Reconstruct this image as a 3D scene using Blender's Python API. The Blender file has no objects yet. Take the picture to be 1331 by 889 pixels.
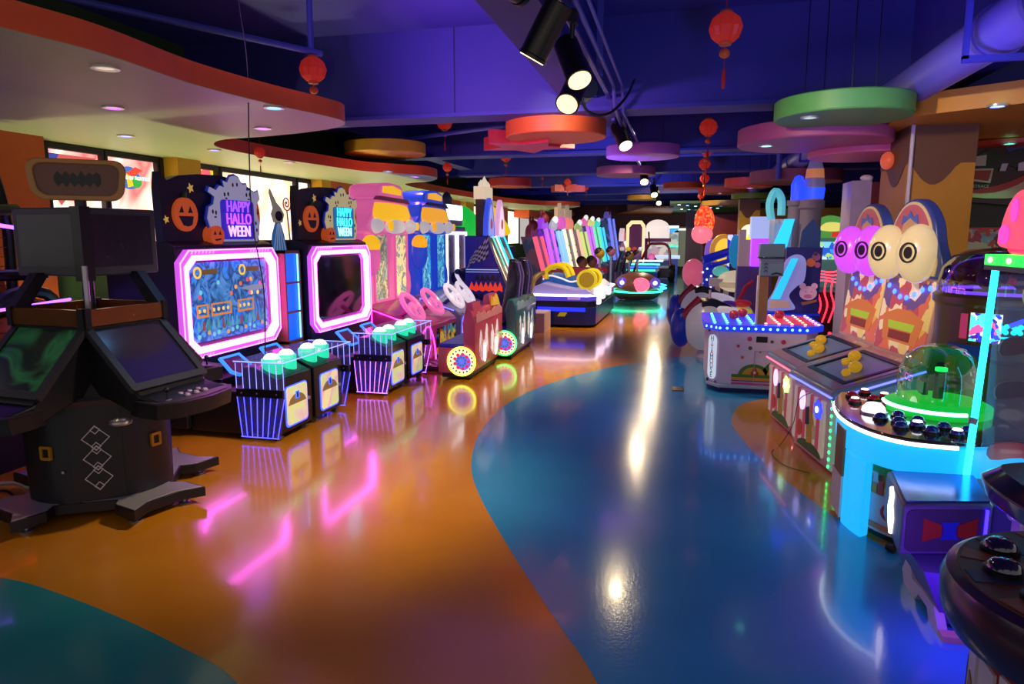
import bpy, bmesh, math, random
from mathutils import Matrix, Vector, Euler
random.seed(7)
PI = math.pi
C = bpy.context.scene.collection
SC = bpy.context.scene

# ------------------------------------------------------------------ materials
def lin(h):
    h = h.lstrip('#')
    v = [int(h[i:i + 2], 16) / 255 for i in (0, 2, 4)]
    return tuple(c / 12.92 if c <= 0.04045 else ((c + 0.055) / 1.055) ** 2.4 for c in v) + (1.0,)

_mats = {}
def mat(h, r=0.45, m=0.0, e=0.0, alpha=1.0, coat=0.0, var=0.12):
    """procedural painted surface, optional emission for lamps, LEDs and parts painted to glow"""
    k = (h, r, m, e, alpha, coat, var)
    if k in _mats:
        return _mats[k]
    M = bpy.data.materials.new('paint_' + h.lstrip('#') + ('_lit' if e else ''))
    M.use_nodes = True
    nt = M.node_tree
    b = nt.nodes['Principled BSDF']
    col = lin(h)
    b.inputs['Roughness'].default_value = r
    b.inputs['Metallic'].default_value = m
    b.inputs['Coat Weight'].default_value = coat
    b.inputs['Coat Roughness'].default_value = 0.08
    b.inputs['Base Color'].default_value = col
    if e:
        b.inputs['Emission Color'].default_value = col
        b.inputs['Emission Strength'].default_value = e
        b.inputs['Base Color'].default_value = tuple(c * 0.5 for c in col[:3]) + (1,)
    elif var:
        tc = nt.nodes.new('ShaderNodeTexCoord')
        n = nt.nodes.new('ShaderNodeTexNoise'); n.inputs['Scale'].default_value = 9; n.inputs['Detail'].default_value = 4
        mx = nt.nodes.new('ShaderNodeMix'); mx.data_type = 'RGBA'
        mx.inputs[6].default_value = tuple(c * (1 - var) for c in col[:3]) + (1,)
        mx.inputs[7].default_value = tuple(min(1, c * (1 + var)) for c in col[:3]) + (1,)
        nt.links.new(tc.outputs['Object'], n.inputs['Vector'])
        nt.links.new(n.outputs['Fac'], mx.inputs[0])
        nt.links.new(mx.outputs[2], b.inputs['Base Color'])
        mr = nt.nodes.new('ShaderNodeMapRange')
        mr.inputs['To Min'].default_value = max(0.03, r - 0.06); mr.inputs['To Max'].default_value = min(1, r + 0.06)
        nt.links.new(n.outputs['Fac'], mr.inputs['Value'])
        nt.links.new(mr.outputs['Result'], b.inputs['Roughness'])
    if alpha < 1:
        b.inputs['Alpha'].default_value = alpha
    _mats[k] = M
    return M

def led(h, e=6.0):
    return mat(h, 0.4, 0, e)

def clear(h='#ffffff', a=0.14, r=0.05):
    return mat(h, r, 0, 0, a, 0, 0)

def shell(h, lo=.06, hi=.6):
    """clear blown plastic: nearly invisible face-on, brighter towards its edge"""
    M = bpy.data.materials.new('clear_shell'); M.use_nodes = True
    nt = M.node_tree; nt.nodes.remove(nt.nodes['Principled BSDF'])
    lw = nt.nodes.new('ShaderNodeLayerWeight'); lw.inputs[0].default_value = .3
    mr = nt.nodes.new('ShaderNodeMapRange'); mr.inputs['To Min'].default_value = lo; mr.inputs['To Max'].default_value = hi
    tr = nt.nodes.new('ShaderNodeBsdfTransparent'); gl = nt.nodes.new('ShaderNodeBsdfGlossy'); mx = nt.nodes.new('ShaderNodeMixShader')
    tr.inputs[0].default_value = lin(h); gl.inputs['Color'].default_value = (1, 1, 1, 1); gl.inputs['Roughness'].default_value = .06
    nt.links.new(lw.outputs['Facing'], mr.inputs['Value']); nt.links.new(mr.outputs['Result'], mx.inputs[0])
    nt.links.new(tr.outputs[0], mx.inputs[1]); nt.links.new(gl.outputs[0], mx.inputs[2])
    nt.links.new(mx.outputs[0], nt.nodes['Material Output'].inputs[0])
    return M

def art(name, cols, scale=6.0, e=0.0, kind='voronoi', r=0.35, stretch=(1, 1, 1)):
    """printed or backlit picture: patches of the given colours"""
    k = (name, tuple(cols), scale, e, kind)
    if k in _mats:
        return _mats[k]
    M = bpy.data.materials.new(name); M.use_nodes = True
    nt = M.node_tree; b = nt.nodes['Principled BSDF']
    tc = nt.nodes.new('ShaderNodeTexCoord'); mp = nt.nodes.new('ShaderNodeMapping')
    mp.inputs['Scale'].default_value = stretch
    nt.links.new(tc.outputs['Object'], mp.inputs['Vector'])
    cr = nt.nodes.new('ShaderNodeValToRGB')
    if kind == 'voronoi':
        t = nt.nodes.new('ShaderNodeTexVoronoi'); t.inputs['Scale'].default_value = scale
        w = nt.nodes.new('ShaderNodeTexNoise'); w.inputs['Scale'].default_value = scale * .7
        ad = nt.nodes.new('ShaderNodeMixRGB'); ad.blend_type = 'ADD'; ad.inputs[0].default_value = 0.35
        nt.links.new(mp.outputs['Vector'], w.inputs['Vector'])
        nt.links.new(mp.outputs['Vector'], ad.inputs[1]); nt.links.new(w.outputs['Color'], ad.inputs[2])
        nt.links.new(ad.outputs[0], t.inputs['Vector'])
        sp = nt.nodes.new('ShaderNodeSeparateColor'); nt.links.new(t.outputs['Color'], sp.inputs[0])
        nt.links.new(sp.outputs[0], cr.inputs[0]); cr.color_ramp.interpolation = 'CONSTANT'
    elif kind == 'noise':
        t = nt.nodes.new('ShaderNodeTexNoise'); t.inputs['Scale'].default_value = scale; t.inputs['Detail'].default_value = 3
        t.inputs['Distortion'].default_value = 0.8
        nt.links.new(mp.outputs['Vector'], t.inputs['Vector'])
        mr = nt.nodes.new('ShaderNodeMapRange'); mr.inputs[1].default_value = .3; mr.inputs[2].default_value = .7
        nt.links.new(t.outputs['Fac'], mr.inputs[0]); nt.links.new(mr.outputs[0], cr.inputs[0])
    else:
        t = nt.nodes.new('ShaderNodeTexWave'); t.inputs['Scale'].default_value = scale; t.inputs['Distortion'].default_value = 3
        nt.links.new(mp.outputs['Vector'], t.inputs['Vector']); nt.links.new(t.outputs['Fac'], cr.inputs[0])
    els = cr.color_ramp.elements
    while len(els) < len(cols):
        els.new(0.5)
    for i, c in enumerate(cols):
        els[i].position = i / len(cols) if kind == 'voronoi' else i / max(1, len(cols) - 1)
        els[i].color = lin(c)
    nt.links.new(cr.outputs[0], b.inputs['Base Color'])
    b.inputs['Roughness'].default_value = r
    if e:
        nt.links.new(cr.outputs[0], b.inputs['Emission Color']); b.inputs['Emission Strength'].default_value = e
    _mats[k] = M
    return M

# ------------------------------------------------------------------ objects
def tag(o, label, cat, group=None):
    o['label'] = label; o['category'] = cat
    if group:
        o['group'] = group
    return o

def thing(name, label, cat, loc=(0, 0, 0), rz=0.0, group=None):
    o = bpy.data.objects.new(name, None); C.objects.link(o)
    o.location = loc; o.rotation_euler = (0, 0, rz); o.empty_display_size = 0.1
    return tag(o, label, cat, group)

def root_of(o):
    while o.parent:
        o = o.parent
    return o

def circ(cx, cy, r, n=24, ry=None, a0=0.0, a1=2 * PI):
    ry = r if ry is None else ry
    full = abs(a1 - a0 - 2 * PI) < 1e-6
    k = n if full else n + 1
    return [(cx + r * math.cos(a0 + (a1 - a0) * i / n), cy + ry * math.sin(a0 + (a1 - a0) * i / n)) for i in range(k)]

def rrect(x0, y0, x1, y1, r=0.03, n=4):
    p = []
    for cx, cy, a in ((x1 - r, y1 - r, 0), (x0 + r, y1 - r, PI / 2), (x0 + r, y0 + r, PI), (x1 - r, y0 + r, 1.5 * PI)):
        p += [(cx + r * math.cos(a + PI / 2 * i / n), cy + r * math.sin(a + PI / 2 * i / n)) for i in range(n + 1)]
    return p

def smooth_loop(pts, n=6, closed=False):
    out = []; m = len(pts)
    rng = range(m if closed else m - 1)
    for i in rng:
        g = (lambda j: pts[j % m]) if closed else (lambda j: pts[max(0, min(m - 1, j))])
        p0, p1, p2, p3 = g(i - 1), g(i), g(i + 1), g(i + 2)
        for k in range(n):
            t = k / n
            out.append(tuple(0.5 * (2 * b + (c - a) * t + (2 * a - 5 * b + 4 * c - d) * t * t + (3 * b - a - 3 * c + d) * t ** 3)
                             for a, b, c, d in zip(p0, p1, p2, p3)))
    if not closed:
        out.append(tuple(pts[-1]))
    return out

class MB:
    """collects shapes into one mesh; m() chooses the material for what follows, X is a local transform"""
    def __init__(s, X=None):
        s.bm = bmesh.new(); s.mats = []; s.mi = 0; s.X = X
    def m(s, M):
        if M not in s.mats:
            s.mats.append(M)
        s.mi = s.mats.index(M); return s
    def at(s, X):
        s.X = X; return s
    def _v(s, p):
        p = Vector(p)
        return s.bm.verts.new(s.X @ p if s.X else p)
    def _f(s, vs):
        try:
            f = s.bm.faces.new(vs); f.material_index = s.mi
        except ValueError:
            pass
    def box(s, a, b):
        (x0, y0, z0), (x1, y1, z1) = a, b
        return s.prism('z', z0, z1, [(x0, y0), (x1, y0), (x1, y1), (x0, y1)])
    def prism(s, ax, a, b, pts, top=None):
        """outline pts extruded along ax from a to b; 'x': pts are (y,z), 'y': (x,z), 'z': (x,y). top: outline at b"""
        top = top or pts
        def p3(p, w):
            return (w, p[0], p[1]) if ax == 'x' else (p[0], w, p[1]) if ax == 'y' else (p[0], p[1], w)
        lo = [s._v(p3(p, a)) for p in pts]; hi = [s._v(p3(p, b)) for p in top]
        n = len(pts)
        s._f(lo[::-1]); s._f(hi)
        for i in range(n):
            s._f([lo[i], lo[(i + 1) % n], hi[(i + 1) % n], hi[i]])
        return s
    def ring(s, ax, a, b, outer, inner):
        """flat frame: same point count outside and inside"""
        def p3(p, w):
            return (w, p[0], p[1]) if ax == 'x' else (p[0], w, p[1]) if ax == 'y' else (p[0], p[1], w)
        n = len(outer)
        A = [s._v(p3(p, a)) for p in outer]; B = [s._v(p3(p, b)) for p in outer]
        c = [s._v(p3(p, a)) for p in inner]; D = [s._v(p3(p, b)) for p in inner]
        for i in range(n):
            j = (i + 1) % n
            s._f([A[i], A[j], B[j], B[i]]); s._f([c[j], c[i], D[i], D[j]])
            s._f([B[i], B[j], D[j], D[i]]); s._f([A[j], A[i], c[i], c[j]])
        return s
    def tube(s, pts, r, n=8, closed=False, r1=None):
        pts = [Vector(p) for p in pts]; m = len(pts); rings = []
        up = Vector((0, 0, 1)); prev = None
        for i, p in enumerate(pts):
            if closed:
                d = pts[(i + 1) % m] - pts[i - 1]
            else:
                d = pts[min(i + 1, m - 1)] - pts[max(i - 1, 0)]
            d.normalize()
            if prev is None:
                u = up if abs(d.z) < 0.9 else Vector((1, 0, 0))
                a = d.cross(u).normalized()
            else:
                a = (prev - d * prev.dot(d)).normalized()
            prev = a; b = d.cross(a)
            rr = r if r1 is None else r + (r1 - r) * i / max(1, m - 1)
            rings.append([s._v(p + (a * math.cos(2 * PI * k / n) + b * math.sin(2 * PI * k / n)) * rr) for k in range(n)])
        for i in range(m if closed else m - 1):
            A, B = rings[i], rings[(i + 1) % m]
            for k in range(n):
                s._f([A[k], A[(k + 1) % n], B[(k + 1) % n], B[k]])
        if not closed:
            s._f(rings[0][::-1]); s._f(rings[-1])
        return s
    def cyl(s, p0, p1, r, n=20, r1=None):
        return s.tube([p0, p1], r, n, False, r1)
    def lathe(s, c, prof, n=28, ax='z'):
        """prof: (radius, along axis) pairs"""
        cx, cy, cz = c; rings = []
        for r, h in prof:
            row = []
            for k in range(n):
                a, b = r * math.cos(2 * PI * k / n), r * math.sin(2 * PI * k / n)
                row.append(s._v((cx + a, cy + b, cz + h) if ax == 'z' else (cx + h, cy + a, cz + b) if ax == 'x' else (cx + b, cy + h, cz + a)))
            rings.append(row)
        for A, B in zip(rings, rings[1:]):
            for k in range(n):
                s._f([A[k], A[(k + 1) % n], B[(k + 1) % n], B[k]])
        s._f(rings[0][::-1]); s._f(rings[-1])
        return s
    def ell(s, c, rx, ry=None, rz=None, n=20, k=12, t0=0.02, t1=0.98):
        ry = rx if ry is None else ry; rz = rx if rz is None else rz; rings = []
        for i in range(k + 1):
            th = PI * (t0 + (t1 - t0) * i / k)
            rings.append([s._v((c[0] + rx * math.sin(th) * math.cos(2 * PI * j / n), c[1] + ry * math.sin(th) * math.sin(2 * PI * j / n), c[2] - rz * math.cos(th))) for j in range(n)])
        for A, B in zip(rings, rings[1:]):
            for j in range(n):
                s._f([A[j], A[(j + 1) % n], B[(j + 1) % n], B[j]])
        s._f(rings[0][::-1]); s._f(rings[-1])
        return s
    def torus(s, c, R, r, ax='x', n=28, k=10, X=None):
        pts = []
        for i in range(n):
            a, b = R * math.cos(2 * PI * i / n), R * math.sin(2 * PI * i / n)
            q = Vector((0, a, b) if ax == 'x' else (b, 0, a) if ax == 'y' else (a, b, 0))
            if X:
                q = X @ q
            pts.append(Vector(c) + q)
        return s.tube(pts, r, k, True)
    def build(s, name, M=None, parent=None, local=False, bevel=0.0, label=None, sharp=35):
        if M is not None:
            s.mats = [M]
            for f in s.bm.faces:
                f.material_index = 0
        bmesh.ops.recalc_face_normals(s.bm, faces=s.bm.faces)
        me = bpy.data.meshes.new(name)
        o = None
        if parent is not None and not local:
            R = root_of(parent)
            s.bm.transform((Matrix.Translation(R.location) @ R.rotation_euler.to_matrix().to_4x4()).inverted())
        loc = None
        if parent is None and s.bm.verts:
            xs = [v.co for v in s.bm.verts]
            lo = [min(v[i] for v in xs) for i in range(3)]; hi = [max(v[i] for v in xs) for i in range(3)]
            loc = Vector(((lo[0] + hi[0]) / 2, (lo[1] + hi[1]) / 2, lo[2]))
            s.bm.transform(Matrix.Translation(-loc))
        s.bm.to_mesh(me); s.bm.free()
        for M_ in s.mats:
            me.materials.append(M_)
        for p in me.polygons:
            p.use_smooth = True
        try:
            me.set_sharp_from_angle(angle=math.radians(sharp))
        except Exception:
            pass
        o = bpy.data.objects.new(name, me); C.objects.link(o)
        if loc is not None:
            o.location = loc
        if parent is not None:
            o.parent = parent
        if bevel:
            bv = o.modifiers.new('edge', 'BEVEL'); bv.width = bevel; bv.segments = 2; bv.limit_method = 'ANGLE'; bv.angle_limit = math.radians(40)
        if label:
            o['label'] = label
        return o

def part(name, mb, M, parent, **k):
    return mb.build(name, M, parent, **k)

def whole(name, mb, M, label, cat, group=None, **k):
    return tag(mb.build(name, M, None, **k), label, cat, group)

def struct(name, mb, M=None, **k):
    o = mb.build(name, M, None, **k); o['kind'] = 'structure'; return o

def text(name, body, loc, rot, size, M, parent, ext=0.002, align='CENTER', local=False, sx=1.0, space=1.0):
    cu = bpy.data.curves.new(name, 'FONT'); cu.body = body; cu.size = size; cu.extrude = ext
    cu.align_x = align; cu.align_y = 'CENTER'; cu.space_line = space
    cu.materials.append(M)
    f = bpy.data.objects.new('lettering_curve', cu); C.objects.link(f)
    me = bpy.data.meshes.new_from_object(f.evaluated_get(bpy.context.evaluated_depsgraph_get()))
    bpy.data.objects.remove(f); bpy.data.curves.remove(cu)
    o = bpy.data.objects.new(name, me); C.objects.link(o); o.parent = parent
    loc = Vector(loc); R = root_of(parent)
    q = Euler(rot).to_matrix().to_4x4()
    W = Matrix.Translation(loc) @ q
    if not local:
        W = (Matrix.Translation(R.location) @ R.rotation_euler.to_matrix().to_4x4()).inverted() @ W
    o.matrix_local = W @ Matrix.Diagonal((sx, 1, 1, 1))
    return o

FACE_PX = (PI / 2, 0, PI / 2); FACE_NX = (PI / 2, 0, -PI / 2); FACE_NY = (PI / 2, 0, 0)

def copy_tree(o, parent=None):
    c = o.copy(); C.objects.link(c)
    if parent is not None:
        c.parent = parent
    for ch in list(o.children):
        copy_tree(ch, c)
    return c

def spot(name, loc, aim, power, col, angle=60, blend=.6, size=.03):
    l = bpy.data.lights.new(name, 'SPOT'); l.energy = power; l.color = col; l.spot_size = math.radians(angle); l.spot_blend = blend
    l.shadow_soft_size = size
    o = bpy.data.objects.new(name, l); C.objects.link(o); o.location = loc
    o.rotation_euler = (Vector(aim) - Vector(loc)).to_track_quat('-Z', 'Y').to_euler()
    return o

def point(name, loc, power, col, size=.08):
    l = bpy.data.lights.new(name, 'POINT'); l.energy = power; l.color = col; l.shadow_soft_size = size
    o = bpy.data.objects.new(name, l); C.objects.link(o); o.location = loc
    return o

# ------------------------------------------------------------------ camera
cam = bpy.data.cameras.new('camera'); co = bpy.data.objects.new('camera', cam); C.objects.link(co)
cam.sensor_width = 36; cam.lens = 36 * 900 / 1331; cam.clip_end = 200
co.location = (0, 0, 1.8)
PITCH = math.atan(139.5 / 900); YAW = math.atan(219.5 / 900 * math.cos(PITCH))
co.rotation_euler = (PI / 2 - PITCH, 0, YAW)
SC.camera = co
SC.view_settings.view_transform = 'Standard'; SC.view_settings.look = 'None'
SC.view_settings.gamma = 1; SC.view_settings.exposure = 0.18; SC.view_settings.use_curve_mapping = False
SC.cycles.use_denoising = True
SC.cycles.max_bounces = 6; SC.cycles.transparent_max_bounces = 16
SC.cycles.sample_clamp_indirect = 4.0
W = bpy.data.worlds.new('dim_hall'); SC.world = W; W.use_nodes = True
W.node_tree.nodes['Background'].inputs[0].default_value = (0.58, 0.52, 0.50, 1)
W.node_tree.nodes['Background'].inputs[1].default_value = 0.80

# ------------------------------------------------------------------ setting
def floor_mat(name, h, h2):
    M = bpy.data.materials.new(name); M.use_nodes = True; nt = M.node_tree; b = nt.nodes['Principled BSDF']
    tc = nt.nodes.new('ShaderNodeTexCoord')
    n = nt.nodes.new('ShaderNodeTexNoise'); n.inputs['Scale'].default_value = 1.3; n.inputs['Detail'].default_value = 6
    cr = nt.nodes.new('ShaderNodeValToRGB')
    cr.color_ramp.elements[0].color = lin(h); cr.color_ramp.elements[0].position = .3
    cr.color_ramp.elements[1].color = lin(h2); cr.color_ramp.elements[1].position = .75
    nt.links.new(tc.outputs['Object'], n.inputs['Vector']); nt.links.new(n.outputs['Fac'], cr.inputs[0])
    nt.links.new(cr.outputs[0], b.inputs['Base Color'])
    n2 = nt.nodes.new('ShaderNodeTexNoise'); n2.inputs['Scale'].default_value = 60; n2.inputs['Detail'].default_value = 3
    bp = nt.nodes.new('ShaderNodeBump'); bp.inputs['Strength'].default_value = 0.05; bp.inputs['Distance'].default_value = 0.01
    nt.links.new(tc.outputs['Object'], n2.inputs['Vector']); nt.links.new(n2.outputs['Fac'], bp.inputs['Height'])
    nt.links.new(bp.outputs[0], b.inputs['Normal'])
    b.inputs['Roughness'].default_value = 0.16; b.inputs['Specular IOR Level'].default_value = 0.75
    b.inputs['Coat Weight'].default_value = 0.5; b.inputs['Coat Roughness'].default_value = 0.07
    return M

f_or, f_bl, f_te = floor_mat('orange_epoxy', '#d68a1c', '#c4781c'), floor_mat('blue_epoxy', '#3a9ad4', '#2f8ac8'), floor_mat('teal_epoxy', '#2a8f94', '#25838a')
mb = MB().m(f_or)
mb.box((-9, -1.5, -.12), (9, 38, 0))
bl = smooth_loop([(1.2, .2), (.3, 1.4), (-.26, 2.57), (-.53, 3.03), (-.92, 3.71), (-1.33, 4.49), (-1.57, 5.12), (-1.74, 5.99), (-1.75, 7.05), (-1.52, 8.1), (-1.0, 9.22), (-.21, 10.2), (.37, 10.6), (1.3, 10.4), (1.6, 9.3), (1.13, 8.19), (.71, 7.64), (.55, 6.95), (.58, 6.42), (.7, 5.67), (.89, 5.02), (1.05, 4.58), (1.16, 4.31), (1.9, 3.2), (2.6, 1.4)], 6)
mb.m(f_bl).prism('z', 0, .0012, bl)
te = smooth_loop([(-5.2, 2.3), (-4.2, 2.7), (-3.46, 2.71), (-3.11, 2.67), (-2.56, 2.54), (-2.1, 2.4), (-1.68, 2.23), (-1.0, 1.7), (-.6, .6), (-1.5, -.6), (-4.5, -.6)], 6, True)
mb.m(f_te).prism('z', 0, .0012, te)
far = smooth_loop([(-3.0, 21), (-2.0, 17.6), (-1.4, 15.94), (-.66, 15.07), (-.01, 14.81), (.9, 14.9), (2.5, 16), (3, 24), (2.4, 34), (-1.0, 35.8), (-2.4, 32), (-3.2, 26)], 6, True)
mb.m(f_te).prism('z', 0, .0012, far)
struct('floor', mb)

blue = mat('#383a98', .6); blue2 = mat('#30328a', .6); steel = mat('#4b57b8', .45)
mb = MB().box((-9, -1.5, 4.15), (9, 38, 4.35)); struct('ceiling', mb, mat('#40409c', .6))
for i, y in enumerate((8, 12, 16, 20, 24, 28, 32)):
    mb = MB().m(blue2).box((-9, y, 3.2), (9, y + .42, 4.15)).m(blue).box((-9, y - .03, 3.16), (9, y + .45, 3.2))
    if i == 0:
        mb.m(mat('#15184a', .7)).box((-2.62, y - .004, 3.2), (-2.605, y, 4.15))
    struct('beam_%d' % (i + 1), mb)
mb = MB().m(blue2).box((-1.35, -1.5, 3.3), (-.95, 8, 4.15)).box((-1.35, 8.42, 3.4), (-.95, 36, 4.15)); struct('beam_8', mb)
mb = MB().m(blue).box((2.17, -1.5, 3.2), (2.6, 8, 4.15)).box((2.17, 8.42, 3.2), (2.6, 36, 4.15)); struct('beam_9', mb)
mb = MB().m(blue2).box((-5.1, 8.42, 3.3), (-4.8, 36, 4.15)); struct('beam_10', mb)
# left window wall with pillars and backlit pictures
wallc = mat('#3b5a2a', .7); dark = mat('#0a0a10', .5); black = mat('#08080c', .35); trimm = mat('#121016', .5)
mb = MB().m(wallc).box((-6.45, -1.5, 0), (-6.2, 36, 1.42)).box((-6.45, -1.5, 2.72), (-6.2, 36, 4.15)); struct('wall_left', mb)
orange = mat('#c85a22', .6); yellow = mat('#c79a12', .55)
for i, (a, b, m_) in enumerate(((4.6, 5.62, orange), (7.46, 7.88, yellow), (10.98, 11.3, yellow), (11.3, 12.5, orange), (14.1, 15.6, yellow), (17.5, 18.7, orange), (19.2, 20.0, yellow), (22.6, 24.2, orange))):
    struct('pillar_%d' % (i + 1), MB().box((-6.45, a, 0), (-5.98, b, 2.73)), m_)
pA = art('poster_pink_portrait', ['#f0c8b4', '#e8a0a0', '#fff2e0', '#d86a6a', '#f4dcc8', '#fbe9d9'], .9, 1.25, 'noise')
pB = art('poster_cream', ['#ffe2c0', '#fff6e4', '#f4b890', '#fff0d8'], 1.1, 1.5, 'noise')
pC = art('poster_red_small', ['#e0568a', '#f4d040', '#f08a4a', '#e05a6a'], 3.0, 1.0, 'voronoi')
pD = art('poster_mint', ['#b8f0e8', '#f8fff0', '#ffe6c0', '#e8fff8'], 1.6, 1.4, 'noise')
wi = 0
for (a, b, P) in ((5.64, 5.76, pC), (5.82, 6.55, pA), (6.57, 7.38, pA), (7.4, 7.46, pC), (7.9, 8.5, pC), (8.56, 10.5, pB), (10.54, 10.98, pB), (12.5, 13.3, pD), (13.34, 14.1, pD), (15.6, 16.6, pD), (16.64, 17.5, pD), (18.7, 19.2, pB), (20.0, 21.2, pB), (21.24, 22.6, pB), (24.2, 27, pD)):
    wi += 1
    mb = MB().m(P).box((-6.3, a + .02, 1.47), (-6.24, b - .02, 2.66))
    o_, i_ = [(a, 1.42), (b, 1.42), (b, 2.72), (a, 2.72)], [(a + .03, 1.47), (b - .03, 1.47), (b - .03, 2.66), (a + .03, 2.66)]
    mb.m(trimm).ring('x', -6.26, -6.18, o_, i_)
    w = struct('window_%d' % wi, mb)
    if wi == 2:
        # poster portrait shapes: red hair mass, orange stripe and the round emblem
        mb = MB().m(mat('#d9605c', .5, 0, .8)).prism('x', -6.24, -6.236, [(5.86, 2.62), (5.86, 2.3), (6.0, 2.1), (6.2, 2.3), (6.35, 2.55), (6.5, 2.62)])
        mb.m(mat('#4a50b0', .5, 0, .7)).prism('x', -6.236, -6.233, [(5.86, 2.62), (5.86, 2.45), (5.95, 2.5), (6.02, 2.62)])
        mb.m(mat('#e88a4c', .5, 0, .9)).prism('x', -6.24, -6.236, [(6.02, 1.5), (6.1, 1.8), (6.3, 2.0), (6.33, 1.5)])
        part('poster_figure', mb, None, w)
    if wi == 3:
        mb = MB().m(mat('#3a78c8', .5, 0, .9)).prism('x', -6.24, -6.235, circ(6.95, 2.45, .17, 28, .13))
        mb.m(mat('#3cae4c', .5, 0, .9)).prism('x', -6.235, -6.232, circ(7.05, 2.41, .09, 20, .07)).m(mat('#e84a3a', .5, 0, .9)).prism('x', -6.235, -6.231, [(6.9, 2.5), (7.05, 2.58), (7.16, 2.55), (7.0, 2.46)])
        mb.m(mat('#f0d030', .5, 0, .9)).prism('x', -6.235, -6.23, [(6.92, 2.34), (7.0, 2.36), (6.98, 2.46), (6.9, 2.5)])
        for k in range(6):
            mb.m(mat('#f0b040', .5, 0, .9)).box((-6.24, 6.6, 2.28 + k * .05), (-6.236, 6.72, 2.31 + k * .05))
        e = part('poster_emblem', mb, None, w)
        text('poster_lettering', 'THE KING OF FIGHTERS', (-6.228, 6.97, 2.45), FACE_PX, .055, mat('#ffffff', .5, 0, 1.4), w)
# far end and right walls
brown = mat('#5a2c1c', .6); ybrown = mat('#a8741a', .55)
struct('wall_back', MB().m(brown).box((-7, 36, 0), (-.1, 36.3, 4.15)).box((2.6, 36, 0), (9, 36.3, 4.15)).box((-.1, 36, 2.25), (2.6, 36.3, 4.15)).m(mat('#15101a', .6)).box((-.1, 36.9, 0), (2.6, 37, 2.3)))
struct('wall_right', MB().box((6.6, 7, 0), (6.8, 36, 4.15)), mat('#35183a', .6))
wood = mat('#b89a60', .45)
for i, (a, b) in enumerate(((-.05, .8), (.86, 1.7), (1.76, 2.55))):
    mb = MB().m(wood).ring('y', 36, 36.08, [(a, .02), (b, .02), (b, 2.2), (a, 2.2)], [(a + .07, .12), (b - .07, .12), (b - .07, 2.08), (a + .07, 2.08)])
    d = struct('door_%d' % (i + 1), mb)
    part('glass_pane', MB().box((a + .07, 36.03, .12), (b - .07, 36.05, 2.08)), clear('#c8b8a0', .25), d)
    part('door_handle', MB().cyl((b - .12, 35.96, .9), (b - .12, 35.96, 1.2), .02), mat('#cfcfcf', .2, 1), d)
# soffits
def soffit(name, pts, z, h, under, lip, n=6, closed=True):
    o = smooth_loop(pts, n, True)
    mb = MB().m(lip).prism('z', z, z + h, o)
    mb.bm.faces.ensure_lookup_table()
    mb.m(under).prism('z', z - .004, z, o)
    return struct(name, mb)
under = mat('#a2b282', .5); lip = mat('#f4622c', .5)
L = [(-3.75, 1.3), (-3.2, 2.2), (-3.0, 2.9), (-2.96, 3.27), (-3.0, 3.94), (-2.91, 4.63), (-2.78, 5.17), (-2.76, 5.48), (-2.94, 5.74), (-3.37, 5.96), (-3.96, 6.13), (-4.4, 6.2), (-4.72, 6.45), (-4.9, 6.84), (-4.92, 7.6), (-4.8, 8.5), (-4.6, 9.66), (-4.2, 10.25), (-3.96, 10.65), (-4.0, 11.26), (-4.4, 11.9), (-4.8, 12.1), (-5.1, 12.6), (-5.25, 14.3), (-5.2, 17), (-5.0, 20), (-4.4, 22), (-3.6, 22.6), (-3.3, 23.4), (-3.8, 24.6), (-4.8, 26), (-5.2, 29), (-5.2, 35)]
o = smooth_loop(L, 6) + [(-6.2, 35.5), (-6.2, 1.0)]
struct('ceiling_soffit_left', MB().m(lip).prism('z', 2.734, 2.87, o).m(under).prism('z', 2.73, 2.734, o))
struct('trim_1', MB().m(lip).box((-6.2, 26, 2.45), (-5.6, 36, 2.73)))
# right soffits and hanging discs
def disc(name_, c, r, z, h, colr, label, cat='ceiling disc', group=None, wires=True, top=4.15, dim=None):
    t = thing(name_, label, cat, (c[0], c[1], z), 0, group)
    part('disc_body', MB().lathe((c[0], c[1], z), [(r - .01, 0), (r, .012), (r, h - .01), (r - .01, h)], 56), colr, t)
    if wires:
        for k in range(3):
            a = k * 2.1 + .5
            part('hanging_wire', MB().cyl((c[0] + r * .6 * math.cos(a), c[1] + r * .6 * math.sin(a), z + h), (c[0] + r * .6 * math.cos(a), c[1] + r * .6 * math.sin(a), top), .004, 6), mat('#30343c', .4, 1), t)
    return t
disc('ceiling_disc', (-1.55, 8.75), .62, 2.98, .21, mat('#e2642a', .5), 'orange round hanging disc with the warm spotlight pool on its rim')
disc('ceiling_disc', (-4.35, 9.95), .6, 2.98, .17, mat('#d9a62a', .5), 'yellow round hanging disc above the wavy left ceiling edge')
disc('ceiling_disc', (-.62, 11.2), .56, 2.98, .17, mat('#c06ac8', .5), 'violet round hanging disc in line with the track lights')
disc('ceiling_disc', (-1.15, 14.8), .6, 3.0, .17, mat('#a0507c', .5), 'mauve hanging disc behind the violet round one')
disc('ceiling_disc', (0, 18.9), .5, 2.98, .15, mat('#d9502a', .5), 'orange red hanging disc left of the string of red lanterns')
disc('ceiling_disc', (-4.1, 16.8), .52, 2.95, .2, mat('#c83a30', .5), 'red round hanging disc near the far end of the left ceiling edge')
disc('ceiling_disc', (-1.3, 24.7), .55, 2.98, .16, mat('#c8922a', .5), 'small yellow hanging disc far down the aisle under the glaring spotlights')
disc('ceiling_disc', (-1.6, 33.5), .9, 2.9, .3, mat('#d8907c', .5), 'pale pink hanging disc lowest and farthest down the aisle')
disc('ceiling_disc', (1.25, 21.5), .8, 2.98, .18, mat('#d9603a', .5), 'orange disc right of the lantern string with a lit downlight')
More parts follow.
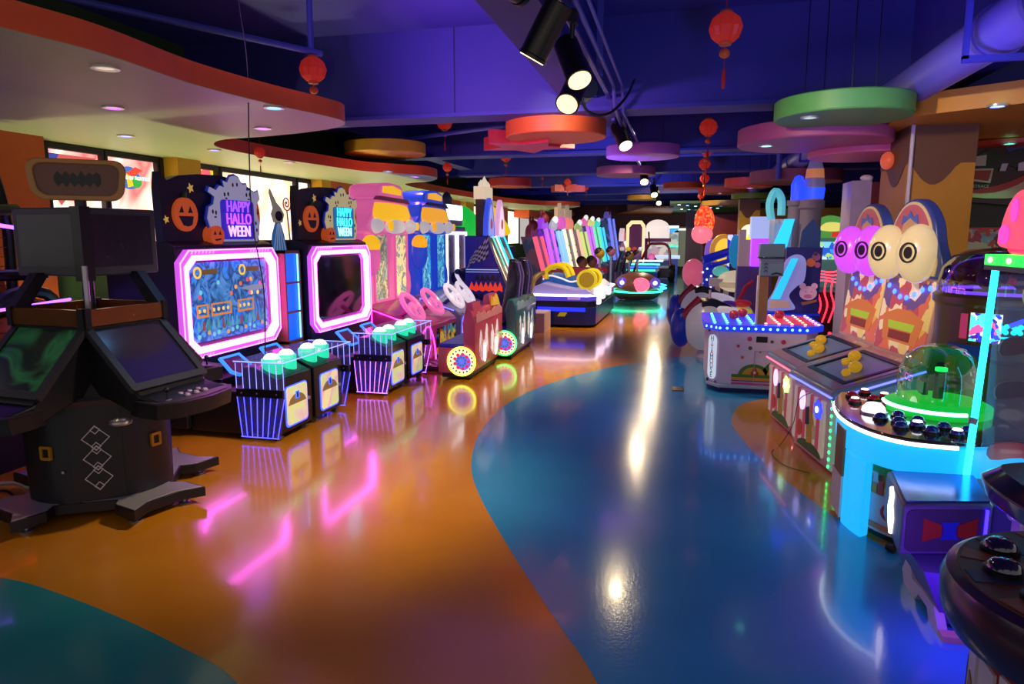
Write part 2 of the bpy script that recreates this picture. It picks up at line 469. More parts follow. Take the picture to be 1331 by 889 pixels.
disc('ceiling_disc', (1.33, 6.78), .56, 2.8, .16, mat('#4f9a48', .5), 'large green round disc beside the yellow pillar')
disc('ceiling_disc', (1.3, 7.95), .75, 2.72, .17, mat('#a8507c', .5), 'mauve pink disc partly hidden behind the green disc')
disc('ceiling_disc', (2.0, 8.7), .62, 2.66, .12, mat('#d87090', .5), 'rose pink disc tucked against the yellow pillar')
disc('ceiling_disc', (2.0, 13.8), .8, 2.74, .2, mat('#8a4a5c', .5), 'dusky maroon disc beyond the yellow pillar above the castle slide')
disc('ceiling_disc', (1.25, 14.6), .45, 2.72, .17, mat('#d84a34', .5), 'red orange disc just left of the dusky maroon one')
disc('ceiling_disc', (1.75, 19.4), .5, 2.72, .14, mat('#7a9a34', .5), 'lime green disc behind the orange red discs on the right')
disc('ceiling_disc', (1.5, 23.5), .9, 2.7, .16, mat('#b88a38', .5), 'ochre disc above the pineapple lamp')
disc('ceiling_disc', (2.6, 22.0), .7, 2.75, .16, mat('#3f8a4a', .5), 'dark green disc right of the ochre disc')
# pinwheel star shapes
def star_disc(c, r, z, colr, colr2, label):
    t = thing('ceiling_star', label, 'ceiling decoration', (c[0], c[1], z))
    pts = []
    for k in range(10):
        a = k * PI / 5 + .35; q = r if k % 2 == 0 else r * .5
        pts.append((c[0] + q * math.cos(a), c[1] + q * math.sin(a)))
    part('star_body', MB().m(colr).prism('z', z, z + .17, pts).m(colr2).prism('z', z - .004, z, pts), None, t)
    for k in range(2):
        part('hanging_wire', MB().cyl((c[0] + .3 - .6 * k, c[1], z + .17), (c[0] + .3 - .6 * k, c[1], 4.15), .004, 6), mat('#30343c', .4, 1), t)
star_disc((-2.05, 9.3), .66, 2.95, mat('#c8303a', .5), mat('#d84a7a', .5), 'red and pink star hanging behind the orange disc')
star_disc((-3.1, 19.4), .5, 2.98, mat('#c85a5a', .5), mat('#e08a90', .5), 'dusty pink star hanging above the giraffe pattern towers')
# yellow soffit round the pillar
pts = smooth_loop([(1.98, 6.9), (1.85, 7.3), (2.2, 8.6), (3.2, 9.4), (4.6, 9.6), (5.6, 8.6), (5.6, 6.9), (4.4, 6.0), (3.2, 6.1), (2.5, 6.5)], 6, True)
struct('ceiling_soffit_right', MB().m(mat('#c08420', .5)).prism('z', 2.82, 3.0, pts))
pts = smooth_loop([(2.8, 9.6), (2.9, 8.9), (4.0, 8.4), (6, 8.4), (6, 12), (3.4, 12)], 6, True)
struct('ceiling_soffit_back', MB().m(mat('#c8452a', .5)).prism('z', 2.76, 2.81, pts))
# starlit green panel over the entrance
pts = [(-1.0, 23), (2.6, 23), (3.2, 30), (-1.0, 34.5)]
struct('ceiling_panel', MB().m(mat('#2f6a3a', .5)).prism('z', 2.86, 2.95, [(-.4, 25), (1.9, 25), (2.6, 35.9), (-.6, 35.9)]).m(mat('#a8642a', .5)).prism('z', 2.8, 2.86, [(-1.4, 27.2), (-.3, 27.2), (-.5, 35.9), (-3.2, 35.9)]))
for i in range(12):
    x = -.1 + (i * 37 % 17) / 17 * 1.7; y = 26 + (i * 23 % 11) / 11 * 8
    whole('star_light', MB().lathe((x, y, 2.85), [(.05, 0), (.05, .012)], 10), led(['#ffffff', '#88a8ff', '#b0ffe0'][i % 3], 6), 'tiny star light in the green ceiling panel over the glass doors', 'ceiling light', 'star lights in the green panel')
# columns
drip = mat('#5c3a22', .55)
def column(name, x0, x1, y0, y1, top, col=None, zdrip=2.35):
    mb = MB().m(col or ybrown).box((x0, y0, 0), (x1, y1, top))
    w = x1 - x0
    # brown syrup band with one big scallop per face
    def scal(a, b):
        n = 14
        return [(a, top), (a, zdrip + .12)] + [(a + (b - a) * k / n, zdrip + .12 - .2 * math.sin(PI * min(1, max(0, (k / n - .05) / .7)))) for k in range(1, n)] + [(b, zdrip + .12), (b, top)]
    mb.m(drip).prism('y', y0 - .006, y0, scal(x0, x1)).prism('x', x0 - .006, x0, scal(y0, y1))
    return struct(name, mb)
column('column_1', 2.08, 2.66, 7.5, 8.4, 2.82)
column('column_2', 2.35, 2.8, 16, 16.6, 2.74)
column('column_3', 1.45, 1.95, 19, 19.5, 2.7, mat('#b8901c', .55), 2.3)
whole('conduit_pipe', MB().cyl((2.1, 7.47, 0), (2.1, 7.47, 2.82), .018, 10), mat('#b8b0b8', .5), 'thin pale conduit running down the edge of the yellow pillar', 'pipe')
# services under the slab
pr = mat('#6a68c8', .4)
t = thing('ventilation_pipe', 'thick blue violet pipe running along the right side under the ceiling', 'pipe', (1.95, 12, 3.1))
part('pipe_body', MB().cyl((1.95, 1.5, 3.1), (1.95, 24, 3.1), .16, 28), pr, t)
for y in (4.6, 5.3, 9.2, 13.5, 18):
    part('pipe_collar', MB().cyl((1.95, y, 3.1), (1.95, y + .06, 3.1), .175, 28), mat('#5450b0', .4), t)
for y in (5.15, 11.5, 15.5):
    part('hanger_frame', MB().box((1.7, y, 2.9), (1.73, y + .04, 4.15)).box((2.17, y, 2.9), (2.2, y + .04, 4.15)).box((1.7, y, 2.88), (2.2, y + .04, 2.92)), mat('#3a3fae', .5), t)
t = thing('ceiling_conduit', 'blue sprinkler pipe with drop crossing the corner above the wavy soffit', 'pipe', (-3.6, 6, 3.5))
part('pipe_body', MB().cyl((-4.8, 4.6, 3.62), (-3.62, 6.75, 3.62), .03, 10), steel, t)
part('drop_pipe', MB().cyl((-3.68, 6.65, 3.62), (-3.68, 6.65, 4.15), .03, 10), steel, t)
whole('ceiling_conduit', MB().cyl((-5.0, 11, 3.3), (-1.4, 8.9, 3.25), .03, 8), steel, 'thin steel brace slanting across behind the first big beam', 'pipe')
whole('ceiling_conduit', MB().cyl((-.6, 13, 3.2), (1.6, 13, 3.2), .035, 8).cyl((1.6, 13, 3.2), (1.6, 13, 2.75), .045, 8), steel, 'blue cross pipe with a short drop right of the lantern string', 'pipe')
# dangling black cable in front of the first shooter
whole('dangling_cable', MB().tube(smooth_loop([(-3.05, 4.55, 4.1), (-3.07, 4.56, 3.5), (-3.02, 4.55, 3.0), (-3.05, 4.56, 2.4), (-3.07, 4.58, 1.9), (-3.02, 4.6, 1.4), (-3.05, 4.62, .9)], 5), .0045, 6), mat('#0c0a10', .5), 'thin black cable dangling from the ceiling in front of the first shooter', 'cable')
# floor vent
whole('floor_socket', MB().m(mat('#3c3a38', .4, 1)).box((-.04, 8.1, .0012), (.1, 8.34, .008)).m(mat('#8a8680', .3, 1)).box((-.02, 8.14, .008), (.08, 8.2, .01)).box((-.02, 8.24, .008), (.08, 8.3, .01)), None, 'small metal floor socket cover set in the blue floor', 'floor socket')
# ------------------------------------------------------------------ ceiling lights and lanterns
paper = mat('#d6301e', .55, 0, .25); goldp = mat('#d8641e', .5); redstr = mat('#b82018', .6)
def make_lantern():
    t = thing('paper_lantern', 'x', 'lantern')
    n = 24; prof = [(.03, -.12), (.07, -.11), (.115, -.07), (.14, 0), (.115, .07), (.07, .11), (.03, .12)]
    mb = MB(); rings = []
    for r, h in prof:
        rings.append([mb._v(((r * (1 if k % 2 else .86)) * math.cos(2 * PI * k / n), (r * (1 if k % 2 else .86)) * math.sin(2 * PI * k / n), h)) for k in range(n)])
    for A, B in zip(rings, rings[1:]):
        for k in range(n):
            mb._f([A[k], A[(k + 1) % n], B[(k + 1) % n], B[k]])
    mb._f(rings[0][::-1]); mb._f(rings[-1])
    part('paper_globe', mb, paper, t, local=True, sharp=20)
    part('rim', MB().lathe((0, 0, 0), [(.05, -.135), (.055, -.12), (.05, -.11)], 16).lathe((0, 0, 0), [(.05, .11), (.055, .12), (.05, .135)], 16), goldp, t, local=True)
    part('bead', MB().ell((0, 0, -.2), .045, .045, .04, 12, 8).cyl((0, 0, -.14), (0, 0, -.2), .004, 6), goldp, t, local=True)
    part('tassel', MB().cyl((0, 0, -.24), (0, 0, -.33), .004, 6).lathe((0, 0, 0), [(.012, -.32), (.018, -.4), (.014, -.48)], 8), redstr, t, local=True)
    part('cord', MB().cyl((0, 0, .13), (0, 0, .5), .004, 6), redstr, t, local=True)
    return t
lan = make_lantern()
LN = [((-3.68, 6.67, 3.45), 1.0, 'red paper lantern hanging over the tip of the nearest wavy soffit'),
      ((.3, 6.31, 3.49), 1.0, 'largest red paper lantern hanging near the top edge beside the ceiling beam'),
      ((-3.77, 11, 3.58), .9, 'red paper lantern below the beam, left of the orange disc'),
      ((-4.75, 14, 3.18), .72, 'small red lantern directly beneath another, left of the red star'),
      ((-4.68, 7.2, 2.72), .46, 'small red lantern in the soffit notch above the shooter marquees'),
      ((-3.75, 15, 3.48), .9, 'red paper lantern under the red and pink star'),
      ((-3.33, 17, 3.32), .8, 'red paper lantern just right of the red hanging disc'),
      ((-3.03, 19, 3.2), .7, 'red lantern above the dusty pink star, second of that receding row'),
      ((-2.92, 22, 3.25), .65, 'small red lantern beyond the dusty pink star, last of its row'),
      ((.34, 11, 3.37), .98, 'topmost and largest lantern of the receding string over the aisle'),
      ((.39, 13, 3.27), .9, 'second red lantern down the receding string over the aisle'),
      ((.42, 15, 3.22), .88, 'third red lantern down the receding string over the aisle'),
      ((.49, 17, 3.08), .82, 'fourth red lantern down the receding string over the aisle'),
      ((.49, 19.5, 3.01), .8, 'fifth red lantern down the receding string over the aisle'),
      ((.55, 22, 2.95), .75, 'lowest and farthest lantern of the receding string over the aisle')]
for i, (l, s, lab) in enumerate(LN):
    o = lan if i == 0 else copy_tree(lan)
    o.location = l; o.scale = (s, s, s); o['label'] = lab; o['group'] = 'red paper lanterns under the ceiling'

# recessed downlights
def downlight(x, y, z, colr, e, lab, power=0, lc=None):
    t = thing('recessed_downlight', lab, 'downlight', (x, y, z), 0, 'recessed downlights')
    part('trim_ring', MB().ring('z', z - .012, z + .004, circ(x, y, .075), circ(x, y, .052)), mat('#d8d4d0', .3, .6), t)
    part('lens', MB().lathe((x, y, z - .009), [(.01, 0), (.052, .004), (.05, .012)], 20), led(colr, min(e, 1.2) if e < 2 else e * .3), t)
    if power:
        spot('downlight_lamp', (x, y, z - .03), (x, y, 0), power, lc or lin(colr)[:3], 100, .9, .04)
DLS = [(-2.928 - .25, 3.432, '#ffe8d0', .6, 'unlit pale downlight nearest the orange soffit edge', 0), (-4.1, 4.47, '#b850ff', 12, 'violet downlight alone in the middle of the soffit, left of the others', 14), (-5.15, 5.74, '#7a90ff', 12, 'blue white downlight just above the pink portrait posters', 12),
       (-2.95, 4.75, '#60b8ff', 12, 'blue green downlight close to the orange soffit tip', 14), (-3.61, 5.62, '#c060ff', 12, 'violet downlight below the blue green one by the soffit tip', 12), (-5.05, 6.9, '#8a80ff', 12, 'blue violet downlight at the head of the soffit notch', 10),
       (-4.95, 8.27, '#e070e0', 9, 'pink downlight behind the notch edge above the second shooter', 10), (-4.25, 9.8, '#70c0ff', 12, 'blue green downlight on the second soffit wave', 14), (-4.2, 10.77, '#e080ff', 12, 'pink violet downlight at the tip of the second soffit wave', 14),
       (-5.4, 12.84, '#ffc8e8', 8, 'pale pink downlight above the pink tower topper', 8), (-5.5, 14.6, '#ffb0d8', 8, 'pale pink downlight above the blue tower topper', 8), (-5.45, 17.1, '#9ab0ff', 8, 'blue white downlight left of the ice cream topper', 10),
       (-4.5, 23.5, '#e070ff', 14, 'violet downlight on the far soffit wave above the towers', 10), (-3.75, 23.2, '#a0c0ff', 14, 'blue white downlight on the edge of the far soffit wave', 10), (-5.4, 21.5, '#ffb0d0', 9, 'pink downlight farthest along the pillars', 8)]
for x, y, c, e, lab, pw in DLS:
    downlight(x, y, 2.73, c, e, lab, pw * 2)
for x, y, z, c, e, lab, pw in [(1.04, 6.6, 2.8, '#a8d8a0', 1.2, 'unlit downlight in the green disc', 0), (.83, 7.85, 2.72, '#80ffe0', 14, 'green white downlight in the mauve pink disc', 14), (2.42, 6.5, 2.82, '#70a0ff', 14, 'blue downlight in the yellow soffit at the upper right', 16), (3.35, 8.6, 2.76, '#50e0b0', 12, 'green downlight in the red soffit behind the motorbike sign', 10),
                                (1.3, 14.75, 2.72, '#ff90e0', 14, 'pink downlight in the red orange disc', 12), (1.05, 21.2, 2.98, '#c0a0ff', 12, 'violet white downlight in the far orange disc', 0), (2.4, 13.5, 2.74, '#b080ff', 14, 'violet downlight in the dusky maroon disc', 14), (1.75, 19.3, 2.72, '#b0f0c0', 12, 'mint downlight under the lime green disc', 0),
                                (1.2, 23.2, 2.7, '#b090ff', 12, 'violet downlight under the ochre disc', 10), (2.5, 21.8, 2.75, '#80ffd0', 12, 'mint downlight under the dark green disc', 8)]:
    downlight(x, y, z, c, e, lab, pw * 2)

# track lights
t = thing('lighting_track', 'long ceiling track carrying the black spotlights down the aisle', 'lighting track', (-.82, 12, 3.3))
part('rail', MB().box((-.84, 2, 3.28), (-.80, 8, 3.31)).box((-.84, 8.45, 3.12), (-.80, 30, 3.15)), mat('#5a5aa8', .35, .5), t)
part('conduit', MB().tube([(-.74, 2, 3.34), (-.74, 7.6, 3.34), (-.74, 7.8, 3.15), (-.74, 8.5, 3.1), (-.74, 12, 3.12)], .02, 8).tube([(-.66, 2, 3.36), (-.66, 7.7, 3.36), (-.66, 7.9, 3.12), (-.66, 12, 3.14)], .015, 8), mat('#6a6ab8', .4, .4), t)
for y in (3, 5, 7, 10, 14, 18, 24):
    part('bracket', MB().box((-.85, y, 3.31 if y < 8 else 3.15), (-.79, y + .04, 4.15)), mat('#5a5aa8', .35, .5), t)
can = mat('#0a0a0e', .35)
def track_spot(p, d, lab, lit, power, angle=55):
    p = Vector(p); d = Vector(d).normalized()
    t = thing('track_spotlight', lab, 'spotlight', p, 0, 'black track spotlights')
    part('housing', MB().cyl(p - d * .17, p + d * .15, .085, 24), can, t, bevel=.006)
    part('shade_rim', MB().tube([p + d * .15 + Vector((0, 0, 0)), p + d * .17], .09, 24), can, t)
    part('lens', MB().cyl(p + d * .168, p + d * .176, .078, 24), led('#ffe0a8', lit) if lit else mat('#333', .2), t)
    part('stem', MB().cyl(p - d * .05, (p.x, p.y, p.z + .3), .018, 8).box((p.x - .03, p.y - .06, p.z + .24), (p.x + .03, p.y + .06, p.z + .32)), can, t)
    if power:
        spot('track_lamp', p + d * .2, p + d * 4, power, (1, .78, .45), angle, 1.0, .06)
track_spot((-.82, 4.25, 2.99), (-.5, .1, -.85), 'nearest black track spotlight, turned away to the left with its lamp hidden', 2, 300, 85)
track_spot((-.75, 4.85, 2.95), (.35, -.45, -.8), 'black track spotlight with a bright oval lamp face, second from the near end', 1.6, 20, 85)
track_spot((-.82, 5.35, 2.86), (-.15, -.75, -.7), 'small dark spotlight tucked behind the second one, showing a thin lit face', 1.5, 14, 80)
track_spot((-.74, 8.7, 2.98), (.35, -.5, -.75), 'black track spotlight right of the orange disc with its lamp facing down', 5, 80, 80)
track_spot((-.86, 6.3, 3.04), (-.62, 1.9, .05), 'added black track spotlight turned away down the track, aimed onto the orange disc rim', 2, 110, 30)  # can added to put the warm highlight on the disc rim
track_spot((-.78, 14.8, 2.98), (.1, -.7, -.7), 'glaring track spotlight facing the viewer below the violet disc', 6, 60, 100)
track_spot((-.72, 18.5, 2.92), (.15, -.7, -.7), 'brightest glaring track spotlight far down the aisle', 8, 60, 100)
track_spot((-.75, 23.5, 2.9), (.1, -.8, -.5), 'farthest glaring track spotlight above the red buggy', 6, 120, 90)
whole('spotlight_cable', MB().tube(smooth_loop([(-.78, 5.35, 3.05), (-.74, 5.4, 2.75), (-.6, 5.6, 2.72), (-.5, 6.2, 2.95), (-.5, 7.2, 3.3)], 6), .012, 8), can, 'black cable looping below the near track spotlights', 'cable')
# unseen spots without fixtures, added to wash colour over slab and beams
spot('added_slab_spot', (-2.4, 5.4, 2.95), (-1.9, 8.0, 3.75), 230, (.75, .3, 1), 85, .9, .1)
spot('added_slab_spot', (-3.0, 3.6, 2.95), (-2.2, 6.0, 4.15), 170, (.6, .25, 1), 80, .9, .1)
spot('added_slab_spot', (-1.2, 10.5, 2.2), (-1.2, 14, 3.8), 150, (.25, .28, 1), 110, .9, .2)
spot('added_slab_spot', (.6, 3.5, 2.4), (.6, 8, 3.7), 110, (.15, .2, 1), 100, .9, .2)
spot('added_slab_spot', (1.0, 4.5, 2.0), (2.17, 6.0, 3.3), 80, (.45, .25, 1), 100, .9, .2)
spot('added_slab_spot', (-1.5, 18, 2.2), (-1.5, 24, 3.7), 220, (.2, .28, 1), 110, .9, .2)

# cans added above the view to brighten the pillar and the kiosk
track_spot((-.86, 3.3, 3.0), (3.2, 4.2, -1.3), 'added black track spotlight at the track start, turned right to the yellow pillar', 2, 420, 50)
track_spot((-.86, 2.7, 3.0), (-2.4, 2.6, -2.6), 'added black track spotlight at the track start, turned left to the kiosk', 2, 90, 60)
FILL_SPOTS = [((-.35, 9.6, 3.68), (-2.6, 9.0, .5), 'added black spotlight tucked up behind the first big beam, turned left to the pink bench', 900, 80),
          ((-.5, 8.75, 3.6), (1.4, 9.3, .6), 'added black spotlight tucked up behind the first big beam, turned right to the whacking game', 300, 70),
          ((-.35, 13.2, 3.68), (-2.3, 14.4, .4), 'added black spotlight tucked up behind the second beam, turned left to the boat', 700, 85),
          ((-1.6, 16.8, 3.6), (-3.2, 20, .8), 'added black spotlight tucked up behind the third beam, turned to the light towers', 420, 85),
          ((-.5, 16.8, 3.6), (1.2, 18, .9), 'added black spotlight tucked up behind the third beam, turned right to the oval boards', 420, 85),
          ((-.5, 20.8, 3.6), (.2, 26, .5), 'added black spotlight tucked up behind the fourth beam, turned down the aisle', 420, 95)]  # spots added out of sight behind the beams to brighten the machines
for p_, q_, lab, pw, an in FILL_SPOTS:
    track_spot(p_, [q_[i] - p_[i] for i in range(3)], lab, 2, pw, an)
# uplights added out of sight behind the left row to brighten the soffit
for y in (5.3, 7.6, 9.6, 11.6, 14.0, 17.0, 20.5, 25):
    t = thing('added_uplight', 'added low black uplight on the floor behind the left machines', 'added floor lamp', (-5.75, y, 0), 0, 'added uplights behind the left row')
    part('lamp_case', MB().box((-5.85, y - .12, 0), (-5.68, y + .12, .12)), can, t)
    part('lamp_window', MB().box((-5.83, y - .1, .12), (-5.70, y + .1, .125)), led('#fff0a0', 3), t)
    spot('added_uplight_lamp', (-5.76, y, .2), (-5.3, y, 2.7), 95, (1, .92, .5), 130, .8, .06)
# ------------------------------------------------------------------ LEFT SIDE
# --- four-sided fighter kiosk
KC = (-3.83, 3.83)
t = kiosk = thing('fighting_game_kiosk', 'black four-sided fighting game kiosk with two dark monitors and a drum pedestal on cross feet', 'arcade machine', (KC[0], KC[1], 0), math.radians(-5))
kb, kd, kg = mat('#15141c', .4, .2), mat('#1c1b22', .55), mat('#24232a', .5)
gold = mat('#c08a20', .35, .4); silver = mat('#a8a4b0', .3, .7)
# cross base
def cross(R, w, ins):
    p = []
    for k in range(4):
        a = k * PI / 2
        for (x, y) in ((ins, -w * .75), (R * .72, -w), (R, -w), (R * .9, -w * .45), (R * .9, w * .45), (R, w), (R * .72, w), (ins, w * .75)):
            p.append((x * math.cos(a) - y * math.sin(a), x * math.sin(a) + y * math.cos(a)))
    return p
X11 = Matrix.Rotation(math.radians(-11), 4, 'Z')
part('cross_base', MB(X11).m(kb).prism('z', .05, .115, cross(.72, .25, .44)).m(mat('#9a96a4', .4, .3)).prism('z', .115, .119, cross(.705, .236, .436)), None, t, local=True, bevel=.006)
for k in range(4):
    for s in (-1, 1):
        a = k * PI / 2; x, y = .60, s * .17
        part('levelling_foot', MB(X11).lathe((x * math.cos(a) - y * math.sin(a), x * math.sin(a) + y * math.cos(a), 0), [(.035, 0), (.04, .012), (.012, .016), (.012, .06)], 14), silver, t, local=True)
# pedestal: drum with four flat corner doors
oct_ = []
for k in range(4):
    a = k * PI / 2 + PI / 4
    oct_ += [(.455 * math.cos(a - .34), .455 * math.sin(a - .34)), (.455 * math.cos(a + .34), .455 * math.sin(a + .34))]
    for q in (.2, .4, .6, .8):
        b = a + .34 + (PI / 2 - .68) * q
        oct_.append((.47 * math.cos(b), .47 * math.sin(b)))
sc_ = lambda pts, f: [(x * f, y * f) for x, y in pts]
ped = part('pedestal', MB().prism('z', .115, .75, sc_(oct_, .98), oct_), mat('#161622', .38, .1), t, local=True)
part('collar', MB().prism('z', .735, .78, sc_(oct_, 1.03), sc_(oct_, 1.14)).prism('z', .78, .795, sc_(oct_, 1.14), sc_(oct_, 1.06)), mat('#6a6670', .35, .6), t, local=True)
# diamonds on the corner door that faces the aisle (-45 degrees)
X45 = Matrix.Rotation(-PI / 4, 4, 'Z')
wht = mat('#c8c4cc', .4)
mb = MB(X45).m(mat('#16151d', .5)).box((.425, -.145, .13), (.437, .145, .735))
for zc in (.53, .40, .27):
    for s, o in ((.08, 0), (.03, .054), (.03, -.054)):
        if o and (zc + o > .56 or zc + o < .2):
            pass
        z0 = zc + o
        out = [(0, z0 + s), (-s, z0), (0, z0 - s), (s, z0)]; inn = [(0, z0 + s - .007), (-s + .007, z0), (0, z0 - s + .007), (s - .007, z0)]
        mb.m(wht).ring('x', .437, .4395, out, inn)
part('diamond_door', mb, None, t, local=True)
for a in (-PI / 4 - .62, -PI / 4 + .78):
    X = Matrix.Rotation(a, 4, 'Z')
    mb = MB(X).m(gold).ring('x', .466, .482, rrect(-.04, .41, .04, .50, .012), rrect(-.022, .428, .022, .482, .004)).m(black).box((.45, -.022, .428), (.472, .022, .482))
    part('gold_handle', mb, None, t, local=True)
part('key_lock', MB(Matrix.Rotation(-PI / 4 - .42, 4, 'Z')).cyl((.46, 0, .33), (.472, 0, .33), .009, 12), silver, t, local=True)
# upper body wedge
part('upper_body', MB().prism('z', .79, 1.26, sc_(oct_, 1.04), sc_(oct_, .40)), kd, t, local=True)
mb = MB()
for k in range(4):
    mb.at(Matrix.Rotation(k * PI / 2 - PI / 4, 4, 'Z'))
    for s in (-1, 1):
        mb.m(mat('#a8a2a8', .4, .3)).prism('x', .415, .43, [(s * .1, .82), (s * .225, .82), (s * .125, .96)], [(s * .1, .82), (s * .22, .82), (s * .12, .96)])
        mb.m(black).ring('x', .40, .425, [(s * .085, .805), (s * .25, .805), (s * .12, .99)], [(s * .1, .82), (s * .225, .82), (s * .125, .96)])
part('side_window', mb, None, t, local=True)
scrn = mat('#26223c', .12, 0, 0, 1, .6)
for k in range(4):
    X = Matrix.Rotation(k * PI / 2, 4, 'Z')
    prof = [(.10, .80), (.40, .78), (.62, .70), (.84, .70), (.86, .76), (.83, .79), (.66, .82), (.26, 1.24), (.10, 1.24)]
    con = part('console', MB(X).prism('y', -.28, .28, prof), kb, t, local=True, bevel=.012)
    # rounded control shelf
    sh = [(.58, -.27), (.70, -.31), (.84, -.32), (.93, -.22), (.965, 0), (.93, .22), (.84, .32), (.70, .31), (.58, .27)]
    part('control_shelf', MB(X).m(kb).prism('z', .69, .785, sc_(sh, .985), sh).m(mat('#3a3238', .4)).prism('z', .785, .79, sc_(sh, .96)), None, con, local=True)
    Xs = X @ Matrix.Translation((.462, 0, 1.035)) @ Matrix.Rotation(math.atan2(.42, .40), 4, 'Y')
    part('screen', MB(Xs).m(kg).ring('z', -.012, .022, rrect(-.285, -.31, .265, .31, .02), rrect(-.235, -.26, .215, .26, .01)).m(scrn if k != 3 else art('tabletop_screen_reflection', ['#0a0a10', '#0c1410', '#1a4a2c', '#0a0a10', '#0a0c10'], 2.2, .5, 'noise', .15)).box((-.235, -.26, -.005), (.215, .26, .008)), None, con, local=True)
    mb = MB(X).m(black).cyl((.80, -.2, .79), (.80, -.2, .845), .006, 10).ell((.80, -.2, .855), .018, n=14, k=8).m(silver).lathe((.80, -.2, .788), [(.028, 0), (.026, .006)], 16)
    part('joystick', mb, None, con, local=True)
    for i in range(6):
        bx, by = (.77 + (i // 3) * .055, -.06 + (i % 3) * .075)
        part('push_button', MB(X).m(silver).lathe((bx, by, .789), [(.022, 0), (.022, .008)], 16).m(mat('#c0a0c8', .25)).lathe((bx, by, .797), [(.016, 0), (.014, .01)], 16), None, con, local=True)
    # silver coin cup below shelf
    part('cup_ring', MB(X @ Matrix.Rotation(-.55, 4, 'Z')).torus((.70, 0, .675), .05, .014, 'z', 20, 8), silver, con, local=True)
    # copper tray round the top and leaning struts
    part('top_tray', MB(X).m(mat('#8a5230', .25, .7)).box((.30, -.30, 1.235), (.325, .30, 1.34)).m(kb).box((.29, -.32, 1.225), (.335, -.28, 1.35)).box((.29, .28, 1.225), (.335, .32, 1.35)), None, t, local=True)
    if k in (0, 3):
        sy = 1 if k == 0 else -1
        part('monitor_strut', MB(X).prism('y', sy * .26, sy * .33, [(.33, 1.33), (.22, 1.33), (.06, 1.55), (.15, 1.55)]), kb, t, local=True)
    if k in (0, 3):
        mo = part('monitor', MB(X).box((.03, -.10 if k == 0 else -.50, 1.53), (.10, .50 if k == 0 else .10, 1.975)), mat('#3a3842', .5), t, local=True, bevel=.01)
        part('display', MB(X).box((.102, -.05 if k == 0 else -.45, 1.59), (.106, .45 if k == 0 else .05, 1.93)), mat('#1c1a2e', .25), mo, local=True)
    else:
        part('monitor', MB(X).box((.05, -.05, 1.53), (.10, .05, 1.975)), mat('#2a2830', .5), t, local=True, bevel=.01)
part('pole', MB().m(black).cyl((0, 0, 1.0), (0, 0, 2.03), .035, 16).m(silver).cyl((.10, -.10, 1.2), (.10, -.10, 1.6), .018, 10).m(black).box((.03, -.11, 1.5), (.11, -.03, 1.98)), None, t, local=True)
Xm = Matrix.Rotation(-PI / 4, 4, 'Z')
mq = [(-.22, 2.03), (.22, 2.03), (.25, 2.08), (.285, 2.23), (.15, 2.275), (-.15, 2.275), (-.285, 2.23), (-.25, 2.08)]
mq = [(x * (.9 + .12 * (z - 2.03) / .25), z) for x, z in rrect(-.28, 2.02, .28, 2.28, .075, 5)]
mi_ = [(x * .86, 2.155 + (z - 2.155) * .76) for x, z in mq]
sg = part('marquee', MB(Xm).m(mat('#b88444', .4)).ring('x', -.03, .06, mq, mi_).prism('x', -.03, .0, mq), None, t, local=True, bevel=.008)
mb = MB(Xm).m(mat('#6e3a24', .25)).prism('x', .0, .035, mi_)
mb.m(black)
random.seed(3)
zz = [(-.13 + .26 * i / 12, 2.155 + (.04 if i % 2 else .012) + .015 * random.random()) for i in range(13)] + [(.13 - .26 * i / 12, 2.155 - (.045 if i % 2 else .018) - .01 * random.random()) for i in range(13)]
mb.prism('x', .035, .039, zz)
part('marquee_panel', mb, None, sg, local=True)

# --- basketball shooter, partly behind the kiosk
t = thing('basketball_machine', 'dark basketball shooting machine with a net cage and violet light strips at the left edge', 'arcade machine', (-5.5, 4.3, 0))
part('cabinet', MB().prism('y', 3.2, 3.3, [(-6.1, 0), (-4.92, 0), (-4.92, .75), (-5.2, 1.15), (-6.1, 1.3)]).prism('y', 4.98, 5.08, [(-6.1, 0), (-4.92, 0), (-4.92, .75), (-5.2, 1.15), (-6.1, 1.3)]).box((-6.1, 3.3, 0), (-4.95, 5.0, .55)), black, t)
part('ball_ramp', MB().prism('y', 3.3, 5.0, [(-6.1, .95), (-4.95, .64), (-4.95, .58), (-6.1, .88)]), mat('#6a4a34', .4), t)
part('backboard', MB().box((-6.12, 3.25, 1.3), (-6.06, 5.08, 2.5)), mat('#b8461e', .5), t)
arch = smooth_loop([(-5.95, 3.2, 1.3), (-5.9, 3.3, 2.3), (-5.85, 3.6, 2.62), (-5.8, 4.2, 2.72), (-5.85, 4.7, 2.66), (-5.88, 4.95, 2.42), (-5.9, 5.08, 1.9), (-5.9, 5.06, 1.2)], 6)
part('arch_frame', MB().tube(arch, .045, 10).tube([(-5.95, 3.2, 2.0), (-5.6, 4.2, 1.98), (-5.75, 5.05, 2.02)], .05, 10).tube([(-5.9, 3.2, 1.5), (-5.5, 5.05, 1.45)], .05, 10), black, t)
mb = MB()
for k in range(20):
    y = 3.3 + k * .09
    mb.cyl((-5.9, y, 1.3), (-5.86, y, 2.6 - .25 * abs((y - 4.25) / 1) ** 2), .003, 4)
for k in range(15):
    z = 1.35 + k * .085
    mb.cyl((-5.88, 3.3, z), (-5.88, 5.04, z), .003, 4)
part('net', mb, mat('#141018', .7), t)
part('light_strip', MB().tube(smooth_loop([(-5.6, 3.3, 2.0), (-5.5, 4.2, 1.93), (-5.6, 5.04, 1.84)], 6), .016, 8).tube([(-5.0, 3.4, .98), (-4.95, 5.1, .96)], .012, 8).tube([(-5.0, 3.4, 1.2), (-5.1, 4.9, 1.25)], .012, 8), led('#7a40ff', 6), t)
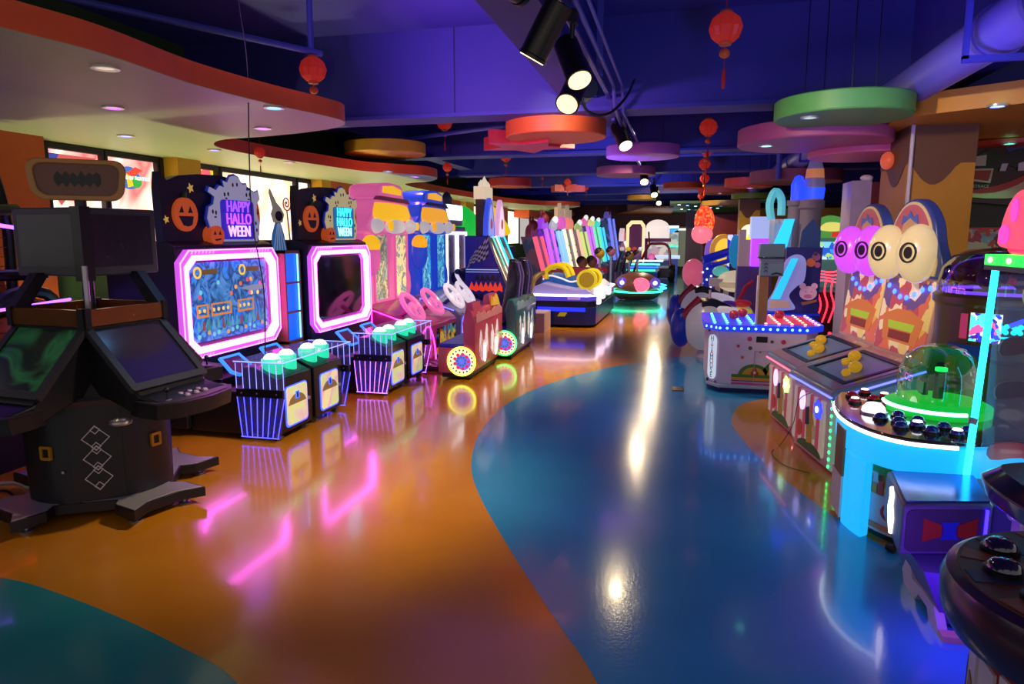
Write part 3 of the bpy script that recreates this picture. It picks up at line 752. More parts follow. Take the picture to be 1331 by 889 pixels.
part('warning_strip', MB().tube([(-4.93, 3.3, .78), (-4.93, 5.05, .78)], .014, 8), led('#ff3a20', 3), t)
part('start_button', MB().lathe((-4.85, 5.0, .95), [(.05, 0), (.045, .035), (.02, .045)], 16), led('#60ff80', 4), t)
part('hoop', MB().torus((-5.75, 4.3, 1.75), .22, .016, 'z', 28, 8), led('#d84020', .4), t)
part('hood_arch', MB().tube(smooth_loop([(-5.3, 3.4, .95), (-5.3, 3.6, 1.25), (-5.3, 3.95, 1.32), (-5.3, 4.2, 1.0)], 5), .05, 8).tube(smooth_loop([(-5.3, 4.25, .95), (-5.3, 4.45, 1.28), (-5.3, 4.85, 1.3), (-5.3, 5.03, 1.0)], 5), .05, 8), black, t)
ballm = mat('#b04a1c', .55)
def basketball(c, r, lab):
    o = whole('basketball', MB().m(ballm).ell(c, r, n=24, k=14, t0=.005, t1=.995).m(black).torus(c, r * 1.0, .004, 'x', 28, 4).torus(c, r, .004, 'y', 28, 4).torus(c, r, .004, 'z', 28, 4), None, lab, 'basketball', 'basketballs in the shooting machine')
basketball((-5.32, 4.85, .9), .12, 'orange basketball behind the kiosk monitors inside the violet lit machine')
basketball((-5.2, 4.42, .88), .12, 'orange basketball at the left edge of the photo beside the red light strip')
basketball((-5.6, 4.7, .98), .12, 'dim orange basketball behind the two in front')

# --- halloween shooters
def shooter(dx, dy, lab, lcol, gcol, on):
    A = lambda p: (p[0] + dx, p[1] + dy, p[2])
    def bx(mb, a, b):
        return mb.box(A(a), A(b))
    P2 = lambda pts: [(y + dy, z) for y, z in pts]
    t = thing('shooting_game_cabinet', lab, 'arcade machine', (-4.2 + dx, 5.9 + dy, 0), 0, 'pink lit halloween shooters')
    XZ = [(-4.95, .08), (-4.22, .08), (-4.22, 1.70), (-4.32, 1.74), (-4.85, 1.74), (-4.95, 1.6)]
    part('screen_cabinet', MB().prism('y', 5.15 + dy, 6.64 + dy, [(x + dx, z) for x, z in XZ]), kb, t, bevel=.01)
    part('gun_console', bx(bx(MB(), (-4.22, 5.2, .06), (-3.68, 6.55, .44)), (-4.2, 5.3, .44), (-3.95, 6.45, .52)), black, t, bevel=.01)
    oc = [(5.13, .80), (5.25, .69), (6.52, .69), (6.64, .80), (6.64, 1.56), (6.55, 1.67), (5.25, 1.67), (5.13, 1.56)]
    def shrink(pts, f):
        cy_, cz_ = 5.885, 1.18
        return [(cy_ + (y - cy_) * f[0], cz_ + (z - cz_) * f[1]) for y, z in pts]
    fx = -4.22 + dx
    fr = part('screen_frame', MB().m(mat('#c850d8', .3, 0, 1.0)).ring('x', fx, fx + .05, P2(oc), P2(shrink(oc, (.93, .90)))), None, t)
    part('light_band', MB().m(led('#ff58f0', 9)).ring('x', fx, fx + .06, P2(shrink(oc, (.93, .90))), P2(shrink(oc, (.865, .80)))), None, fr)
    part('light_piping', MB().m(led('#ff6af8', 5)).ring('x', fx + .05, fx + .056, P2(shrink(oc, (.995, .992))), P2(shrink(oc, (.982, .972)))), None, fr)
    mb = MB().m(mat('#e878f0', .4, 0, 1.8))
    for (ya, yb, z) in ((5.28, 5.62, 1.645), (6.15, 6.5, 1.645), (5.22, 5.52, .712), (6.2, 6.5, .712)):
        for k in range(7):
            y = ya + dy + (yb - ya) * k / 7
            mb.prism('x', fx + .051, fx + .055, [(y, z - .014), (y + .02, z - .014), (y + .034, z + .014), (y + .014, z + .014)])
    part('hatch_marking', mb, None, fr)
    r0 = [(5.30, .83), (6.47, .83), (6.47, 1.55), (5.30, 1.55)]
    if on:
        sm = art('shooter_game_screen', ['#123a8c', '#1c5ab0', '#2a78b8', '#182a5c', '#2a6a9a', '#4a7ab0', '#205090', '#183a6c'], 5.0, 1.0, 'noise')
        mb = MB().m(sm).prism('x', fx - .02, fx + .012, P2(r0))
        random.seed(5)
        gx = fx + .012
        for (y0, y1) in ((5.36, 5.52), (5.56, 5.86), (5.96, 6.22)):      # wooden target shelves
            mb.m(mat('#c8803c', .5, 0, .8)).ring('x', gx, gx + .004, P2([(y0, 1.05), (y1, 1.05), (y1, 1.17), (y0, 1.17)]), P2([(y0 + .02, 1.07), (y1 - .02, 1.07), (y1 - .02, 1.155), (y0 + .02, 1.155)]))
            n_ = int((y1 - y0) / .07)
            for q in range(n_):
                yy = y0 + .035 + q * .07
                mb.m(mat('#f0c060', .5, 0, .9)).prism('x', gx, gx + .003, P2(circ(yy, 1.11, .018, 10)))
        for q in range(16):
            yy = 5.35 + q * .07; mb.m(mat(['#4aa0a8', '#8a4a34', '#3a8a78', '#5aa0c8'][q % 4], .5, 0, .7)).prism('x', gx, gx + .003, P2([(yy, .93), (yy + .045, .93), (yy + .03, 1.02), (yy + .012, 1.02)]))
            mb.m(mat(['#60c8b8', '#4a90c8', '#b8a050', '#70b8d8'][q % 4], .5, 0, .8)).prism('x', gx, gx + .003, P2(circ(yy + .02, .88 + .012 * (q % 3), .022, 8)))
        for q in range(12):
            yy, z_ = 5.4 + random.random() * 1.0, 1.2 + random.random() * .17
            mb.m(mat(['#d86a30', '#e8a040', '#c84a6a', '#60c0c8', '#e05a90', '#f0d060'][q % 6], .5, 0, .9)).prism('x', gx, gx + .003, P2(circ(yy, z_, .022, 9)))
        for yy in (5.40, 6.06):                                       # two score dials
            mb.m(mat('#d8b840', .5, 0, 1)).ring('x', gx, gx + .004, P2(circ(yy, 1.46, .055, 16)), P2(circ(yy, 1.46, .035, 16))).m(mat('#6a5a20', .5, 0, .5)).prism('x', gx, gx + .003, P2([(yy + .06, 1.44), (yy + .28, 1.44), (yy + .28, 1.485), (yy + .06, 1.485)]))
        mb.m(mat('#8a9ab0', .5, 0, .6)).prism('x', gx, gx + .003, P2([(6.0, 1.28), (6.2, 1.24), (6.44, 1.25), (6.44, 1.3), (6.2, 1.3)]))
        part('game_screen', mb, None, t)
    else:
        mb = MB().m(mat('#14101c', .06, 0, 0, 1, 1.0)).prism('x', fx - .02, fx + .012, P2(r0))
        part('dark_screen', mb, None, t)
    # marquee board
    def Q(x, y):
        return ((5.0 + (x - 210) / 130 * 1.42) * 1.03 + dy, 1.72 + (318 - y) / 90 * .63)
    board = [Q(*p) for p in ((212, 318), (211, 250), (213, 230), (220, 240), (232, 233), (255, 228), (285, 226), (312, 230), (328, 240), (336, 256), (337, 318))]
    mx = -4.34 + dx
    bdm = MB().m(mat('#0c0e30', .4)).prism('x', mx - .08, mx, board)
    gm = mat(gcol, .45, 0, .35)
    ghost = [Q(*p) for p in ((262, 316), (263, 300), (259, 285), (262, 270), (268, 266), (270, 256), (262, 250), (264, 244), (272, 248), (277, 241), (284, 243), (282, 234), (288, 236), (292, 227), (298, 225), (304, 228), (308, 236), (315, 235), (313, 244), (320, 243), (326, 246), (331, 243), (333, 255), (328, 262), (327, 275), (331, 290), (330, 304), (326, 316))]
    mb = (MB().m(mat('#1c2a90', .4, 0, .5)).prism('x', mx + .03, mx + .045, [(y + (y - Q(295, 275)[0]) * .06, z + (z - Q(295, 280)[1]) * .05) for y, z in ghost]).m(gm).prism('x', mx + .045, mx + .06, ghost))
    mb.m(black)
    for (x, y) in ((294, 238), (300, 237), (282, 252), (287, 251), (313, 250), (318, 249), (265, 276), (269, 277), (325, 290), (326, 300)):
        mb.prism('x', mx + .06, mx + .063, [(q[0], q[1]) for q in circ(*Q(x, y), .012, 10, .02)])
    for (x, y) in ((284, 257), (316, 256), (268, 283)):
        mb.prism('x', mx + .06, mx + .063, circ(*Q(x, y), .018, 8, .008))
    part('ghost_cutout', mb, None, t)
    lb = part('letter_board', MB().m(mat('#2a1ca0' if on else '#1a5a90', .4, 0, .9)).prism('x', mx + .06, mx + .075, rrect(*Q(275, 313), *Q(321, 259), .04)), None, t)
    for i, w in enumerate(('HAPPY', 'HALLO', 'WEEN')):
        text('lettering', w, (mx + .08, Q(298, 0)[0], Q(0, 268.5 + 17 * i)[1]), FACE_PX, .155, led(lcol[i], 2.2), lb, .006, sx=.82)
    pk = mat('#e8622a', .45, 0, .3)
    for (x, y, r, ry) in ((236, 281, .155, .15), (266, 308, .10, .095), (331, 279, .06, .15)):
        c = Q(x, y)
        mb = MB().m(pk).prism('x', mx + .0, mx + (.09 if r == .10 else .03), circ(*c, r, 20, ry)).m(mat('#3c6a2a', .5)).prism('x', mx, mx + .03, [(c[0] - .015, c[1] + ry * .95), (c[0] + .02, c[1] + ry * .95), (c[0] + .03, c[1] + ry * 1.3), (c[0] + .01, c[1] + ry * 1.3)])
        e = mx + (.09 if r == .10 else .03)
        mb.m(mat('#1a1030', .5)).prism('x', e, e + .003, [(c[0] + r * u, c[1] + ry * v) for u, v in ((-.6, .1), (-.2, .1), (-.35, .5))]).prism('x', e, e + .003, [(c[0] + r * u, c[1] + ry * v) for u, v in ((.15, .1), (.55, .1), (.35, .5))])
        mb.prism('x', e, e + .003, [(c[0] + r * u, c[1] + ry * v) for u, v in ((-.65, -.1), (.6, -.1), (.45, -.6), (.1, -.72), (-.3, -.65))] if r > .1 else [(c[0] + r * u, c[1] + ry * v) for u, v in ((-.45, -.35), (.5, -.25), (.4, -.42), (-.3, -.5))])
        part('pumpkin', mb, None, t)
    # little bats and stars on the board
    mb = bdm.m(mat('#e8b860', .5, 0, .4))
    for (x, y, r) in ((246, 247, .05), (216, 288, .04)):
        c = Q(x, y); mb.prism('x', mx, mx + .006, [(c[0] + r * (1 if k % 2 else .45) * math.cos(k * PI / 5), c[1] + r * (1 if k % 2 else .45) * math.sin(k * PI / 5)) for k in range(10)])
    part('marquee_board', mb, None, t, bevel=.004)
    # slanted blue-edged gun holders
    for y in (5.42, 6.06):
        X = Matrix.Translation((-3.98 + dx, y + .16 + dy, .60)) @ Matrix.Rotation(math.radians(42), 4, 'Y')
        hx = [(.12, -.10), (.12, .10), (.06, .17), (-.12, .15), (-.12, -.15), (.06, -.17)]
        part('gun_holder', MB(X).m(led('#2a78ff', 1.6)).ring('z', -.012, .012, hx, sc_(hx, .84)).m(mat('#5a2a50', .3)).prism('z', -.008, 0, sc_(hx, .84)), None, t)
    # pods
    for i, (a, b) in enumerate(((5.21, 5.76), (5.82, 6.36))):
        ya, yb = a + dy, b + dy; x0, x1 = -3.68 + dx, -3.33 + dx
        pod = part('gun_pod', MB().prism('z', .07, .56, [(x0, ya), (x1, ya), (x1, yb), (x0, yb)]).prism('y', ya, yb, [(x0, .56), (x1 - .02, .56), (x0 + .12, .66), (x0, .66)]), mat('#100e14', .3), t, bevel=.008)
        dr = part('pod_door', MB().m(led('#3a50ff', 2.2)).prism('x', x1, x1 + .006, rrect(ya + .09, .105, yb - .09, .475, .04)).m(art('pearl_door', ['#e8d070', '#d8c0a0', '#c8d890', '#d8a8c8', '#e0d8a0'], 2.2, .55, 'noise')).prism('x', x1 + .006, x1 + .011, rrect(ya + .105, .12, yb - .10, .465, .035)).m(mat('#b09868', .4, .2)).prism('x', x1 + .011, x1 + .013, circ((ya + yb) / 2, .27, .155, 24, .12, .25, PI - .25)), None, pod)
        part('door_emblem', MB().m(led('#3a70ff', 1.2)).box((x1 + .013, (ya + yb) / 2 - .03, .34), (x1 + .016, (ya + yb) / 2 + .03, .41)).m(mat('#101a50', .4)).box((x1 + .016, (ya + yb) / 2 - .012, .35), (x1 + .018, (ya + yb) / 2 + .012, .4)), None, pod)
        part('door_lock', MB().cyl((x1, yb - .075, .30), (x1 + .02, yb - .075, .30), .018, 12), silver, pod)
        for s in (.15, .39):
            yy = ya + s
            dm = part('light_dome', MB().m(mat('#20d0a0', .25, 0, 1.0)).lathe((x0 + .2, yy, .57), [(.088, 0), (.088, .14), (.082, .15)], 24).m(led('#d8fff0', 1.6)).lathe((x0 + .2, yy, .72), [(.07, 0), (.06, .022), (.035, .04), (.01, .045)], 24), None, pod)
        part('caster', MB().cyl((x1 - .06, yb - .08, .03), (x1 - .06, yb - .04, .03), .03, 14), mat('#6a6460', .4, .5), pod)
        for (cx_, cy_) in ((x1 - .06, ya + .05), (x0 + .06, ya + .05), (x0 + .06, yb - .08)):
            part('caster', MB().cyl((cx_, cy_, .03), (cx_, cy_ + .04, .03), .03, 14), mat('#6a6460', .4, .5), pod)
    # acrylic wings with light lines
    for y, nl in ((5.185, 8), (6.42, 8)):
        y += dy; x0, x1 = -3.70 + dx, -3.30 + dx
        ac = part('acrylic_side', MB().prism('y', y, y + .012, [(x0, .04), (x1 - .02, .04), (x1 + .04, .48), (x1 + .06, .71), (x0 - .04, .71)]), clear('#8080ff', .10), t)
        mb = MB().m(led('#4848ff' if on else '#b868ff', 3.0))
        for k in range(nl):
            q = k / (nl - 1); xa = x0 + .01 + (x1 - x0 - .05) * q; xb = x0 - .02 + (x1 - x0 + .06) * q
            mb.tube([(xa, y - .004, .05), (xb, y - .004, .40)], .004, 5)
            mb.m(mat('#9aa0ff', .3, 0, 1.3)).tube([(xb, y - .004, .48), (xb, y - .004, .70)], .003, 5); mb.m(led('#4848ff' if on else '#b868ff', 3.0))
        mb.tube([(x0, y - .004, .045), (x1 - .03, y - .004, .045)], .005, 5)
        part('light_lines', mb, None, ac)
        part('clamp_bar', MB().m(black).box((x0 - .02, y - .012, .41), (x1 + .03, y, .475)).m(silver).cyl((x0 + .03, y - .016, .44), (x0 + .03, y - .012, .44), .008, 8).cyl((x1 - .03, y - .016, .44), (x1 - .03, y - .012, .44), .008, 8).cyl((x0 + .18, y - .016, .44), (x0 + .18, y - .012, .44), .008, 8), None, ac)
    top = part('acrylic_top', MB().box((-3.74 + dx, 5.18 + dy, .71), (-3.26 + dx, 6.44 + dy, .72)), clear('#b0c0ff', .12), t)
    part('top_edge_light', MB().tube([(-3.26 + dx, 5.18 + dy, .715), (-3.26 + dx, 6.44 + dy, .715)], .005, 5).tube([(-3.74 + dx, 5.18 + dy, .715), (-3.26 + dx, 5.18 + dy, .715)], .005, 5).tube([(-3.74 + dx, 6.44 + dy, .715), (-3.26 + dx, 6.44 + dy, .715)], .004, 5), led('#90a8ff', 1.4), top)
    return t
shooter(0, 0, 'shooter with a bright game on its screen and violet HAPPY HALLOWEEN letters, behind the kiosk', ['#7a3aff', '#9a40ff', '#d890ff'], '#b8b4d8', True)
shooter(.2, 1.85, 'shooter with a dark switched-off screen and cyan HAPPY HALLOWEEN letters', ['#30c8ff', '#40d8ff', '#90f0ff'], '#e8d8a0', False)

# --- narrow blue lit prize shelf between the shooters
t = thing('display_shelf', 'narrow wood-framed shelf tower with three blue glowing bays between the two shooters', 'shelf', (-4.2, 6.82, 0))
x0, x1, ya, yb = -4.42, -4.10, 6.655, 6.975
part('frame', MB().box((x0, ya, .06), (x1, ya + .02, 1.63)).box((x0, yb - .02, .06), (x1, yb, 1.63)).box((x0, ya, 1.6), (x1, yb, 1.63)).box((x0, ya, .62), (x1, yb, .65)).box((x0, ya + .02, .06), (x1, yb - .02, .62)), mat('#8a5a40', .5), t)
part('back_panel', MB().box((x1 - .05, ya + .02, .65), (x1 - .035, yb - .02, 1.6)), led('#1060ff', .9), t)
part('shelf_board', MB().box((x0, ya + .02, .95), (x1, yb - .02, .97)), mat('#a0606a', .4), t)
part('shelf_board', MB().box((x0, ya + .02, 1.27), (x1, yb - .02, 1.29)), mat('#a0606a', .4), t)
part('light_strip', MB().tube([(x1 - .02, yb - .03, .66), (x1 - .02, yb - .03, 1.59)], .008, 6), led('#60b0ff', 4), t)
t = thing('cutout_stand', 'pale cut-out figure with blue pleated skirt and candy swirl on the shelf tower', 'display figure', (-4.26, 6.82, 1.63))
mb = MB().m(mat('#3a78c8', .5, 0, .25))
sk = [(6.68, 1.632), (6.96, 1.632), (6.92, 1.80), (6.86, 1.93), (6.78, 1.93), (6.71, 1.80)]
mb.prism('x', -4.27, -4.25, sk)
mb.m(mat('#a8c8f0', .5, 0, .25))
for k in range(5):
    y = 6.70 + k * .055; mb.prism('x', -4.25, -4.247, [(y, 1.635), (y + .02, 1.635), (6.79 + k * .013 + .008, 1.92), (6.79 + k * .013, 1.92)])
part('pleated_skirt', mb, None, t)
part('hood_shape', MB().m(mat('#b8b0a0', .5, 0, .2)).prism('x', -4.265, -4.25, [(6.70, 2.02), (6.74, 2.08), (6.68, 2.24), (6.69, 2.28), (6.80, 2.14), (6.88, 2.09), (6.94, 2.02), (6.90, 1.93), (6.74, 1.93)]).m(mat('#2a2438', .5)).prism('x', -4.25, -4.246, circ(6.83, 2.0, .07, 16, .055)), None, t)
mb = MB().m(mat('#b87a6a', .5)).cyl((-4.24, 7.02, 1.70), (-4.24, 6.98, 2.06), .008, 8)
sp = [(-4.24, 6.98 + .008 * k ** .9 * math.cos(k * .5) * .6, 2.14 + .008 * k ** .9 * math.sin(k * .5) * .6) for k in range(26)]
mb.m(mat('#d8605a', .5, 0, .3)).tube(sp, .008, 6)
part('candy_swirl', mb, None, t)

whole('power_cable', MB().tube(smooth_loop([(-4.9, 3.5, .012), (-4.6, 3.7, .012), (-4.35, 3.62, .012), (-4.15, 3.8, .012), (-4.1, 4.1, .012)], 6), .009, 6), black, 'black power cable trailing on the floor at the left of the kiosk', 'cable')
whole('power_cable', MB().tube(smooth_loop([(-4.9, 3.75, .012), (-4.65, 3.85, .012), (-4.45, 3.8, .012), (-4.3, 4.0, .012)], 6), .012, 6), mat('#a8a0a8', .5), 'pale grey cable lying beside the black one left of the kiosk', 'cable')
# --- two vehicle-topped window towers with steering consoles and benches
def ride_tower(dy, fx, lab, cmain, cdark, yel, winart, wheel, whl_y, cons, consled, name='simulator_cabinet'):
    def Q(x, y):
        return (8.66 + (x - 466) * .0255 + dy, 1.86 + (300 - y) * .0108)
    t = thing(name, lab, 'arcade machine', (fx, 9.4 + dy, 0))
    main = mat(cmain, .3, 0, .5, 1, .4); dk = mat(cdark, .35)  # emission brightens the painted body in place of light falling on it
    ya, yb = 8.66 + dy, 10.18 + dy
    outl = [Q(466, 300)] + [(ya, 1.2), (ya + .05, .8), (ya + .08, .62), (yb, .62), (yb + .06, .85), (yb + .12, 1.0), (yb + .1, 1.16), (yb + .03, 1.28), (yb + .03, 1.75)] + [Q(527, 298)]
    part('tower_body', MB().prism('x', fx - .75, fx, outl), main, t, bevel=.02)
    part('tower_base', MB().box((fx - .8, ya + .05, .02), (fx, yb, .64)), dk, t)
    for i, (a, b) in enumerate(((8.90, 9.40), (9.62, 10.10))):
        w = rrect(a + dy, .86, b + dy, 1.84, .05)
        w2 = rrect(a + dy + .03, .89, b + dy - .03, 1.81, .04)
        f = part('window_frame', MB().ring('x', fx, fx + .03, w, w2), main, t)
        part('lit_window', MB().prism('x', fx - .004, fx + .006, w2), winart[i], f)
    # topper shaped like a small van roof with visor, wind-screen and bumper
    top = smooth_loop([Q(464, 304), Q(463, 288), Q(470, 276), Q(471, 262), Q(476, 258), Q(477, 246), Q(484, 240), Q(500, 238), Q(512, 243), Q(514, 256), Q(520, 264), Q(524, 277), Q(530, 287), Q(529, 304)], 3, True)
    tp = part('topper', MB().prism('x', fx - .35, fx + .08, top), main, t, bevel=.03)
    yl = mat(yel, .3, 0, .7)
    part('roof_visor', MB().m(yl).prism('x', fx + .08, fx + .10, [Q(483, 252), Q(484, 244), Q(496, 242), Q(508, 246), Q(508, 253)]).m(dk).prism('x', fx + .06, fx + .13, [Q(472, 262), Q(476, 257), Q(514, 258), Q(519, 264)]), None, tp)
    part('windscreen', MB().prism('x', fx + .08, fx + .11, smooth_loop([Q(471, 284), Q(472, 268), Q(478, 265), Q(510, 266), Q(517, 272), Q(519, 284), Q(505, 288), Q(485, 288)], 3, True)), yl, tp)
    part('bumper', MB().m(mat('#f4ecf0', .35, 0, .35)).ell((fx + .06, Q(0, 0)[0] + .0255 * 474, Q(0, 294)[1]), .12, .17, .11).ell((fx + .06, Q(0, 0)[0] + .0255 * 521, Q(0, 294)[1]), .12, .17, .11).prism('x', fx + .06, fx + .13, circ(Q(498, 0)[0], Q(0, 295)[1], .33, 24, .10)), None, tp)
    part('fog_lamp', MB().prism('x', fx + .12, fx + .16, circ(Q(488, 0)[0], Q(0, 294)[1], .07, 16)), yl, tp)
    part('fog_lamp', MB().prism('x', fx + .12, fx + .16, circ(Q(527, 0)[0], Q(0, 294)[1], .06, 16)), yl, tp)
    part('side_bolster', MB().m(main).ell((fx + .06, ya + .04, 1.5), .14, .1, .26).m(yl).ell((fx + .07, ya + .04, 1.66), .13, .1, .14), None, t)
    # console
    cx0, cx1 = fx + .02, fx + .80
    cm = mat(cons, .3, 0, .1, 1, .4)
    cn = part('console', MB().prism('y', 8.56 + dy, 10.12 + dy, [(cx0, .02), (cx1 - .04, .02), (cx1, .55), (cx1 - .12, .64), (cx0, .86)]), cm, t, bevel=.02)
    part('console_light', MB().tube(smooth_loop([(cx1 + .004, 8.6 + dy, .1), (cx1 + .004, 8.64 + dy, .45), (cx1 + .004, 8.9 + dy, .55), (cx1 + .004, 9.1 + dy, .3), (cx1 + .004, 9.15 + dy, .06)], 5), .012, 6).tube([(cx0 + .1, 8.55 + dy, .1), (cx0 + .1, 8.55 + dy, .8), (cx1 - .12, 8.55 + dy, .62)], .012, 6), led(consled, 2.5), cn)
    part('picture_panel', MB().box((cx1 - .02, 9.25 + dy, .1), (cx1 + .006, 9.6 + dy, .48)).box((cx1 - .02, 9.7 + dy, .1), (cx1 + .006, 10.05 + dy, .48)), art('console_pictures', ['#1a3aa8', '#f0c020', '#101018', '#30a0c0', '#c85a20'], 9, .15), cn)
    for y in whl_y:
        X = Matrix.Rotation(math.radians(-38), 4, 'Y')
        c = Vector((cx1 - .16, y, .84))
        wl = part('steering_wheel', MB().m(wheel).torus(c, .21, .035, 'x', 30, 10, X=X).at(Matrix.Translation(c) @ X).cyl((-.02, 0, 0), (.025, 0, 0), .07, 18).box((-.012, -.2, -.025), (.012, .2, .025)).box((-.012, -.022, -.2), (.012, .022, 0)), None, cn)
        part('steering_column', MB().cyl(c, c + X @ Vector((-.28, 0, 0)), .03, 12), dk, cn)
    # chequered footplate
    mb = MB().m(mat('#3a2028', .5)).box((cx1, 8.58 + dy, .02), (cx1 + .42, 10.0 + dy, .06)).m(mat('#d8d0c8', .4))
    for i in range(6):
        for j in range(18):
            if (i + j) % 2 == 0:
                mb.box((cx1 + i * .07, 8.58 + dy + j * .0788, .06), (cx1 + (i + 1) * .07, 8.58 + dy + (j + 1) * .0788, .062))
    part('footplate', mb, None, t)
wa = [art('window_scene_pink', ['#7a9088', '#a8c0b0', '#5a6a60', '#e0d0a0', '#48504c'], 6, .5, 'noise'), art('window_scene_yellow', ['#e8c860', '#8aa098', '#f0e0a0', '#586860', '#88b0b8'], 6, .6, 'noise')]
wb = [art('window_scene_blue', ['#2880d0', '#50c8e0', '#1850b0', '#90f0e8', '#2068c0'], 6, .7, 'noise')] * 2
ride_tower(0, -4.12, 'pink cartoon-van topped tower with two tall lit windows and pink steering wheels', '#ef6ab0', '#b82a80', '#ffc21a', wa, mat('#ff7ac8', .25, 0, .5), (8.72, 9.5), '#c03080', '#ff40d0')
ride_tower(1.80, -4.12, 'blue cartoon-van topped tower with two blue lit windows and white steering wheels', '#1c48d8', '#1a2a90', '#ffb020', wb, mat('#f4e4f4', .25, 0, .6), (10.5, 11.1), '#8a78b8', '#6a60ff')

def bench(y0, y1, x1, lab, cmain, cdark, ringc, tall):
    t = thing('ride_bench', lab, 'ride seat', (x1 - .24, (y0 + y1) / 2, 0))
    M = mat(cmain, .3, .0, 0, 1, .5); D = mat(cdark, .4); x0 = x1 - .48
    part('bench_body', MB().prism('y', y0, y1, [(x0, .09), (x1 - .05, .09), (x1, .3), (x1, .74), (x1 - .05, .88), (x1 - .12, .88), (x1 - .16, .72), (x1 - .14, .41), (x0, .41)]), M, t, bevel=.012)
    part('kick_base', MB().box((x0 + .04, y0 + .04, .03), (x1 - .08, y1 - .04, .1)), black, t)
    part('seat_cushion', MB().box((x0, y0 + .02, .41), (x1 - .14, y1 - .02, .455)), mat('#2a2ac8', .4), t, bevel=.012)
    # lit wheel emblem on the end facing the entrance
    cy_, cz_, cx_ = y0, .245, x1 - .17
    em = part('light_ring', MB().m(led(ringc, 3)).ring('y', cy_ - .018, cy_, circ(cx_, cz_, .185, 40), circ(cx_, cz_, .165, 40)), None, t)
    mb = MB().m(mat('#fff0b8', .4, 0, 1.0)).prism('y', cy_ - .008, cy_, circ(cx_, cz_, .166, 40))
    mb.m(mat('#6a70ff', .4, 0, .9)).prism('y', cy_ - .011, cy_ - .008, circ(cx_ + .02, cz_ - .01, .10, 30))
    for k in range(9):
        a = k * 2 * PI / 9
        mb.m(mat('#e0285a', .4, 0, .9)).prism('y', cy_ - .014, cy_ - .011, circ(cx_ + .09 * math.cos(a), cz_ + .09 * math.sin(a), .022, 10))
        b = a + .35
        mb.m(mat('#1a78a0', .4, 0, .7)).prism('y', cy_ - .014, cy_ - .011, [(cx_ + .03 * math.cos(a), cz_ + .03 * math.sin(a)), (cx_ + .075 * math.cos(a + .1), cz_ + .075 * math.sin(a + .1)), (cx_ + .06 * math.cos(b + .3), cz_ + .06 * math.sin(b + .3))])
        for q in range(2):
            c = a + q * .35
            mb.m(mat('#5a3a90', .4)).prism('y', cy_ - .012, cy_ - .008, [(cx_ + r_ * math.cos(c + d_), cz_ + r_ * math.sin(c + d_)) for r_, d_ in ((.13, -.06), (.152, -.06), (.152, .06), (.13, .06))])
    part('emblem_disc', mb, None, em)
    # flame shaped chrome panels on the aisle side
    for yc in (y0 + .42, y1 - .42):
        mb = MB().m(art('flame_panel', ['#f8d0e8', '#ffffff', '#c05a80', '#ffe8f4'] if not tall else ['#c8e8f8', '#ffffff', '#2a6a88', '#e0f4ff'], 5, .35, 'noise', .2, (1, 3, .5)))
        mb.prism('x', x1, x1 + .008, [(yc - .22, .3), (yc - .2, .5), (yc - .15, .62), (yc - .1, .54), (yc - .04, .42), (yc + .04, .5), (yc + .12, .66), (yc + .18, .6), (yc + .2, .35), (yc + .1, .2), (yc - .1, .2)])
        mb.m(mat('#fff4ff', .3, 0, 1.3)).prism('x', x1 + .008, x1 + .014, rrect(yc - .04, .18, yc + .05, .42, .03))
        part('flame_panel', mb, None, t)
    mb = MB().m(mat('#d08a98' if not tall else '#8ab0c8', .4))
    n = 10
    mb.prism('x', x1 - .01, x1 + .01, [(y0 + .05, .72)] + [(y0 + .05 + (y1 - y0 - .1) * k / n, .80 + .035 * (k % 2) + .02 * math.sin(k)) for k in range(n + 1)] + [(y1 - .05, .72)])
    part('wavy_trim', mb, None, t)
    if not tall:
        part('headrest', MB().m(M).prism('y', y0 + .1, y0 + .45, [(x1 - .15, .86), (x1 - .04, .86), (x1 - .06, .96), (x1 - .13, .96)]), None, t)
        part('headrest', MB().m(M).prism('y', y1 - .5, y1 - .1, [(x1 - .15, .86), (x1 - .04, .86), (x1 - .06, 1.0), (x1 - .13, 1.0)]).m(mat('#f0b838', .35, 0, .4)).prism('x', x1 - .035, x1 - .01, [(y1 - .5, .86), (y1 - .46, .98), (y1 - .36, .92), (y1 - .26, 1.0), (y1 - .15, .9), (y1 - .1, .84)]), None, t)
    else:
        sh = [(x1 - .36, .46), (x1 - .22, .46), (x1 - .10, .80), (x1 - .06, 1.15), (x1 - .10, 1.42), (x1 - .18, 1.46), (x1 - .22, 1.15), (x1 - .28, .8)]
        for q in (.30, .92):
            s_ = part('high_backrest', MB().prism('y', y0 + q, y0 + q + .34, sh), mat('#0e0c18', .25, 0, 0, 1, .5), t, bevel=.04)
            part('side_bolster', MB().m(mat('#6a5aa0', .3)).tube([(x1 - .06, y0 + q + .08, .85), (x1 - .02, y0 + q + .08, 1.2), (x1 - .07, y0 + q + .1, 1.4)], .02, 8).tube([(x1 - .06, y0 + q + .26, .85), (x1 - .02, y0 + q + .26, 1.2), (x1 - .07, y0 + q + .24, 1.4)], .02, 8), None, s_)
    for y in (y0 + .1, y1 - .12):
        part('caster', MB().cyl((x1 - .12, y, .03), (x1 - .08, y, .03), .03, 12), black, t)
bench(8.08, 9.46, -2.42, 'pink ride bench with a yellow glowing wheel emblem on its end', '#c8486a', '#5a1a2a', '#fff04a', False)
bench(9.62, 11.05, -2.26, 'teal ride bench with a green ring and tall black seat backs', '#0e6a78', '#0a2a34', '#40ff70', True)

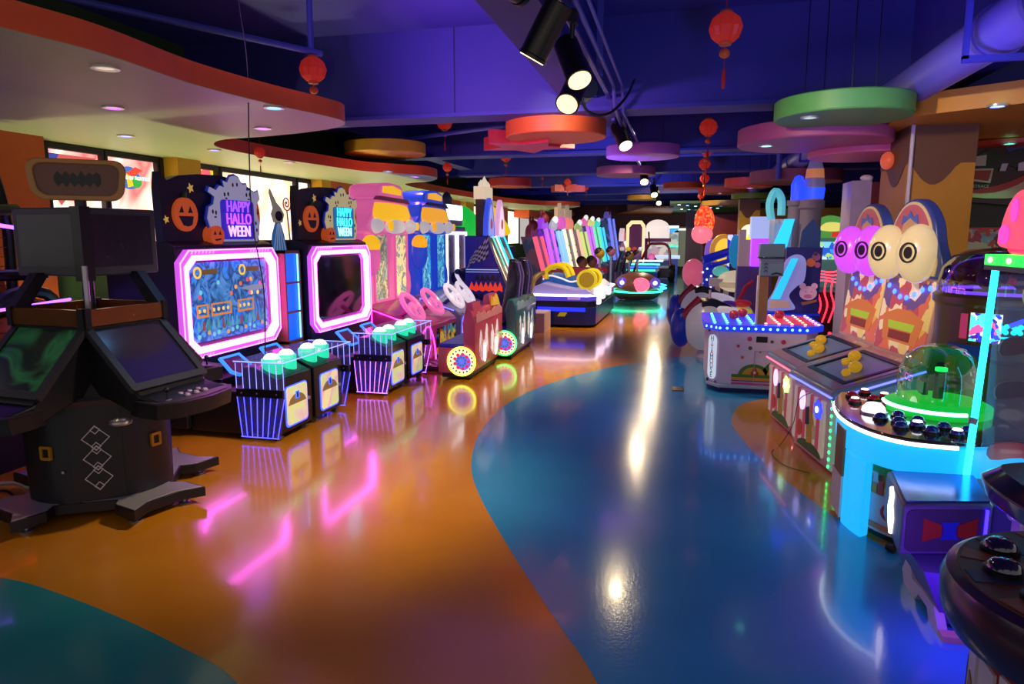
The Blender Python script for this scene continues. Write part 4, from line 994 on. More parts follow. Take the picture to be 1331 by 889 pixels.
# --- white outlined double cabinet with a glowing sign
t = thing('ball_drop_cabinet', 'white outlined violet double cabinet with a blank glowing white sign on top', 'arcade machine', (-4.3, 12.8, 0))
part('cabinet_body', MB().box((-4.9, 12.3, .05), (-4.25, 13.6, 1.95)), mat('#3a2a78', .35), t, bevel=.02)
for a in (12.34, 12.98):
    w = [(a, .72), (a + .6, .72), (a + .6, 1.86), (a, 1.86)]
    f = part('panel_frame', MB().ring('x', -4.25, -4.21, w, [(a + .06, .76), (a + .54, .76), (a + .54, 1.8), (a + .06, 1.8)]), led('#e0d8ff', 2.0), t)
    part('panel', MB().m(mat('#8a78b8', .3)).box((-4.25, a + .2, .76), (-4.235, a + .54, 1.8)).m(art('ball_lane', ['#28306a', '#5a68b0', '#101838', '#8a90d0'], 12, .2)).box((-4.25, a + .06, .76), (-4.23, a + .2, 1.8)), None, f)
sg = part('sign_box', MB().box((-4.5, 12.35, 1.97), (-4.25, 13.4, 2.38)), mat('#4a58a0', .4), t, bevel=.02)
part('sign_face', MB().prism('x', -4.25, -4.23, rrect(12.4, 2.08, 13.36, 2.36, .05)), led('#ffffff', 2.2), sg)
part('sign_lettering_strip', MB().box((-4.25, 12.45, 1.985), (-4.235, 13.05, 2.06)), mat('#555a6a', .4), sg)
part('sign_finial', MB().lathe((-4.4, 12.9, 2.38), [(.1, 0), (.11, .1), (.06, .2), (.01, .24)], 14), mat('#20284a', .4), t)
part('console', MB().prism('y', 12.3, 13.4, [(-4.25, .05), (-3.95, .05), (-3.93, .6), (-4.0, .7), (-4.25, .85)]), mat('#b8b0d8', .3), t, bevel=.02)
X = Matrix.Rotation(math.radians(-38), 4, 'Y'); c = Vector((-4.02, 12.75, .92))
part('steering_wheel', MB().m(mat('#f4e4f4', .25, 0, .6)).torus(c, .22, .035, 'x', 30, 10, X=X).at(Matrix.Translation(c) @ X).cyl((-.02, 0, 0), (.025, 0, 0), .07, 18).box((-.012, -.2, -.025), (.012, .2, .025)), None, t)
for y in (12.75, 13.2):
    part('plush_head', MB().m(mat('#1a1a5a', .6)).ell((-4.1, y, .98), .17, .18, .16).ell((-4.1, y - .14, 1.1), .06).ell((-4.1, y + .14, 1.1), .06).m(mat('#6a5ad8', .4)).ell((-3.95, y - .06, 1.0), .03).ell((-3.95, y + .06, 1.0), .03), None, t)

# --- green domed dark cabinet, yellow hooded one
t = thing('dino_cabinet', 'dark cabinet with a rounded green glowing top behind the white sign', 'arcade machine', (-4.5, 14.2, 0))
part('cabinet_body', MB().prism('y', 13.75, 14.7, [(-5.1, .05), (-4.1, .05), (-4.1, .8), (-4.4, 1.0), (-4.45, 2.0), (-5.1, 2.0)]), mat('#12241c', .4), t, bevel=.02)
part('green_top', MB().ell((-4.6, 14.2, 2.0), .42, .6, .42), mat('#18c040', .35, 0, .7), t)
part('side_art', MB().m(mat('#6a8a4a', .4, 0, .2)).prism('y', 13.735, 13.75, circ(-4.75, 1.5, .16, 20, .35)).m(mat('#a8b878', .4, 0, .3)).prism('y', 13.73, 13.735, circ(-4.75, 1.35, .09, 16, .14)), None, t)
part('red_sign', MB().box((-4.08, 13.9, .98), (-4.0, 14.6, 1.12)), led('#ff5a40', 2), t)
part('orange_panel', MB().prism('x', -4.44, -4.40, [(13.9, 1.1), (14.5, 1.1), (14.4, 1.8), (14.05, 1.8)]), mat('#a84a1c', .4, 0, .2), t)
t = thing('hooded_cabinet', 'yellow hooded sign with green feet above the blue racing cabinet', 'arcade sign', (-4.6, 17.0, 0))
part('hood', MB().prism('y', 16.9, 17.1, smooth_loop([(-5.0, 1.75), (-4.95, 2.3), (-4.7, 2.55), (-4.4, 2.3), (-4.15, 1.85), (-4.5, 1.75)], 4, True)), mat('#f8d010', .35, 0, .7), t, bevel=.03)
part('dark_slot', MB().prism('y', 16.88, 16.9, circ(-4.6, 2.1, .07, 14, .17)), black, t)
part('green_foot', MB().m(mat('#18b060', .4, 0, .4)).box((-4.85, 16.92, 1.5), (-4.75, 17.08, 1.76)).box((-4.55, 16.92, 1.5), (-4.45, 17.08, 1.76)), None, t)
part('cabinet_body', MB().box((-5.1, 16.8, .0), (-4.1, 17.3, 1.5)), mat('#141a50', .4), t)
# --- racing cabinet with chequered flag side panel
t = thing('racing_simulator', 'dark blue racing cabinet with a chequered flag and red jagged logo on its side', 'arcade machine', (-3.4, 12.1, 0))
part('cabinet_body', MB().prism('y', 12.05, 12.25, [(-3.78, .04), (-2.92, .04), (-2.92, .66), (-3.28, 1.5), (-3.36, 1.78), (-3.78, 1.78)]), mat('#2028b0', .35), t, bevel=.015)
mb = MB().m(mat('#101030', .4))
for i in range(8):
    for j in range(7):
        u, v = i / 8, j / 7
        def FP(u, v):
            return (-3.74 + .40 * u + .05 * v * (1 - u), 1.2 + .22 * u + (.3 + .1 * u) * v * (.5 + .5 * u) + .03 * math.sin(u * 6))
        mb.m(mat('#0c0c24', .4) if (i + j) % 2 else mat('#b8a8d8', .4, 0, .15))
        mb.prism('y', 12.042, 12.05, [FP(u, v), FP(u + 1 / 8, v), FP(u + 1 / 8, v + 1 / 7), FP(u, v + 1 / 7)])
part('chequered_flag', mb, None, t)
random.seed(11)
mb = MB().m(mat('#e0381c', .4, 0, .8)).prism('y', 12.042, 12.05, [(-3.7, .82)] + [(-3.7 + .62 * k / 14, .84 + .1 * (k % 2) + .02) for k in range(15)] + [(-3.08, .82)] + [(-3.08 - .62 * k / 10, .78 + .03 * (k % 2)) for k in range(10)])  # printed side art given a glow to look brighter lit
mb.m(mat('#1a1a2a', .4)).prism('y', 12.042, 12.05, [(-3.6, .99)] + [(-3.6 + .44 * k / 9, 1.0 + .1 * (k % 2)) for k in range(10)] + [(-3.16, .98)])
for k in range(7):
    x = -3.72 + k * .1
    mb.m(black).prism('y', 12.042, 12.05, [(x, .64), (x + .05, .69), (x, .74), (x + .05, .74), (x + .1, .69), (x + .05, .64)])
mb.m(mat('#c8d8ff', .4, 0, .5)).box((-3.76, 12.042, 1.17), (-3.16, 12.05, 1.185)).box((-3.76, 12.042, 1.13), (-3.14, 12.05, 1.14))
part('side_logo', mb, None, t)
t = thing('toy_figure', 'small red and brown toy figure in front of the blue racing cabinet', 'toy', (-3.12, 11.75, 0))
part('rider', MB().m(mat('#a83a1c', .5)).ell((-3.12, 11.75, .25), .22, .18, .14).m(mat('#8a4a2a', .5)).ell((-3.15, 11.75, .45), .09, .09, .1).m(mat('#c8602a', .5)).ell((-3.12, 11.75, .6), .07), None, t)
part('pedestal', MB().box((-3.45, 11.55, 0), (-2.95, 11.95, .14)), black, t)

# --- slanted light lane machine with two pointed boards
t = thing('lane_slide_machine', 'slanted lane machine with cream and cyan light bars under blue and pink pointed boards', 'arcade machine', (-3.2, 12.750, 0))
part('machine_body', MB().prism('y', 12.350, 13.550, [(-3.58, .03), (-2.85, .03), (-2.85, .6), (-3.33, 1.72), (-3.58, 1.72)]), mat('#3a3048', .4), t)
for y, c1, c2 in ((12.350, '#fff0c8', '#ffd8c0'), (12.650, '#70c8b8', '#ffe8d0'), (12.900, '#c8fff0', '#ffc8f0'), (13.050, '#20e0ff', '#c080ff'), (13.500, '#20c8ff', '#b060ff')):
    A, B_, M_ = Vector((-3.33, y, 1.76)), Vector((-2.84, y, .6)), Vector((-3.1, y, 1.2))
    part('light_bar', MB().m(led(c1, 1.3)).cyl(A, M_, .05, 8).m(led(c2, 1.2)).cyl(M_, B_, .05, 8), None, t)
part('lane_panel', MB().prism('y', 12.430, 12.870, [(-2.84, .62), (-3.32, 1.74), (-3.3, 1.75), (-2.82, .64)]).prism('y', 13.090, 13.450, [(-2.84, .62), (-3.32, 1.74), (-3.3, 1.75), (-2.82, .64)]), art('lane_art', ['#5a3a3a', '#2a1c2c', '#a86a4a', '#3a2c4a'], 5, .15), t)
for y, col, col2 in ((12.400, '#3a58f0', '#98a0f8'), (13.200, '#f0b0e0', '#ffe0f4')):
    pb = part('pointed_board', MB().prism('x', -3.42, -3.34, smooth_loop([(y, 1.74), (y + .02, 2.0), (y + .12, 2.3), (y + .28, 2.48), (y + .44, 2.3), (y + .54, 2.0), (y + .56, 1.74)], 3)), mat(col, .4, 0, .6), t, bevel=.01)
    part('board_face', MB().prism('x', -3.34, -3.33, smooth_loop([(y + .1, 1.78), (y + .12, 2.0), (y + .28, 2.36), (y + .44, 2.0), (y + .46, 1.78)], 3)), mat(col2, .4, 0, .7), pb)
    part('face_picture', MB().m(mat('#c84a5a', .4, 0, .4)).prism('x', -3.33, -3.325, circ(y + .28, 2.0, .07, 14, .1)), None, pb)
cr = part('castle_topper', MB().m(mat('#4a3a34', .5)).box((-3.6, 12.550, 1.72), (-3.45, 13.050, 2.45)).m(mat('#ffe8c0', .4, 0, .5)).box((-3.62, 12.500, 2.45), (-3.42, 13.100, 2.68)), None, t)
part('castle_spire', MB().m(mat('#fff0d0', .4, 0, .5)).lathe((-3.5, 12.570, 2.68), [(.05, 0), (.05, .06), (.005, .12)], 8).lathe((-3.5, 12.800, 2.68), [(.06, 0), (.06, .1), (.005, .2)], 8).lathe((-3.5, 13.030, 2.68), [(.05, 0), (.05, .06), (.005, .12)], 8), None, cr)

t.location.x -= .12
# --- wave boat shooter
t = thing('boat_ride', 'large boat-shaped game with blue wave deck, white lit rim and two yellow discs', 'arcade ride', (-2.2, 15, 0))
hull = [(-2.9, 13.5), (-2.72, 13.33), (-1.72, 13.33), (-1.56, 13.5), (-1.50, 16.6), (-1.7, 16.9), (-2.8, 16.9), (-2.9, 16.7)]
part('hull', MB().m(mat('#14207a', .3)).prism('z', .05, .40, [(x * .985 - .03, y) for x, y in hull], hull).m(mat('#0a0c30', .3)).prism('z', .40, .52, hull).m(mat('#5a48d8', .3, 0, .5)).prism('z', .52, .62, hull), None, t, bevel=.01)
part('rim_light', MB().tube([(x, y, .63) for x, y in hull], .022, 8, True), led('#f0e8ff', 3), t)
part('blue_light', MB().box((-2.7, 13.318, .32), (-1.75, 13.33, .40)), led('#2030ff', 1.2), t)
part('side_graphic', MB().m(mat('#2a3a90', .4, 0, .3)).prism('y', 13.322, 13.33, circ(-2.55, .26, .06, 16)).m(mat('#c8b030', .4, 0, .3)).prism('y', 13.322, 13.33, [(-2.3, .22), (-2.15, .22), (-2.1, .3), (-2.25, .3)]).m(mat('#0a1a80', .4)).prism('y', 13.322, 13.33, rrect(-2.05, .18, -1.78, .32, .04)).m(mat('#d8a8e0', .4, 0, .4)).box((-2.1, 13.322, .55), (-1.85, 13.33, .6)), None, t)
deck = mat('#b8a8e8', .3, 0, .25)
mb = MB().m(deck)
prev = None
prof = [(-2.85, .62), (-2.8, .78), (-2.6, .86), (-2.3, .80), (-2.0, .74), (-1.75, .76), (-1.58, .64)]
mb.prism('y', 13.4, 16.7, prof)
part('deck', mb, None, t, bevel=.02)
part('wave', MB().m(mat('#1a70c0', .25, 0, .25)).prism('y', 13.9, 16.3, smooth_loop([(-2.75, .78), (-2.6, 1.0), (-2.35, .92), (-2.1, .84), (-1.85, .94), (-1.68, 1.0), (-1.8, .8), (-2.1, .74), (-2.5, .76)], 4, True)).m(mat('#f4f0ff', .3, 0, .6)).tube(smooth_loop([(-2.7, 13.88, .9), (-2.55, 13.88, .98), (-2.3, 13.88, .92), (-2.1, 13.88, .86), (-1.8, 13.88, .95)], 4), .018, 6), None, t)
part('bow_timber', MB().tube(smooth_loop([(-2.86, 13.5, .66), (-2.84, 13.55, .88), (-2.72, 13.7, 1.02), (-2.5, 13.8, 1.06)], 5), .07, 10, r1=.04), mat('#b88a40', .4, 0, .1), t)
for y in (13.75, 14.35):
    part('yellow_gun_frame', MB().m(mat('#f8d010', .3, 0, .4)).tube(smooth_loop([(-2.6, y, .92), (-2.6, y, 1.08), (-2.45, y, 1.18), (-2.25, y, 1.15), (-2.15, y, .96)], 4), .05, 8).m(mat('#7a3a10', .4)).box((-2.5, y - .06, 1.05), (-2.25, y + .06, 1.1)), None, t)
for i, (x, y) in enumerate(((-1.75, 13.45), (-1.72, 14.1))):
    part('yellow_disc', MB().m(mat('#f0d818', .3, 0, .5)).cyl((x, y, .93), (x, y + .08, .93), .2, 28).m(mat('#c8a010', .3, 0, .3)).prism('y', y - .006, y, circ(x, .93, .15, 24)), None, t)
part('seat_rail', MB().m(mat('#8a1c2c', .4)).box((-2.5, 15.6, .9), (-1.7, 15.8, 1.05)).tube([(-2.5, 16.2, 1.0), (-1.6, 15.8, 1.0)], .06, 8), None, t)
for k, (y, x, z) in enumerate(((13.45, -1.68, .36), (13.6, -1.56, .44), (14.2, -1.54, .5), (15.2, -1.52, .5))):
    part('glow_block', MB().box((x - .1, y, z), (x + .06, y + .25, z + .17)), led('#ffd8f8', 2.2), t, bevel=.02)
whole('ride_step', MB().m(mat('#c8a8a0', .4)).box((-2.85, 12.5, .0), (-2.4, 13.15, .36)).m(mat('#6a3a90', .4, 0, .2)).prism('y', 12.494, 12.5, [(-2.75, .1), (-2.6, .1), (-2.55, .28), (-2.7, .22)]), None, 'pale wooden step box beside the boat, behind the teal bench', 'step')
# brown ball headed posts
def head_post(x, y, z, lab, col='#8a4a24', post='#b0a8c0'):
    t = thing('ball_head_post', lab, 'game post', (x, y, 0), 0, 'ball headed game posts')
    part('post', MB().cyl((x, y, 0), (x, y, z - .08), .035, 10), mat(post, .4, 0, .1), t)
    part('ball_head', MB().ell((x, y, z), .13, .13, .14), mat(col, .4, 0, .12), t)
    part('dark_cap', MB().ell((x - .03, y, z + .04), .125, .132, .12), mat('#2a1410', .5), t)
for x, y, z, lab, c in [(-2.35, 17.2, 1.12, 'brown ball headed post just left of its twin behind the boat', '#8a4a24'), (-2.13, 17.4, 1.13, 'brown ball headed post right of its twin behind the boat', '#8a4a24'), (-2.12, 19.0, 1.3, 'taller post with a golden ball head behind the boat', '#d8a028'), (-2.0, 20.9, 1.3, 'post with a rosy ball head behind the yellow discs', '#d8707a'),
                     (-1.5, 21.6, 1.15, 'post with a dull gold ball head near the glowing pod', '#a88030'), (-1.3, 22.2, 1.18, 'post with a violet pink ball head near the glowing pod', '#b070a0')]:
    head_post(x, y, z, lab, c)
# --- glowing round pod ride
t = thing('pod_ride', 'round pod ride with a pink glowing nose, violet headlights and green light ring', 'arcade ride', (-1.15, 19.6, 0))
part('pod_body', MB().ell((-1.15, 19.6, .42), .62, .8, .36, 28, 14), mat('#b06a50', .35, 0, .12), t)
part('skirt', MB().lathe((-1.15, 19.6, .04), [(.5, 0), (.66, .12), (.68, .2), (.6, .24)], 28), mat('#7a4a38', .4), t)
part('ring_light', MB().torus((-1.15, 19.6, .26), .70, .025, 'z', 36, 8), led('#30ffb0', 4), t)
part('cyan_light', MB().tube([(-.5, 19.1, .34), (-.35, 19.6, .34), (-.5, 20.1, .34)], .03, 8).tube([(-.5, 19.1, .42), (-.35, 19.6, .42), (-.5, 20.1, .42)], .02, 8), led('#30a0ff', 4), t)
part('glow_nose', MB().ell((-1.0, 18.95, .46), .24, .2, .2), led('#ff6080', 1.5), t)
for x in (-1.5, -.62):
    part('headlight', MB().m(mat('#6a50d8', .3, 0, .6)).ell((x, 19.0, .52), .14, .1, .14).m(led('#a0c0ff', 3)).ell((x, 18.9, .52), .06, .03, .06), None, t)
# --- row of light towers
def light_tower(px, Y, w, h, c1, c2, lab, head, hc, lean=.28, e=.9):
    x = px; t = thing('light_tower', lab, 'arcade machine', (x, Y, 0), 0, None)
    part('tower_base', MB().prism('y', Y, Y + w, [(x - .5, 0), (x + .5, 0), (x + .5, .62), (x + .3, .75), (x - .5, .75)]), mat('#5a4a78', .4), t)
    part('back_panel', MB().prism('y', Y + .05, Y + w - .05, [(x + .25, .75), (x + .25 - lean, h), (x - .1 - lean, h), (x - .1, .75)]), art('tower_panel_' + c2.lstrip('#'), [c2, '#3a4668', '#2a3450', c2], 5, .3), t)
    for y in (Y, Y + w):
        part('light_bar', MB().cyl((x + .27, y, .72), (x + .27 - lean, y, h), .06, 8), led(c1, e), t)
    hx, hz = x + .1 - lean, h
    H = mat(hc, .4, 0, .6)
    if head == 'heart':
        part('topper', MB().m(H).ell((hx, Y + w * .3, hz + .17), .1, w * .34, .2).ell((hx, Y + w * .7, hz + .17), .1, w * .34, .2).prism('x', hx - .08, hx + .08, [(Y + w * .05, hz + .12), (Y + w / 2, hz - .12), (Y + w * .95, hz + .12)]), None, t)
        part('crown', MB().m(mat('#d8b898', .4, 0, .3)).prism('x', hx - .1, hx, [(Y, hz + .3), (Y + w, hz + .3), (Y + w, hz + .62), (Y + w * .75, hz + .45), (Y + w / 2, hz + .75), (Y + w * .25, hz + .45), (Y, hz + .62)]), None, t)
    elif head == 'arch':
        part('topper', MB().prism('x', hx - .06, hx + .08, [(Y - .05, hz)] + circ(Y + w / 2, hz + .08, w / 2 + .05, 14, .22, PI, 0) + [(Y + w + .05, hz)]), H, t)
        part('animal_head', MB().m(mat('#8a2a3a', .5)).ell((hx + .05, Y + w * .5, hz + .28), .12, .14, .14).ell((hx, Y + w * .3, hz + .42), .03, .04, .09).ell((hx, Y + w * .7, hz + .42), .03, .04, .09), None, t)
    elif head == 'house':
        part('topper', MB().m(H).prism('x', hx - .1, hx + .1, [(Y, hz), (Y + w, hz), (Y + w, hz + .35), (Y + w / 2, hz + .6), (Y, hz + .35)]).m(mat('#f06a7a', .4, 0, .8)).prism('x', hx + .1, hx + .12, circ(Y + w / 2, hz + .2, w * .25, 14)), None, t)
    else:
        part('topper', MB().m(H).ell((hx, Y + w * .3, hz + .12), .1, w * .3, .16).ell((hx, Y + w * .75, hz + .18), .1, w * .28, .2).m(mat('#ffffff', .4, 0, .7)).ell((hx + .06, Y + w * .5, hz + .3), .08, .12, .1), None, t)
    if head == 'heart':
        mb = MB().m(mat('#7a3a1c', .5))
        for k in range(9):
            q = (k + .5) / 12; xx, zz_ = x + .27 - lean * q, .72 + (h - .72) * q
            mb.ell((xx + .04, Y + (.0 if k % 2 else .04), zz_), .03, .035, .04, 8, 5)
        part('giraffe_spots', mb, None, t)
    return t
for args in [(-3.5, 16.95, .8, 1.75, '#ff5a78', '#5a3a48', 'light tower with coral red bars, nearest of the tall row', 'arch', '#5a2030'),
             (-3.4, 17.85, .8, 1.95, '#c060ff', '#7a30d0', 'light tower with bright purple arched bars and a dark red animal head', 'arch', '#9a40f0'),
             (-3.25, 18.8, .5, 1.9, '#80b8ff', '#7a90d0', 'light tower with pale sky blue bars beside the purple one', 'cap', '#a0a8c0'),
             (-3.2, 19.5, 1.1, 1.95, '#ffe8c0', '#5a5a80', 'cream light tower with brown giraffe spots and a magenta heart topper', 'heart', '#e060c8'),
             (-3.2, 20.8, 1.3, 1.95, '#ffb898', '#5a708a', 'salmon light tower with brown giraffe spots and a salmon heart topper', 'heart', '#ff8a7a'),
             (-3.2, 23.0, 1.0, 1.9, '#c8d878', '#4a6a68', 'yellow green light tower beyond the giraffe spotted pair', 'cap', '#a8c070'),
             (-3.2, 24.6, 1.0, 2.1, '#d070ff', '#a878c8', 'light tower with lilac bars and white pink topper', 'cap', '#ff78b8'),
             (-3.2, 26.4, 1.2, 2.1, '#70f0b0', '#5a8a98', 'light tower with mint green bars and a yellow white topper', 'cap', '#e8f088'),
             (-3.2, 28.4, 1.2, 2.1, '#40e0ff', '#4878b0', 'light tower with bright cyan bars and aqua topper', 'cap', '#40f0e0'),
             (-3.0, 30.2, 1.8, 2.5, '#7080ff', '#6a60b8', 'tall wide violet blue tower near the far end of the row', 'arch', '#5a50a8'),
             (-2.5, 32.6, 1.2, 1.5, '#fff0f0', '#a86a78', 'white house-shaped machine with a pink round window near the far end', 'house', '#ffe0e8')]:
    light_tower(*args)
# --- far centre: maroon frame with cream arch, white dome, funnel, claw machines
t = thing('claw_machine_pair', 'cream arched double game with maroon posts and domed white top at the far end', 'arcade machine', (-1.7, 31, 0))
part('arch', MB().ring('y', 30.6, 30.75, [(-2.3, .6), (-1.5, .6), (-1.5, 2.2), (-1.65, 2.4), (-2.1, 2.4), (-2.3, 2.2)], [(-2.18, .7), (-1.62, .7), (-1.62, 2.1), (-1.7, 2.25), (-2.05, 2.25), (-2.18, 2.1)]), mat('#ffe8a8', .4, 0, .9), t)
part('maroon_panel', MB().box((-2.18, 30.76, .5), (-1.62, 30.9, 2.2)).box((-1.5, 30.6, 1.5), (-.4, 30.75, 1.65)).box((-1.5, 30.6, 0), (-1.38, 30.8, 1.6)), mat('#7a1c5a', .4, 0, .15), t)
part('white_dome', MB().ell((-1.0, 31.3, 2.1), .5, .5, .35).cyl((-1.0, 31.3, 1.65), (-1.0, 31.3, 2.1), .52, 24), mat('#f8e8e0', .35, 0, .8), t)
part('glass_case', MB().box((-1.4, 30.9, .7), (-.5, 31.8, 1.65)), art('prize_pile', ['#e8a0c0', '#c8b0b0', '#a8c0c0', '#f0e0d0', '#9a90a8'], 5, .5), t)
part('counter', MB().box((-2.3, 30.6, 0), (-.4, 31.8, .7)), mat('#6a70a8', .4, 0, .1), t)
t = thing('funnel_game', 'blue funnel-topped glass game at the far end by the aisle', 'arcade machine', (-.5, 33, 0))
part('funnel', MB().lathe((-.6, 33, 1.35), [(.08, 0), (.1, .35), (.35, .62), (.5, .68), (.5, .74)], 24), mat('#2a90ff', .3, 0, 1.2), t)
part('lit_top', MB().box((-1.0, 32.6, 2.1), (-.1, 33.4, 2.2)), led('#e8f4ff', 1.6), t)
part('glass_case', MB().box((-1.0, 32.6, .8), (-.1, 33.4, 1.9)), art('prize_pile_green', ['#a8c8b8', '#c0c8b0', '#90a8a8', '#e0e8d8'], 4, .4), t)
part('green_light', MB().box((-.7, 32.58, 1.25), (-.1, 32.6, 1.32)), led('#30ffa0', 2), t)
part('base', MB().box((-1.0, 32.6, 0), (-.1, 33.4, .8)), mat('#4a58b8', .4, 0, .3), t)
whole('prize_cylinder', MB().m(mat('#8a9078', .3, 0, .35)).cyl((.35, 34.5, .3), (.35, 34.5, 2.0), .45, 24).m(mat('#f0f0e0', .3, 0, 1.0)).cyl((.35, 34.5, 2.0), (.35, 34.5, 2.1), .5, 24).m(mat('#5a5a48', .4)).cyl((.35, 34.5, 0), (.35, 34.5, .3), .5, 24), None, 'tall glass prize cylinder with a white lit lid left of the glass doors', 'arcade machine')
# --- red roll-bar buggy and lit blue racers in front of it
t = thing('buggy_ride', 'black buggy ride with a dark red roll bar and big tyres', 'arcade ride', (-.85, 27.5, 0))
part('roll_bar', MB().tube(smooth_loop([(-1.5, 26.6, .62), (-1.35, 26.8, 1.0), (-1.15, 27, 1.42), (-.9, 27, 1.46), (-.55, 27, 1.44), (-.4, 27, 1.2), (-.35, 26.9, .5)], 4), .05, 8).tube([(-1.15, 27, 1.42), (-1.2, 27.4, 1.9)], .03, 8), mat('#8a1c2a', .35), t)
part('chassis', MB().box((-1.5, 26.7, .2), (-.3, 29, .55)), mat('#101424', .4), t, bevel=.03)
for x, y in ((-1.5, 27), (-.3, 27), (-1.5, 28.7), (-.3, 28.7)):
    part('tyre', MB().torus((x, y, .34), .22, .12, 'x', 20, 8), mat('#0c0c10', .6), t)
part('white_table', MB().box((-1.0, 28.5, .85), (.0, 30, .95)), mat('#c8e0ff', .3, 0, .8), t)
t = thing('racing_bench', 'low blue racing game with stacked cyan and white light bars in front of the buggy', 'arcade machine', (-1.3, 24.8, 0))
part('base', MB().box((-1.8, 24, 0), (-.7, 26, .55)), mat('#0a1460', .3), t, bevel=.03)
for z, c, dx in ((.58, '#30e0a0', 0), (.68, '#2060ff', .1), (.78, '#60d0ff', .15), (.9, '#c0e8ff', .25)):
    part('light_bar', MB().box((-1.75 + dx, 23.9, z), (-.8 + dx, 24.05, z + .05)), led(c, 2.5), t)
part('rider_figure', MB().m(mat('#101014', .4)).ell((-.95, 24.5, .85), .2, .2, .22).m(mat('#e05a9a', .4, 0, .5)).ell((-.95, 24.3, 1.05), .12), None, t)
t = thing('gun_rack_post', 'cluster of black and yellow toy guns on posts left of the blue racing game', 'toy guns', (-1.75, 23, 0))
for k in range(4):
    x = -1.95 + k * .2
    part('gun', MB().m(black).tube([(x - .1, 23, .6), (x, 23, .95), (x + .1, 23, 1.3)], .04, 8).m(mat(['#e8d0d0', '#f0c020', '#c83a3a', '#f0f0f0'][k], .4, 0, .4)).ell((x + .1, 23, 1.34), .08, .1, .07), None, t)
    part('post', MB().cyl((x - .1, 23, 0), (x - .1, 23, .62), .03, 8), mat('#6a4a8a', .4), t)
# ------------------------------------------------------------------ RIGHT SIDE
white = mat('#d8c8d4', .35); pinkw = mat('#e8c8d0', .35)
# --- whack game with LED deck (front face looks at the entrance)
t = thing('whack_game', 'white whacking game with a blue and red light-dot deck and HIT A MOUSE sign', 'arcade machine', (.85, 8.8, 0))
bodyp = [(.47, 8.16), (1.40, 8.16), (1.55, 8.35), (1.55, 9.35), (.35, 9.35), (.35, 8.34)]
cab = part('cabinet_body', MB().m(white).prism('z', .10, .72, bodyp).m(mat('#b0b0c0', .35)).prism('z', .06, .10, [(x, y - .02) for x, y in bodyp]).m(mat('#18306a', .5)).prism('z', .0, .06, [(.5, 8.25), (1.5, 8.25), (1.5, 9.3), (.5, 9.3)]), None, t, bevel=.008)
FY = 8.16
def fy(mb, M, pts, d=.004, o=0):
    return mb.m(M).prism('y', FY - o - d, FY - o, pts)
mb = MB()
hill = lambda cx, r, z0: [(cx - r, z0)] + circ(cx, z0, r, 18, r * .8, PI, 0)
fy(mb, mat('#3c7a2a', .4), hill(.86, .17, .21), .002); fy(mb, mat('#3c7a2a', .4), hill(1.2, .26, .21), .002)
fy(mb, mat('#c89a2c', .4), hill(.86, .125, .21), .002, .002); fy(mb, mat('#d8902c', .4), hill(1.2, .2, .21), .002, .002)
fy(mb, mat('#3c7a2a', .4), [(.62, .19), (1.38, .19), (1.38, .225), (.62, .225)], .002, .004)
fy(mb, mat('#d8a030', .4), [(.62, .155), (1.38, .155), (1.38, .19), (.62, .19)], .002)
fy(mb, mat('#6a3a8a', .4), [(.62, .14), (1.38, .14), (1.38, .155), (.62, .155)], .002)
fy(mb, mat('#d8487a', .4), [(.62, .105), (1.38, .105), (1.38, .13), (.62, .13)], .002)
for (x, z, r, c) in ((.80, .635, .026, '#c83a6a'), (.68, .55, .018, '#c83a4a'), (.81, .53, .022, '#4a5a2a'), (.73, .42, .018, '#c8603a'), (1.04, .61, .018, '#4a4a2a'), (1.16, .61, .026, '#c83a5a'), (.92, .49, .012, '#c84a4a'), (1.1, .45, .014, '#8a2a2a')):
    fy(mb, mat(c, .3), circ(x, z, r, 14), .008)
for (x, z, s) in ((.87, .24, 1.0), (1.13, .26, 1.3), (1.22, .25, 1.2), (1.2, .32, 1.0)):   # small round animal shapes
    fy(mb, mat('#a83024', .4), circ(x, z, .045 * s, 14, .03 * s), .004, .006); fy(mb, mat('#e8d0b8', .4), circ(x, z + .01, .016 * s, 10), .004, .01); fy(mb, mat('#b83a2a', .4), [(x - .03 * s, z + .03 * s), (x + .03 * s, z + .03 * s), (x, z + .08 * s)], .004, .006)
part('front_picture', mb, None, cab)
part('counter_display', MB().m(black).box((.87, FY - .012, .60), (.99, FY, .665)), None, cab)
part('access_door', MB().m(mat('#a89aa6', .4)).ring('y', FY - .011, FY, [(.86, .12), (1.36, .12), (1.36, .50), (.86, .50)], [(.866, .126), (1.354, .126), (1.354, .494), (.866, .494)]), None, cab)
# bevelled corner with vertical sign
ax = Vector((.47 - .35, 8.16 - 8.34, 0)).normalized()
Xc = Matrix(((ax.x, .832, 0, .35), (ax.y, .555, 0, 8.34), (0, 0, 1, 0), (0, 0, 0, 1)))  # local x along the face, y into the machine
sgn = part('sign_panel', MB(Xc).m(mat('#dcecff', .4, 0, .55)).prism('y', -.012, 0, rrect(.035, .14, .18, .66, .07)), None, t)
for i, (ch, c) in enumerate(zip('HITAMOUSE', ['#106a6a', '#2050b0', '#c03028', '#c85a18', '#1858b0', '#c87810', '#b02858', '#107878', '#0a6a30'])):
    q = Xc @ Vector((.108, -.015, .615 - i * .0535))
    text('lettering', ch, q, (PI / 2, 0, math.atan2(ax.y, ax.x)), .085, mat(c, .4, 0, .15), sgn, .001)
for (u, z, r, c) in ((.03, .7, .014, '#4a4a70'), (.03, .12, .02, '#2a2a6a'), (.18, .12, .014, '#6a6a7a'), (.185, .66, .02, '#e8e0e8')):
    part('corner_dot', MB(Xc).m(mat(c, .3)).prism('y', -.01, 0, circ(u, z, r, 12)), None, t)
